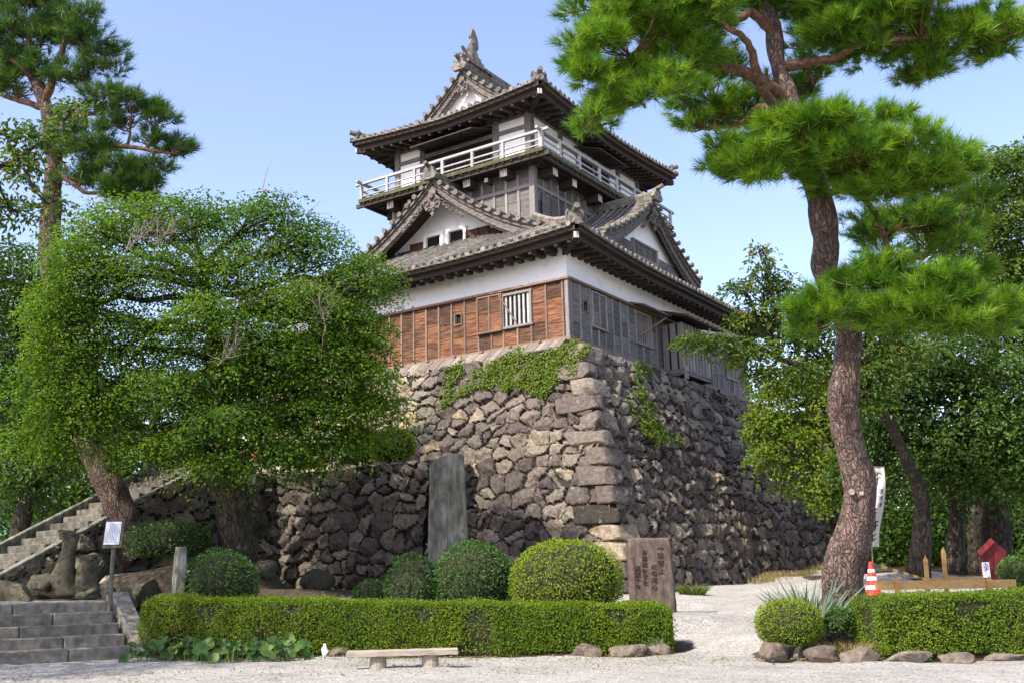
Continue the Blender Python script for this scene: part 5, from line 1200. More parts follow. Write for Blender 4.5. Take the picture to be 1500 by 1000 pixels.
broadleaf('cherry_tree', 'cherry tree reaching thin leafy branches across the left pine from the picture edge', 'cherry tree', cf_, ct, cb_, 20, 0.40, 0.12, 0.060, 'leaf_cherry', 33, limbs=7, rare=0.03, limb_r=0.045, shell=0.3)

# cherry on the right, its branch crossing the wall of the keep
rb_ = pix_blobs([(1010, 500, 24, 26, 9, 12), (1045, 500, 24, 36, 13, 20), (1100, 515, 24, 55, 22, 40), (1120, 400, 24.2, 26, 20, 14), (1080, 420, 24.2, 28, 12, 12), (1112, 370, 24.2, 18, 14, 7), (1140, 425, 24.4, 38, 26, 26), (1095, 462, 24.2, 40, 16, 22), (1155, 470, 24.2, 46, 34, 45), (1175, 552, 24, 40, 22, 28), (1120, 548, 24, 50, 14, 22), (1190, 500, 24.4, 46, 40, 45), (1285, 535, 24, 70, 46, 70), (1260, 480, 24.4, 60, 40, 50), (1330, 500, 24, 60, 46, 60), (1265, 590, 24, 50, 30, 35)], 0, 0.8, 1.4)
rt = tr([(1345, 842, 26, 33), (1350, 790, 26, 27), (1352, 740, 26, 23), (1344, 705, 25.8, 20), (1322, 660, 25.4, 15), (1300, 610, 24.8, 15), (1262, 570, 24.3, 12), (1205, 545, 24, 11), (1140, 525, 24, 7)])
broadleaf('cherry_tree', 'mossy-trunked cherry right of the pine, its leafy branch crossing the grey boards of the keep', 'cherry tree', foot(1345, 840, 26), rt, rb_, 20, 0.32, 0.12, 0.060, 'leaf_cherry', 35, limbs=7, rare=0.03, limb_r=0.04, shell=0.25)

# bright maple by the far end of the stone base
bb_ = pix_blobs([(1185, 535, 32.5, 50, 26, 50), (1135, 572, 32, 34, 22, 30), (1120, 615, 31.6, 26, 18, 20), (1215, 560, 32.5, 50, 34, 50), (1160, 592, 32, 62, 36, 80), (1140, 635, 31.5, 48, 28, 55), (1200, 640, 32, 58, 40, 70), (1185, 690, 31.5, 66, 34, 75), (1220, 720, 31, 50, 28, 45), (1165, 560, 32.5, 40, 20, 35), (1240, 590, 32.5, 60, 40, 60), (1120, 665, 31.2, 26, 14, 18)])
bt_ = tr([(1262, 842, 32, 30), (1258, 790, 32, 26), (1245, 730, 32, 22), (1225, 660, 32, 16), (1210, 600, 32, 10)])
broadleaf('maple_tree', 'yellow-green maple glowing in the sun beside the far end of the stone base', 'maple tree', foot(1262, 840, 32), bt_, bb_, 26, 0.55, 0.115, 0.09, 'leaf_bright', 37, limbs=6)

# trees filling the right side
def filler(name, label, cat, trunk, blobs, mat, seed, K=22, r=0.7, ln=0.15, wd=0.09, group=None, limbs=5, bark='bark', **kw):
    t = tr(trunk); p = t[0][0]; f_ = np.array([p[0], p[1], float(gz(p[0], p[1]))]); t[0] = (f_-np.array([0, 0, 0.05]), t[0][1])
    return broadleaf(name, label, cat, f_, t, pix_blobs(blobs), K, r, ln, wd, mat, seed, bark, group, limbs, **kw)
filler('broadleaf_tree', 'tall loose-leaved broadleaf tree against the sky at the right edge', 'tree', [(1462, 845, 29, 38), (1460, 700, 29, 34), (1450, 520, 29, 28), (1450, 380, 29, 18), (1455, 280, 29, 8)],
    [(1450, 245, 29, 50, 24, 67), (1480, 290, 29, 52, 36, 90), (1440, 330, 29, 58, 40, 112), (1485, 390, 29, 52, 44, 105), (1410, 400, 29.5, 60, 44, 112), (1380, 350, 29.5, 40, 30, 60), (1500, 230, 29, 40, 24, 45), (1530, 330, 29, 60, 80, 135), (1440, 460, 29, 80, 40, 120), (1400, 300, 29.5, 40, 30, 60), (1460, 420, 29.8, 80, 40, 150), (1390, 440, 29.8, 60, 40, 120), (1500, 480, 29, 60, 50, 120)], 'leaf_cherry', 41, K=26, r=0.55, ln=0.13, wd=0.07, shell=0.25)
filler('broadleaf_tree', 'dense shadowy tree behind the right pine, its branches sweeping low', 'tree', [(1398, 845, 27.5, 30), (1402, 760, 27.5, 26), (1412, 640, 27.5, 22), (1420, 540, 27.5, 14)],
    [(1290, 560, 28.5, 60, 50, 80), (1300, 470, 28.5, 60, 50, 80), (1260, 680, 29, 50, 30, 50), (1380, 530, 27, 100, 44, 130), (1460, 560, 27, 80, 50, 120), (1330, 590, 27.4, 80, 40, 100), (1430, 630, 26.5, 92, 46, 130), (1490, 650, 26, 60, 60, 90), (1310, 640, 28, 66, 36, 80), (1380, 680, 27, 70, 30, 80), (1465, 705, 26, 62, 28, 70), (1350, 545, 28, 60, 40, 70)], 'leaf_dark', 43, K=28, r=0.60, ln=0.12, wd=0.085)
filler('broadleaf_tree', 'thin dark trunk left of the red cabinet under the low canopy', 'tree', [(1432, 850, 33, 24), (1428, 770, 33, 21), (1440, 690, 33, 18), (1450, 600, 33, 12)],
    [(1400, 690, 34, 90, 40, 80), (1480, 640, 34, 80, 70, 90), (1330, 680, 36, 80, 44, 80), (1270, 660, 36, 60, 50, 70)], 'leaf_dark', 44)
filler('broadleaf_tree', 'straight reddish trunk standing right behind the red cabinet', 'tree', [(1470, 855, 31, 22), (1468, 770, 31, 20), (1466, 690, 31, 18), (1462, 560, 31, 12)],
    [(1480, 600, 31, 60, 60, 70), (1530, 700, 31, 60, 90, 90), (1540, 560, 31, 70, 90, 80)], 'leaf_dark', 45, bark='bark_red')
for i, (lab, px, d, top, w, bl) in enumerate([
    ('shaded tree far back between the cherry trunk and the banner', 1305, 42, 700, 16, [(1300, 640, 42, 80, 60, 90), (1260, 700, 43, 50, 40, 45), (1350, 700, 43, 60, 40, 50)]),
    ('shaded tree far back behind the timber stakes', 1385, 45, 690, 15, [(1390, 650, 45, 90, 60, 90), (1420, 730, 46, 60, 30, 40)]),
    ('shaded tree far back at the right edge of the grove', 1500, 44, 690, 15, [(1490, 640, 44, 90, 80, 90), (1530, 720, 44, 60, 70, 60)])]):
    filler('broadleaf_tree', lab, 'tree', [(px, 842, d, w), (px+4, 770, d, w*0.9), (px-3, top, d, w*0.7), (px, top-80, d, w*0.4)], bl, 'leaf_dark', 60+i, group='shaded trees of the far grove', ln=0.18, wd=0.12, K=20, r=0.9)
# left side trees
filler('broadleaf_tree', 'dense dark tree at the left edge above the green roof', 'tree', [(12, 800, 29, 26), (38, 735, 29, 23), (62, 660, 29, 19), (55, 560, 29, 14), (40, 450, 29, 8)],
    [(20, 400, 29.5, 60, 50, 85), (70, 455, 29.5, 60, 60, 90), (15, 500, 30, 70, 60, 95), (90, 560, 30, 70, 60, 90), (30, 610, 30, 80, 60, 100), (110, 650, 30, 80, 46, 90), (30, 690, 29, 70, 36, 75), (-50, 520, 30, 60, 150, 120), (160, 600, 31, 60, 60, 60), (30, 745, 31, 60, 20, 30)], 'leaf_dark', 51, K=28, r=0.65, ln=0.13, wd=0.09)
filler('broadleaf_tree', 'leafy tree seen through the gap above the long stairs', 'tree', [(215, 700, 36, 18), (218, 660, 36, 16), (230, 600, 36, 12), (235, 560, 36, 8)],
    [(210, 650, 37, 80, 40, 80), (290, 640, 37, 80, 36, 75), (150, 690, 38, 80, 40, 80), (220, 580, 37, 90, 50, 90), (330, 580, 38, 60, 50, 55)], 'leaf_dark', 53, ln=0.16, wd=0.12)  # dark leaf colour carries the deep shade of this background
filler('broadleaf_tree', 'shaded tree far behind the foot of the long stairs', 'tree', [(95, 790, 42, 15), (92, 740, 42, 14), (100, 690, 42, 10), (100, 640, 42, 6)],
    [(80, 690, 43, 80, 40, 80), (150, 720, 43, 70, 30, 55), (10, 720, 43, 60, 40, 60), (90, 620, 43, 110, 60, 100), (60, 760, 44, 90, 18, 50), (0, 640, 44, 60, 80, 70)], 'leaf_dark', 55, ln=0.2, wd=0.14, r=0.9)
filler('broadleaf_tree', 'tall hazy tree filling the view behind the left dark tree', 'tree', [(-20, 800, 46, 20), (-10, 700, 46, 18), (0, 560, 46, 12)],
    [(-20, 480, 46, 70, 110, 120), (60, 560, 47, 80, 80, 110), (150, 560, 48, 80, 70, 100), (20, 650, 47, 80, 60, 90), (140, 650, 48, 80, 50, 80)], 'leaf_dark', 56, ln=0.24, wd=0.16, r=1.0)

# undergrowth beyond the grove: one dense far-off thicket
rg = np.random.default_rng(77)
def thicket(label, pts, n, hgt, ln):
    C = []
    for (px, py, d) in pts:
        c = at(px, py, d); k = 90*d/FPX
        C.append(np.stack([rg.normal(0, k*0.6, n)+c[0], rg.normal(0, k*0.6, n)+c[1], c[2]-0.3+hgt*rg.random(n)**1.4*(0.7+0.5*vnoise(np.stack([np.full(n, c[0]), np.full(n, c[1]), rg.normal(size=n)], 1), 1.0, 2))], 1))
    C = np.vstack(C); D = rdir(rg, len(C)); o = leaf_cards('undergrowth', C, D, rdir(rg, len(C))+[0, 0, 1.0], ln, ln*0.65, MAT['leaf_dark'], tonev(rg, len(C)), None, tuple(C.mean(0)*0+C[0]))
    tag(o, label, None, None, 'stuff')
thicket('dark undergrowth closing the far side of the grove on the right', [(1290+i*28, 832, 46+3*(i % 2)) for i in range(10)]+[(1300+i*30, 815, 41) for i in range(8)], 2600, 4.2, 0.22)
thicket('dark undergrowth closing the view behind the foot of the long stairs', [(-30+i*40, 840, 50) for i in range(10)]+[(60+i*30, 800, 38) for i in range(6)], 1600, 4.0, 0.26)

# ------------------------------------------------------------------ hedges and shrubs
def hp(px, py, d):
    p = at(px, py, d); return p
h0 = hp(212, 957, 18.9); h1 = hp(978, 961, 17.3); h0[2] = 0.0; h1[2] = -0.10
hedge('long clipped box hedge running in front of the round shrubs and monument', h0+np.array([-0.18, 0.33, 0]), h1+np.array([-0.15, 0.45, 0]), 1.0, (1.09, 0.85), 2900, 0.042, 'leaf_hedge', 81, 0.10)
hr0 = hp(1262, 958, 14.7); hr1 = hp(1640, 960, 15.2); hr0[2] = -0.02; hr1[2] = -0.12
hedge('clipped box hedge at the lower right in front of the new timber rails', hr0+np.array([0.02, 0.26, 0]), hr1+np.array([0.1, 0.35, 0]), 1.0, (0.87, 0.97), 3400, 0.037, 'leaf_hedge', 82, 0.12)
def pball(px, py, d, rx, ry, n, ln, mat, seed, label, fb=-0.75, **kw):
    k = d/FPX; return ball_shrub(label, at(px, py, d), (rx*k, rx*k*0.9, ry*k), n, ln, mat, seed, flat_bottom=fb, **kw)
pball(829, 850, 19.2, 82, 58, 8200, 0.050, 'leaf_azalea', 83, 'big sunlit round azalea clipped to a dome, left of the red stone monument', power=2.3)
pball(694, 852, 20.6, 62, 58, 5200, 0.058, 'leaf_shrub', 84, 'dark green round shrub at the foot of the grey stele, left of the sunlit dome')
pball(606, 862, 20.8, 44, 50, 1900, 0.065, 'leaf_shrub', 85, 'smaller shaded round shrub left of the stele, partly behind the hedge')
pball(545, 872, 21.2, 30, 22, 700, 0.065, 'leaf_shrub', 86, 'low loose shrub between the retaining wall and the hedge')
pball(322, 858, 21.4, 58, 52, 3000, 0.065, 'leaf_shrub', 87, 'shaded dome shrub beside the mossy stone post behind the hedge')
pball(248, 790, 25.0, 54, 24, 2400, 0.07, 'leaf_shrub', 88, 'flat-topped shaded shrub in front of the stair flank wall', name='clipped_shrub', fb=-0.9, power=4.0)
pball(1156, 912, 15.2, 47, 34, 5200, 0.032, 'leaf_azalea', 89, 'small sunlit round azalea on rough stones beside the yucca', power=2.4, fb=-0.85)
pball(575, 652, 30.4, 34, 26, 1500, 0.09, 'leaf_azalea', 90, 'round shrub on the terrace catching sun beside the stone base', name='terrace_shrub', fb=-0.85)
pball(522, 655, 30.8, 34, 28, 1300, 0.09, 'leaf_shrub', 91, 'round shrub on the terrace in the shade of the maple', name='terrace_shrub', fb=-0.85)
pball(450, 668, 31.2, 40, 18, 900, 0.10, 'leaf_shrub', 92, 'low leafy shrub along the top of the retaining wall', name='terrace_shrub', fb=-0.8)
pball(1492, 838, 22.5, 28, 24, 1300, 0.06, 'leaf_shrub', 93, 'dark round shrub beside the red cabinet at the right edge')
pball(1230, 908, 15.4, 20, 18, 600, 0.05, 'leaf_shrub', 94, 'little scrubby shrub between the yucca and the right hedge', fb=-0.9, rough=0.12)

# grass tufts and blades
def tuft(name, label, cat, c, n, ln, wd, mat, seed, spread=0.3, rad=0.2, group=None, curve=0.25):
    rg = np.random.default_rng(seed); a = rg.uniform(0, 2*PI, n); r = rad*np.sqrt(rg.random(n))
    base = np.asarray(c)+np.stack([np.cos(a)*r, np.sin(a)*r, 0*a], 1)
    d = unit(np.stack([np.cos(a+rg.normal(0, .5, n))*spread*(0.3+rg.random(n)), np.sin(a+rg.normal(0, .5, n))*spread*(0.3+rg.random(n)), np.ones(n)], 1)); L = ln*rg.uniform(0.5, 1.1, n)[:, None]
    sd = unit(np.cross(d, rdir(rg, n)))*wd/2
    hz_ = unit(d*np.array([1, 1, 0])); mid = base+d*L*0.55; tip = base+d*L+hz_*L*curve-np.array([0, 0, 1])*L*curve*0.5
    V = np.stack([base-sd, base+sd, mid+sd*0.9, mid-sd*0.9, tip], 1).reshape(-1, 3)-np.asarray(c); b5 = np.arange(n)[:, None]*5
    Lp = np.concatenate([b5+[0, 1, 2], b5+[0, 2, 3], b5+[3, 2, 4]], 1).ravel()
    me = np_mesh(name, V, Lp, np.full(3*n, 3), MAT[mat], np.repeat(tonev(rg, n), 3)); return tag(link(name, me, None, c), label, cat, group)
tuft('yucca_plant', 'spiky grey-green yucca at the foot of the right pine', 'yucca', foot(1190, 905, 15.8)+[0, 0, 0.12], 150, 0.92, 0.045, 'yucca', 95, 0.60, 0.26, curve=0.12)
tuft('yucca_plant', 'small spiky yucca shoot behind the small round azalea', 'yucca', foot(1146, 900, 16.2)+[0, 0, 0.18], 22, 0.70, 0.04, 'yucca', 96, 0.5, 0.12, curve=0.05)
tuft('grass_tuft', 'green grass tuft growing at the foot of the stone base', 'grass tuft', on_ground(at(1014, 862, 25.0)), 420, 0.36, 0.014, 'grass', 97, 0.9, 0.28)
tuft('grass_tuft', 'dry brown grass tuft between the rocks and the right hedge', 'grass tuft', on_ground(at(1240, 940, 15.0)), 420, 0.34, 0.012, 'drygrass', 98, 0.8, 0.36)
gs = MB()
C = []; rg = np.random.default_rng(99)
for (y, m_) in [(yy, 1) for yy in np.arange(4.0, 13.5, 0.09)]:
    for _ in range(14):
        e = 3.45+abs(rg.normal(0, 0.30))+0.25*math.sin(y*1.7); C.append((e, y+rg.normal(0, 0.1), 0))
C = np.array(C); C[:, 2] = gz(C[:, 0], C[:, 1]); n = len(C); d = unit(rdir(rg, n)*0.6+[0, 0, 1.0])
o = leaf_cards('grass', C, d, rdir(rg, n), rg.uniform(0.10, 0.28, n), 0.02, MAT['drygrass'], tonev(rg, n), None, tuple(C[0])); tag(o, 'sunburnt grass strip along the foot of the stone base', None, None, 'stuff')
# fallen leaves and litter along hedge feet
C = []
for _ in range(900):
    t_ = rg.random(); p = h0+(h1-h0)*t_; C.append((p[0]+rg.normal(0, 0.5)+0.3, p[1]-0.35+rg.normal(0, 0.35), 0))
for _ in range(500): p = at(1110+rg.random()*180, 950, 14.6+rg.random()*0.8); C.append((p[0], p[1], 0))
for _ in range(700): p = at(rg.uniform(0, 1300), 965, rg.uniform(13.5, 16)); C.append((p[0], p[1], 0))
C = np.array(C); C[:, 2] = gz(C[:, 0], C[:, 1])+0.02; n = len(C)
o = leaf_cards('fallen_leaves', C, unit(rdir(rg, n)*[1, 1, 0.2]), np.tile([0, 0, 1.0], (n, 1))+rng.normal(size=(n, 3))*0.3, rg.uniform(0.025, 0.06, n), 0.03, MAT['drygrass'], tonev(rg, n), None, tuple(C[0])); tag(o, 'dry fallen leaves scattered over the gravel', None, None, 'stuff')

# big-leaved butterbur along the left end of the hedge: each leaf a shallow heart-shaped dish
def butterbur(label, spots, seed, group=None):
    rg = np.random.default_rng(seed); mbv = []; Ls = []; tot = []; tn = []; o = 0
    c0 = on_ground(spots[0])
    for q in spots:
        for _ in range(8):
            c = on_ground(q)+np.append(rg.normal(0, 0.16, 2), rg.uniform(0.06, 0.36)); R = rg.uniform(0.065, 0.135)
            nrm = unit(np.array([0, 0, 1.0])+unit((EYE-c)*[1, 1, 0])*rg.uniform(0.3, 1.3)+rg.normal(size=3)*0.35); a = unit(np.cross(nrm, rg.normal(size=3))); b_ = np.cross(nrm, a)
            ring = [c+(a*math.cos(g)+b_*math.sin(g))*R*(1-0.55*math.exp(-(g-PI)**2*6))*(1+0.06*math.sin(5*g))+nrm*0.03*math.cos(2*g) for g in np.linspace(0, 2*PI, 15)[:-1]]
            mbv += [c-nrm*0.035]+ring
            for k in range(14): Ls += [o, o+1+k, o+1+(k+1) % 14]; tot.append(3)
            tn += [rg.random()]*14; o += 15
            s0 = c-nrm*0.035; s1 = np.append(c[:2]+rg.normal(0, 0.05, 2), c0[2]); w_ = unit(np.cross(s1-s0, EYE-c))*0.008      # stalk
            mbv += [s0-w_, s0+w_, s1+w_, s1-w_]; Ls += [o, o+1, o+2, o+3]; tot.append(4); tn.append(0.8); o += 4
    me = np_mesh('butterbur', np.array(mbv)-c0, Ls, tot, MAT['leaf_big'], tn); return tag(link('butterbur', me, None, c0), label, 'plant', group)
butterbur('broad-leaved plant at the foot of the hedge beside the steps', [at(px, 955, 18.1) for px in (222, 245, 268, 292)]+[at(250, 935, 18.3), at(282, 925, 18.4), at(285, 900, 18.4)], 101)
butterbur('low row of broad leaves at the foot of the hedge left of the bench', [at(px, 962, 17.7) for px in (318, 340, 362, 385, 405, 425)], 102)

# ivy on the stones
def in_poly(x, y, poly):
    ins = np.zeros(len(x), bool); n = len(poly)
    for i in range(n):
        (x0, y0), (x1, y1) = poly[i], poly[(i+1) % n]
        c = ((y0 > y) != (y1 > y)) & (x < (x1-x0)*(y-y0)/(y1-y0+1e-9)+x0); ins ^= c
    return ins
def project(P):
    d = P-EYE; z = d@_fw; return 750+FPX*(d@RT)/z, 500-FPX*(d@UP)/z
def ivy(label, pf, smax, n, polys, seed, ln=0.085, out=0.22):
    rg = np.random.default_rng(seed); s = rg.uniform(0, smax, n); t = rg.uniform(4.0, HB+0.3, n)
    P, N = pf(s, t); P = P+N*rg.uniform(0.08, out, n)[:, None]
    x, y = project(P); jx = x+4*vnoise(P, 2.2, 2, 3)*3; jy = y+4*vnoise(P, 2.2, 2, 7)*3
    k = np.zeros(n, bool)
    for p in polys: k |= in_poly(jx, jy, p)
    k &= vnoise(P, 1.8, 3, 5) > rg.uniform(-0.75, 0.15, n)
    P = P[k]; N = N[k]; m = len(P); D = unit(rdir(rg, m)*0.9+[0, 0, -0.6]+N*0.5); c0 = P.mean(0)
    o = leaf_cards('ivy', P, D, unit(N+np.array([0, 0, 0.5])+rg.normal(size=(m, 3))*0.35), ln*rg.uniform(0.6, 1.2, m), ln*0.85, MAT['leaf_ivy'], tonev(rg, m), None, tuple(c0)); return tag(o, label, 'ivy')
ivy('sunlit ivy mat spilling over the top of the stone base under the orange boards', front_pf, 11, 60000, [[(640, 568), (648, 545), (700, 531), (760, 521), (845, 500), (862, 508), (850, 535), (822, 545), (815, 562), (800, 576), (778, 588), (765, 570), (740, 560), (700, 566), (680, 580), (658, 600), (645, 590)]], 111)
ivy('narrow ivy streak trailing down the shaded face of the stone base', right_pf, 9, 30000, [[(922, 532), (946, 540), (942, 580), (962, 602), (986, 630), (992, 652), (962, 642), (925, 615), (918, 600), (930, 570)]], 112, 0.09)
# ------------------------------------------------------------------ stones, signs and small things
LX = np.append(RT[:2]/np.linalg.norm(RT[:2]), 0)      # a bench-high view across the court: directions used to turn things
LY = np.array([-LX[1], LX[0], 0])
UZ = np.array([0, 0, 1.0])
# kerb rocks under the hedges
kr = [(862, 958, 17.5, .34, .2, .15), (915, 962, 17.3, .34, .2, .13), (962, 958, 17.4, .30, .2, .17), (497, 955, 18.3, .24, .2, .12)]
for i, (px, py, d, a, b_, c_) in enumerate(kr):
    put_rock('kerb_stone', on_ground(at(px, py, d), -0.03), (a, b_, c_), rng.uniform(-0.3, 0.3)+0.5, 'low rough stone half hidden under the foot of the long hedge', 'rock', 'stones along the foot of the long hedge', 'kerb_rock', 3.5, 0.2, 0, i)
for i, (px, py, d, a, b_, c_, rz, tl, lab) in enumerate([(1135, 955, 14.75, .24, .20, .17, 0.9, 0.15, 'angular brown kerb rock under the left side of the small round azalea'), (1168, 958, 14.95, .10, .14, .15, 0.4, 0.1, 'thin wedge of kerb rock right beside the angular one'),
        (1198, 962, 14.6, .26, .18, .13, 0.6, -0.12, 'flat triangular kerb rock between the small azalea and the dry grass'), (1262, 962, 14.3, .30, .22, .16, 0.5, 0.2, 'broad sloping kerb rock at the corner of the right hedge'),
        (1330, 972, 14.2, .34, .2, .10, 0.6, 0, 'low kerb rock in the shade under the right hedge'), (1400, 972, 14.2, .32, .2, .10, 0.6, 0, 'second low kerb rock under the right hedge, further from the pine'), (1470, 974, 14.3, .34, .2, .10, 0.6, 0, 'last low kerb rock under the right hedge, at the picture edge')]):
    put_rock('kerb_stone', on_ground(at(px, py, d), -0.02), (a, b_, c_), rz, lab, 'rock', 'stones along the right bed', 'kerb_rock', 5.0, 0.16, tl, 20+i, 0.55)
# boulders around the raised bed on the left
bl = [(210, 866, 22.8, .46, .36, .40, 'big shaded boulder under the leaning pine'), (150, 868, 23.0, .34, .3, .34, 'mossy boulder behind the sign pole'), (240, 868, 22.6, .26, .28, .26, 'squat boulder right of the big shaded one'), (285, 866, 23.0, .40, .32, .34, 'boulder behind the stone post'), (180, 874, 20.6, .28, .24, .17, 'smooth cobble at the head of the step kerb'),
      (385, 868, 25, .30, .28, .24, 'pale boulder at the foot of the maple'), (20, 862, 21.8, .44, .35, .26, 'dark boulder at the left picture edge below the stairs'), (465, 862, 28, .40, .32, .36, 'pale leaning stone at the base of the retaining wall'),
      (75, 850, 24.2, .5, .4, .40, 'slanting boulder between the stairs and the serpent rock'), (130, 820, 25.0, .46, .4, .38, 'upper boulder beside the stair kerb'), (236, 790, 27.6, .34, .34, .26, 'small stone beside the pine trunk and the stairs'), (165, 775, 27.4, .3, .3, .24, 'grey stone left of the pine trunk beside the stairs')]
for i, (px, py, d, a, b_, c_, lab) in enumerate(bl):
    p = at(px, py, d); p[2] = max(float(gz(p[0], p[1]))-0.05, p[2]-c_*1.3)
    put_rock('boulder', p, (a, b_, c_), rng.uniform(-.5, .5)+.6, lab, 'boulder', 'boulders of the raised bed', 'rock', 3.4, 0.22, rng.uniform(-.2, .2), 40+i, 0.62)

# serpent-like water-worn rocks on pedestals
def worn_rock(label, path, rad, loc, seed, foot_=None, cap_=None):
    rg = np.random.default_rng(seed); root = empty('worn_rock', loc, label, 'rock')
    mb = MB(); m = 30; x = np.linspace(0, len(path)-1, m); P = np.array([np.interp(x, range(len(path)), np.array(path)[:, i]) for i in range(3)]).T
    for _ in range(2): P[1:-1] = (P[:-2]+2*P[1:-1]+P[2:])/4
    R = np.interp(x, range(len(rad)), rad); n = 22; V = []
    for i in range(m):
        for k in range(n):
            g = 2*PI*k/n; V.append(P[i]+R[i]*(LX*math.cos(g)+LY*math.sin(g)*0.8))
    V = np.array(V); o = unit(V-np.repeat(P, n, axis=0)); V = V+o*(0.045*vnoise(V, 4.5, 3, 3)+0.03*vnoise(V, 12, 2, 6))[:, None]
    mb.raw(V, [(i*n+k, i*n+(k+1) % n, (i+1)*n+(k+1) % n, (i+1)*n+k) for i in range(m-1) for k in range(n)]+[tuple((m-1)*n+k for k in range(n)), tuple(range(n-1, -1, -1))], 0, 0.3)
    mb.build('stone_body', MAT['rock'], root, smooth=True)
    for (c, half) in foot_ or []:
        V, F = rock(rg, half, 3.5, 0.14); o2 = np_mesh('stone_foot', V+np.asarray(c)-loc, F, np.full(len(F), 4), MAT['rock'], np.full(len(F), 0.5), True); link('stone_foot', o2, root)
    return root
d = 21.6
def pp(px, py, dd=0): return at(px, py, d+dd)
l1 = on_ground(pp(98, 872))
worn_rock('tall twisted water-worn rock like a rearing serpent below the long stairs', [pp(100, 872), pp(92, 850), pp(98, 820), pp(103, 795), pp(98, 778), pp(88, 775)], [.30, .27, .17, .16, .15, .05], l1, 1, [(pp(62, 858), (.27, .22, .14)), (pp(82, 868), (.20, .2, .10))])
l2 = on_ground(pp(127, 872))
worn_rock('shorter boot-shaped worn rock standing right of the serpent-like one', [pp(128, 876), pp(128, 850), pp(129, 825), pp(129, 812)], [.26, .24, .18, .19], l2, 2, [(pp(105, 866), (.24, .24, .15)), (pp(128, 868), (.30, .25, .16))])

# tall grey stele
c = at(655, 690, 26.2); base_p = np.array([c[0], c[1], float(gz(c[0], c[1]))]); topz = at(655, 669, 26.2)[2]
st = empty('stone_stele', base_p, 'tall narrow mossy granite stele against the retaining wall behind round shrubs', 'stele')
mb = MB(); V = []; n = 16
for i in range(n+1):
    t_ = i/n; z = base_p[2]+(topz-base_p[2])*t_; hw = 0.50-0.075*t_; hd = 0.22-0.03*t_
    for (a, b_) in ((-1, -1), (-.55, -1.02), (0, -1.0), (0.12, -0.86), (.6, -0.9), (1, -.9), (1.02, 1), (-1, 1)):
        q = np.array([base_p[0], base_p[1], z])+LX*a*hw+LY*b_*hd+rng.normal(size=3)*0.008
        if i == n: q[2] += (0.05 if a > -0.2 else -0.08)
        V.append(q)
F = [(i*8+k, i*8+(k+1) % 8, (i+1)*8+(k+1) % 8, (i+1)*8+k) for i in range(n) for k in range(8)]+[tuple(n*8+k for k in range(8))]
mb.add(V, F); mb.build('stone_slab', MAT['granite'], st, bevel=0.02)
mb = MB(); mb.beam(base_p-LX*0.28-LY*0.232+UZ*(topz-base_p[2]-1.55), base_p-LX*0.28-LY*0.222+UZ*(topz-base_p[2]-0.9), 0.05, 0.01); mb.build('pale_scar', MAT['step'], st); mb = MB(); zf = topz-1.1; q = np.array([base_p[0], base_p[1], zf])-LX*0.20-LY*0.235
mb.obb(q-UZ*0.55, LX*0.19, LY*0.012, UZ*0.62); mb.build('sunk_panel', MAT['granite'], st)

# red-brown carved monument
md = 20.5; mbp = at(957, 895, md); mbp[2] = float(gz(mbp[0], mbp[1]))-0.02; k = md/FPX
mon = empty('stone_monument', mbp, 'reddish-brown upright stone monument carved with columns of characters', 'monument')
H_ = 108*k; W_ = 65*k; D_ = 0.30; MX = LX*math.cos(-0.10)+LY*math.sin(-0.10); MY = np.array([-MX[1], MX[0], 0])
n = 26; m = 17; V = []; out = [(-1, -1), (1, -1), (1, 1), (-1, 1)]
ring = [(x, -1) for x in np.linspace(-1, 1, m)]+[(1, y) for y in np.linspace(-1, 1, 6)[1:]]+[(x, 1) for x in np.linspace(1, -1, m)[1:]]+[(-1, y) for y in np.linspace(1, -1, 6)[1:-1]]
for i in range(n+1):
    t_ = i/n; sh = 1-0.10*smooth((t_-0.86)/0.14)**2
    for (a, b_) in ring:
        rr = (abs(a)**8+abs(b_)**8)**(-1/8)
        hw = W_/2*(1.0+0.06*(1-t_)-0.10*max(0, 0.12-t_))*(sh if a < 0 else 1-(1-sh)*0.5); p = mbp+MX*(a*rr*hw-0.02*t_*W_)+MY*(b_*rr*D_/2*(1.1-0.2*t_))+UZ*(H_*t_)
        V.append(p)
V = np.array(V); nr = len(ring)
tl = np.repeat(np.linspace(0, 1, n+1), nr); V = V+(unit(V-np.repeat(V.reshape(n+1, nr, 3).mean(1), nr, axis=0))*(0.016*vnoise(V, 3.5, 3, 4)+0.006*vnoise(V, 12, 2, 8))[:, None])
V[:, 2] += np.where(tl > 0.99, 0.02*vnoise(V, 4, 2, 2), 0)
F = [(i*nr+k_, i*nr+(k_+1) % nr, (i+1)*nr+(k_+1) % nr, (i+1)*nr+k_) for i in range(n) for k_ in range(nr)]+[tuple(n*nr+k_ for k_ in range(nr))]
mb = MB(); mb.raw(V, F); mb.build('stone_slab', MAT['redstone'], mon, smooth=True)
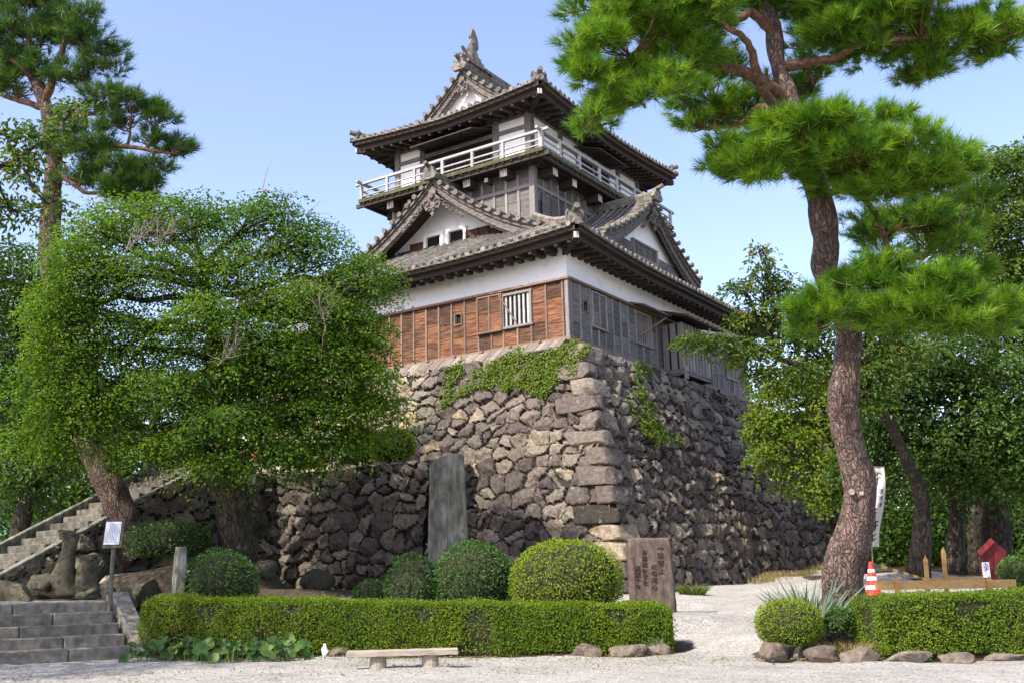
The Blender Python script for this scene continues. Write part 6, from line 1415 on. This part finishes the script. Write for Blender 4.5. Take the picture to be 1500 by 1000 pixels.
def writing(name, text, size, org, xdir, zdir, mat, parent, vertical=True, gap=1.12, thick=0.004):
    """characters of a built-in face set down a column, as flat raised strokes"""
    V = []; L = []; T = []; o = 0; ndir = np.cross(xdir, zdir)
    for i, ch in enumerate(text):
        cu = bpy.data.curves.new('glyph', 'FONT'); cu.body = ch; cu.size = size; cu.align_x = 'CENTER'; cu.align_y = 'CENTER'; cu.extrude = thick; cu.resolution_u = 3
        ob = bpy.data.objects.new('glyph', cu); COL.objects.link(ob); dg = bpy.context.evaluated_depsgraph_get(); me = bpy.data.meshes.new_from_object(ob.evaluated_get(dg))
        off = np.asarray(org)+(-np.asarray(zdir)*i*size*gap if vertical else np.asarray(xdir)*i*size*gap)
        for v in me.vertices: V.append(off+np.asarray(xdir)*v.co.x+np.asarray(zdir)*v.co.y+ndir*v.co.z)
        for p in me.polygons: L += [x+o for x in p.vertices]; T.append(len(p.vertices))
        o += len(me.vertices); bpy.data.objects.remove(ob); bpy.data.curves.remove(cu); bpy.data.meshes.remove(me)
    if not V: return None
    return link(name, np_mesh(name, np.array(V)-worigin(parent), L, T, mat), parent)
fr_ = mbp-MY*(D_/2*1.0+0.004)
for (x, z, s, txt) in ((0.20, 0.86, 0.125, '一筆啓上'), (0.055, 0.62, 0.115, '火の用心'), (-0.12, 0.82, 0.105, 'お仙泣かすな'), (-0.26, 0.60, 0.10, '馬肥やせ')):
    writing('inscription', txt, s, fr_+MX*(x*W_/0.87-0.012*W_)+UZ*(z*H_)-MY*0.006, MX, UZ, MAT['carved'], mon, True, 1.15, 0.012)
mb = MB(); mb.beam(fr_-MX*W_*0.36+UZ*H_*0.02-MY*0.004, fr_-MX*W_*0.39+UZ*H_*0.75+MY*0.004, 0.012, 0.02); mb.build('crack', MAT['carved'], mon)

# mossy stone posts near the steps
def stone_post(px, py, d, hpx, wpx, label, lean=0.03):
    k = d/FPX; p = at(px, py, d); p[2] = float(gz(p[0], p[1]))-0.1; top = at(px, py-hpx, d)[2]; r = empty('stone_post', p, label, 'post')
    mb = MB(); h = top-p[2]; w = wpx*k/2*0.72; a = unit(LX+LY*0.6); b_ = np.array([-a[1], a[0], 0]); V = []
    for i in range(7):
        t_ = i/6; s_ = w*(1.06-0.12*t_)*(0.9 if i == 6 else 1)
        for (x, y) in ((-1, -.8), (-.8, -1), (.8, -1), (1, -.8), (1, .8), (.8, 1), (-.8, 1), (-1, .8)): V.append(p+a*x*s_+b_*y*s_+UZ*h*t_+LX*lean*h*t_+rng.normal(size=3)*0.006)
    mb.add(V, [(i*8+k_, i*8+(k_+1) % 8, (i+1)*8+(k_+1) % 8, (i+1)*8+k_) for i in range(6) for k_ in range(8)]+[tuple(48+k_ for k_ in range(8))]); mb.build('post_shaft', MAT['granite'], r, bevel=0.01)
stone_post(259, 868, 21.0, 68, 24, 'mossy square stone post between the shaded dome shrub and boulders')

# notice board on a pole
sp = at(161, 880, 19.9); sp[2] = float(gz(sp[0], sp[1])); sg = empty('notice_board', sp, 'small white notice in a wooden frame on a thin leaning pole', 'notice board')
k = 19.9/FPX; ctr = at(167, 781, 19.9)
mb = MB(); mb.tube([sp, ctr-UZ*0.1+LY*0.03], [0.045, 0.042], 9); mb.build('pole', MAT['granite'], sg)
SXd = unit(LX+LY*0.12); SYd = np.array([-SXd[1], SXd[0], 0]); SZd = unit(UZ+SXd*0.07)
mb = MB(); hw, hh = 13.5*k, 21*k
mb.obb(ctr, SXd*hw, SYd*0.02, SZd*hh); fb = mb.build('board', MAT['rock'], sg, bevel=0.005)
mb = MB(); mb.obb(ctr+SZd*0.01-SYd*0.026-SXd*0.02, SXd*hw*0.80, SYd*0.004, SZd*hh*0.78); mb.build('paper', plain('notice_paper', (0.72, 0.74, 0.78), 0.6), fb)
mb = MB(); rgx = np.random.default_rng(5)
for c_ in range(9):
    x = (-0.72+1.44*c_/8)*hw*0.95-0.02; z = 0.70*hh; 
    if c_ < 2: z = 0.15*hh
    while z > -0.62*hh:
        L_ = rgx.uniform(0.010, 0.022); mb.obb(ctr+SXd*x+SZd*(z-L_/2)-SYd*0.0315, SXd*0.0055, SYd*0.001, SZd*L_/2, 0, 0.5); z -= L_+0.006
mb.build('printed_columns', plain('faded_ink', (0.16, 0.17, 0.26), 0.7), fb)

# bench of one thick plank on two log legs
bk = 15.3/FPX; b0 = at(590, 976, 15.3); b0[2] = float(gz(b0[0], b0[1]))
bn = empty('bench', b0, 'low plank bench on two round log legs in front of the long hedge', 'bench')
ztop = at(590, 951, 15.3)[2]; BX = unit(LX*math.cos(0.06)+LY*math.sin(0.06)); BYd = np.array([-BX[1], BX[0], 0])
mb = MB(); V = []; n = 14; hl_ = 81*bk
for i in range(n+1):
    x = -hl_+2*hl_*i/n; wob = 0.010*math.sin(i*1.3)+0.006*math.sin(i*3.1)
    for (y, z) in ((-.17+wob, 0), (-.165+wob, -.085), (.17, -.085), (.17, 0.0)): V.append(np.array([b0[0], b0[1], ztop])+BX*x+BYd*y+UZ*(z+0.004*math.sin(i*2.2+y*9)))
mb.add(V, [(i*4+k_, (i+1)*4+k_, (i+1)*4+(k_+1) % 4, i*4+(k_+1) % 4) for i in range(n) for k_ in range(4)]+[(0, 1, 2, 3), (n*4+3, n*4+2, n*4+1, n*4)]); mb.build('plank', MAT['bench_wood'], bn, bevel=0.008)
for x in (-36*bk, 40*bk):
    mb = MB(); q = np.array([b0[0], b0[1], 0])+BX*x; q[2] = float(gz(q[0], q[1]))-0.03
    mb.tube([q, q+UZ*0.05, np.append(q[:2], ztop-0.09)], [0.135, 0.125, 0.12], 14); mb.build('leg', MAT['bench_wood'], bn)

# white cut-out by the hedge
c = at(475, 952, 17.6); k = 17.6/FPX; gzc = float(gz(c[0], c[1])); wc = empty('garden_ornament', (c[0], c[1], gzc), 'small white bird-shaped cut-out standing at the foot of the long hedge', 'ornament')
prof = [(-3.5, 2), (-4.5, 6), (-4, 10), (-1.5, 12), (-2, 15), (0, 16), (2, 15.5), (2, 13), (4, 9), (3.5, 7), (6, 6), (6, 3.5), (4, 2), (1.5, -2), (-0.5, -5), (-1.5, -4), (-2.5, -1)]
mb = MB(); mb.prism([np.array([c[0], c[1], gzc+0.08])+LX*a*k+UZ*b_*k for a, b_ in prof], LY*0.02); mb.build('ornament_body', plain('white_painted_sheet', (0.46, 0.48, 0.50), 0.6), wc)
mb = MB(); mb.tube([(c[0], c[1], gzc-0.02), (c[0], c[1], gzc+0.07)], 0.008, 6); mb.build('stake', MAT['granite'], wc)

# cone and striped bar
cd = 20.0; k = cd/FPX; cp = at(1280, 872, cd); cp[2] = float(gz(cp[0], cp[1])); cn = empty('traffic_cone', cp, 'red and white striped traffic cone at the foot of the right pine', 'traffic cone')
RED = plain('cone_red', (0.62, 0.035, 0.02), 0.45); WHT = plain('cone_white', (0.75, 0.75, 0.75), 0.35)
Hc = max(0.62, at(1276, 822, cd)[2]-cp[2]); mb = MB(); Rr = lambda t_: 0.165-0.13*t_
bands = [(0.03, .26, RED), (.26, .36, WHT), (.36, .50, RED), (.50, .60, WHT), (.60, .72, RED), (.72, .80, WHT), (.80, 1.0, RED)]
for j, (a, b_, m_) in enumerate(bands):
    q = MB(); q.tube([cp+UZ*Hc*a, cp+UZ*Hc*b_], [Rr(a), Rr(b_)], 20); q.build('cone_body' if m_ is RED else 'reflective_band', m_, cn, smooth=False)
q = MB(); q.obb(cp+UZ*0.012, LX*0.20, LY*0.20, UZ*0.018); q.build('base', RED, cn, bevel=0.01)
p0 = at(1280, 826, cd); p1 = at(1356, 848, 24.5); sb_ = empty('barrier_bar', (p0+p1)/2, 'yellow and black striped bar reaching from the cone to the cherry trunk', 'barrier bar')
YEL = plain('bar_yellow', (0.70, 0.36, 0.02), 0.45); BLK = plain('bar_black', (0.02, 0.02, 0.02), 0.5); n = 10
for i in range(n):
    q = MB(); q.tube([p0+(p1-p0)*i/n, p0+(p1-p0)*(i+1)/n], 0.028, 9); q.build('stripe', YEL if i % 2 else BLK, sb_)

# new timber rails and stakes
def rail(label, pts, stakes, d, loc_px, h=0.15):
    c = at(*loc_px, d); root = empty('timber_rail', (c[0], c[1], float(gz(c[0], c[1]))), label, 'timber barrier')
    mb = MB(); mb.beam(at(*pts[0], d), at(*pts[1], d+0.9), 0.035, h); mb.build('board', MAT['new_wood'], root, bevel=0.004)
    for (px, y0, y1, w, lean, off) in stakes:
        t_ = (px-pts[0][0])/(pts[1][0]-pts[0][0]); dd = d+0.9*t_+off; q1 = at(px+lean, y1, dd); q0 = at(px, y0, dd); g_ = float(gz(q0[0], q0[1])); e = unit(q1-q0); L_ = (q1[2]-g_+0.1)/e[2]; s = MB()
        a = unit(np.cross(e, LY)); b_ = np.cross(e, a); hw = w*dd/FPX/2; b0_ = q1-e*L_
        s.add([b0_+a*x*hw+b_*y*hw for x, y in ((-1, -1), (1, -1), (1, 1), (-1, 1))]+[q1-e*0.10+a*x*hw+b_*y*hw for x, y in ((-1, -1), (1, -1), (1, 1), (-1, 1))]+[q1], [(3, 2, 1, 0), (0, 1, 5, 4), (1, 2, 6, 5), (2, 3, 7, 6), (3, 0, 4, 7), (4, 5, 8), (5, 6, 8), (6, 7, 8), (7, 4, 8)])
        s.build('stake', MAT['new_wood'], root)
rail('front rail of pale new timber with two short stakes above the right hedge', [(1282, 857), (1488, 854)], [(1316, 880, 843, 6.5, -3, -0.06), (1449, 880, 842, 7, 0, -0.06)], 18.4, (1385, 870))
rail('rear rail of pale new timber with two taller leaning stakes', [(1356, 850), (1440, 847)], [(1360, 868, 812, 5, -5, -0.06), (1387, 868, 800, 5, -6, -0.06)], 19.6, (1400, 870), 0.10)

# tall banner on a pole
bd_ = 24.0; k = bd_/FPX; q = at(1279, 850, bd_); q[2] = float(gz(q[0], q[1])); bnr = empty('banner', q, 'tall white cloth banner with black brush writing hanging behind the right pine trunk', 'banner')
top = at(1272, 682, bd_)
mb = MB(); mb.tube([q, np.append(q[:2]*0+at(1271, 680, bd_)[:2], top[2]+0.05)], 0.014, 7); mb.tube([at(1270, 683, bd_), at(1296, 683, bd_)], 0.009, 6); mb.build('pole', MAT['granite'], bnr)
G_ = []
for i in range(25):
    t_ = i/24; y = 684+116*t_; row = []
    for j in range(9):
        u_ = j/8; px = 1274-3*t_+(21-3*abs(t_-.5))*u_+4*math.sin(t_*5+0.4)*u_*0.9; row.append(at(px, y+1.5*u_*math.sin(3*t_), bd_+0.10*math.sin(4*u_+5*t_)))
    G_.append(row)
mb = MB(); mb.sheet(G_); cl = mb.build('cloth', leafm('banner_cloth', [(0, (0.50, 0.485, 0.475)), (1, (0.54, 0.525, 0.515))], 0.25, 0.9, 0.9), bnr, smooth=True)
GA = np.array(G_); ink = MB(); rgx = np.random.default_rng(8)
def on_cloth(u_, t_):
    i = min(23.999, max(0, t_*24)); j = min(7.999, max(0, u_*8)); a = int(i); b_ = int(j); f = i-a; g = j-b_
    return GA[a, b_]*(1-f)*(1-g)+GA[a+1, b_]*f*(1-g)+GA[a, b_+1]*(1-f)*g+GA[a+1, b_+1]*f*g-_fw*0.006
def stroke(pts, w):
    P = np.array([on_cloth(u_, t_) for u_, t_ in pts]); s = np.array([w*(0.6+0.6*math.sin(PI*(0.15+0.8*i/(len(P)-1)))) for i in range(len(P))])
    dv = unit(np.gradient(P, axis=0)); sd = unit(np.cross(dv, _fw)); ink.band(P-sd*s[:, None]/2, P+sd*s[:, None]/2, -_fw*0.002, 0, 0.5)
for (t0, hgt, u0, wd_, cnt) in ((0.05, 0.17, 0.10, 0.62, 4), (0.26, 0.06, 0.62, 0.25, 3), (0.345, 0.06, 0.62, 0.25, 3), (0.43, 0.06, 0.62, 0.25, 3), (0.50, 0.14, 0.08, 0.5, 4), (0.66, 0.14, 0.10, 0.7, 4), (0.83, 0.12, 0.10, 0.6, 3)):
    for c_ in range(cnt):
        if c_ % 2: pts = [(u0+wd_*(0.25+0.5*c_/cnt)+0.05*math.sin(3*s_), t0+hgt*s_) for s_ in np.linspace(0.0, 1, 6)]
        else: pts = [(u0+wd_*s_, t0+hgt*(0.15+0.7*c_/cnt)+0.02*math.sin(4*s_)) for s_ in np.linspace(0, 1, 6)]
        stroke(pts, 0.032 if hgt > 0.1 else 0.014)
ink.build('brush_writing', plain('black_ink', (0.02, 0.02, 0.022), 0.8), cl)

# red cabinet with a gabled cover and a narrow sign
sd_ = 24.5; k = sd_/FPX; q = at(1457, 868, sd_); q[2] = float(gz(q[0], q[1])); cab = empty('red_cabinet', q, 'dark red wooden cabinet with a pointed gable roof in the shade', 'cabinet')
RW = surf('dark_red_boards', [(0.3, (0.10, 0.012, 0.014)), (0.7, (0.21, 0.028, 0.03))], 4, 0.7, 0.3, 0.01, 14, (5, 5, 1), 0.25)
def cp_(px, py, dd=0.0): return at(px, py, sd_+dd)
for (a, b_) in (((1435.5, 808), (1453.5, 791)), ((1454.5, 791), (1474, 806))):
    mb = MB(); mb.prism([cp_(a[0], a[1]), cp_(b_[0], b_[1]), cp_(b_[0]+(1 if b_[0] < 1454 else -0), 835 if a[0] < 1450 else 835), cp_(a[0], 822)] if a[0] < 1450 else [cp_(a[0], a[1]), cp_(b_[0], b_[1]), cp_(b_[0]-1, 828), cp_(1457, 836)], _fw*0.03); mb.build('gable_door', RW, cab)
mb = MB(); gq = q[2]
for px in (1438, 1471): e = cp_(px, 815, 0.08); mb.box(e[0]-.035, e[0]+.035, e[1]-.035, e[1]+.035, gq, e[2]+0.1)
mb.prism([cp_(1437, 810, 0.5), cp_(1454, 793, 0.5), cp_(1473, 808, 0.5), cp_(1473, 866, 0.5), cp_(1437, 866, 0.5)], _fw*0.03)
mb.build('cabinet_frame', RW, cab)
mb = MB(); mb.beam(cp_(1434, 810, -0.05), cp_(1454, 790, -0.05), 0.12, 0.03, up=LY); mb.build('roof_edge', RW, cab)
mb = MB(); a0 = cp_(1444.5, 823, -0.12); mb.obb(cp_(1444.5, 834, -0.12), LX*5.2*k, LY*0.012, UZ*11*k); sg2 = mb.build('sign_panel', plain('grey_sign_panel', (0.42, 0.42, 0.50), 0.5), cab)
mb = MB(); rgx = np.random.default_rng(12)
for i in range(5):
    cc = cp_(1444.5, 825+4.4*i, -0.135)
    for j in range(4):
        a_ = rgx.uniform(-2.6, 2.6)*k; mb.obb(cc+LX*a_+UZ*rgx.uniform(-1.3, 1.3)*k, LX*(2.2 if j % 2 else 0.35)*k*0.8, LY*0.002, UZ*(0.35 if j % 2 else 1.5)*k)
mb.build('sign_writing', plain('sign_ink', (0.05, 0.03, 0.10), 0.7), sg2)

# green-roofed hall beyond the stairs on the left
hd = 40; hq = at(-30, 830, hd); hq[2] = float(gz(hq[0], hq[1])); hall = empty('small_hall', hq, 'low hall with a curved green copper roof at the left edge behind the trees', 'building')
GRN = surf('green_copper', [(0.3, (0.05, 0.16, 0.13)), (0.7, (0.11, 0.27, 0.22))], 4, 0.6, 0.2, 0.01, 10)
def hh_(px, py, dd=0): return at(px, py, hd+dd)
mb = MB(); lines = []
for t_ in np.linspace(0, 1, 9):
    lines.append([hh_(-60+(116-14*t_)*s_, 787-38*t_+5*math.sin(t_*PI)-9*max(0, s_-0.5)**2*4*(1-t_), 3.2*t_) for s_ in np.linspace(0, 1, 14)])
mb.sheet(lines); mb.sheet([[p-UZ*0.16 for p in l] for l in lines]); mb.band([p-UZ*0.16 for p in lines[0]], lines[0], -_fw*0.02)
rf_ = mb.build('roof', GRN, hall)
mb = MB()
for j in range(14): mb.tube([lines[i][j]+UZ*0.03 for i in range(9)], 0.045, 5)
mb.build('roof_rib', GRN, rf_)
mb = MB(); mb.prism([hh_(-70, 792, 1.2), hh_(38, 792, 1.2), hh_(38, 840, 1.2), hh_(-70, 840, 1.2)], _fw*2.0); mb.build('wall', MAT['wood_dark'], hall)
mb = MB(); mb.prism([hh_(6, 805, 1.15), hh_(26, 805, 1.15), hh_(26, 835, 1.15), hh_(6, 835, 1.15)], _fw*0.04); mb.build('door', MAT['plaster'], hall)

# visitor on the terrace behind the maple leaves
pd = 33.0; f0 = at(366, 668, pd); f0[2] = 4.52; per = empty('person', f0, 'person in a white top carrying an orange jacket on the terrace behind the maple', 'person')
def skin(name, pts, edges, rad, mat, parent, sub=2):
    me = bpy.data.meshes.new(name); me.from_pydata([tuple(p) for p in pts], edges, []); o = link(name, me, parent); me.materials.append(mat)
    sk_ = o.modifiers.new('skin', 'SKIN'); me.skin_vertices.new() if not me.skin_vertices else None
    for v, r_ in zip(me.skin_vertices[0].data, rad): v.radius = r_ if isinstance(r_, tuple) else (r_, r_)
    me.skin_vertices[0].data[0].use_root = True
    s_ = o.modifiers.new('sub', 'SUBSURF'); s_.levels = sub; s_.render_levels = sub; return o
LXn, LYn = LX, -LY
def bp(x, y, z): return LXn*x+LYn*y+UZ*z
J = [bp(0, 0, .93), bp(0, 0, 1.15), bp(0, 0.01, 1.36), bp(0, 0.03, 1.46), bp(0, 0.05, 1.56), bp(0, 0.06, 1.66), bp(.19, 0, 1.37), bp(.25, .02, 1.10), bp(.20, .20, .95), bp(.19, .27, .93), bp(-.19, 0, 1.37), bp(-.25, .0, 1.10), bp(-.25, .12, .88), bp(-.25, .16, .82), bp(.09, 0, .88), bp(.10, .03, .48), bp(.10, 0, .07), bp(.10, .16, .03), bp(-.09, 0, .88), bp(-.10, .02, .48), bp(-.10, -.03, .07), bp(-.10, .14, .03)]
E_ = [(0, 1), (1, 2), (2, 3), (3, 4), (4, 5), (2, 6), (6, 7), (7, 8), (8, 9), (2, 10), (10, 11), (11, 12), (12, 13), (0, 14), (14, 15), (15, 16), (16, 17), (0, 18), (18, 19), (19, 20), (20, 21)]
Rd = [(.15, .11), (.14, .10), (.15, .10), .055, (.075, .09), (.07, .085), .06, .045, .035, (.04, .02), .06, .045, .035, (.04, .02), .09, .06, .045, (.04, .03), .09, .06, .045, (.04, .03)]
SK = plain('skin', (0.50, 0.27, 0.18), 0.55); body = skin('body', J, E_, Rd, SK, per)
skin('top', [J[0]*1.0, J[1], J[2], J[6], (J[6]+J[7])/2, J[10], (J[10]+J[11])/2], [(0, 1), (1, 2), (2, 3), (3, 4), (2, 5), (5, 6)], [(.175, .13), (.16, .12), (.165, .115), .075, .07, .075, .07], plain('white_cotton', (0.66, 0.65, 0.64), 0.9), per)
skin('trousers', [J[0], J[14], J[15], J[16], J[18], J[19], J[20]], [(0, 1), (1, 2), (2, 3), (0, 4), (4, 5), (5, 6)], [(.17, .13), .105, .08, .07, .105, .08, .07], plain('dark_trousers', (0.05, 0.05, 0.07), 0.9), per)
skin('hair', [bp(0, 0.03, 1.60), bp(0, 0.02, 1.69), bp(0, -.03, 1.62), bp(0, -.03, 1.52)], [(0, 1), (0, 2), (2, 3)], [(.085, .09), (.085, .09), (.085, .07), (.075, .05)], plain('black_hair', (0.02, 0.018, 0.018), 0.5), per)
for sg_ in (-1, 1): q2 = MB(); q2.obb(f0+bp(sg_*0.032, 0.142, 1.60), LX*0.012, LY*0.004, UZ*0.006); q2.build('eye', BLK, per)
q2 = MB(); q2.obb(f0+bp(0, 0.148, 1.575), LX*0.012, LY*0.012, UZ*0.022); q2.build('nose', SK, per)
oj = empty('jacket', f0+bp(.22, .26, .9), 'orange jacket hanging over the forearm of the visitor', 'jacket')
V, F = rock(np.random.default_rng(4), (.17, .09, .30), 2.6, 0.3); link('jacket_cloth', np_mesh('jacket_cloth', V+np.array([0, 0, -0.12]), F, np.full(len(F), 4), plain('orange_cloth', (0.55, 0.16, 0.05), 0.85), None, True), oj)
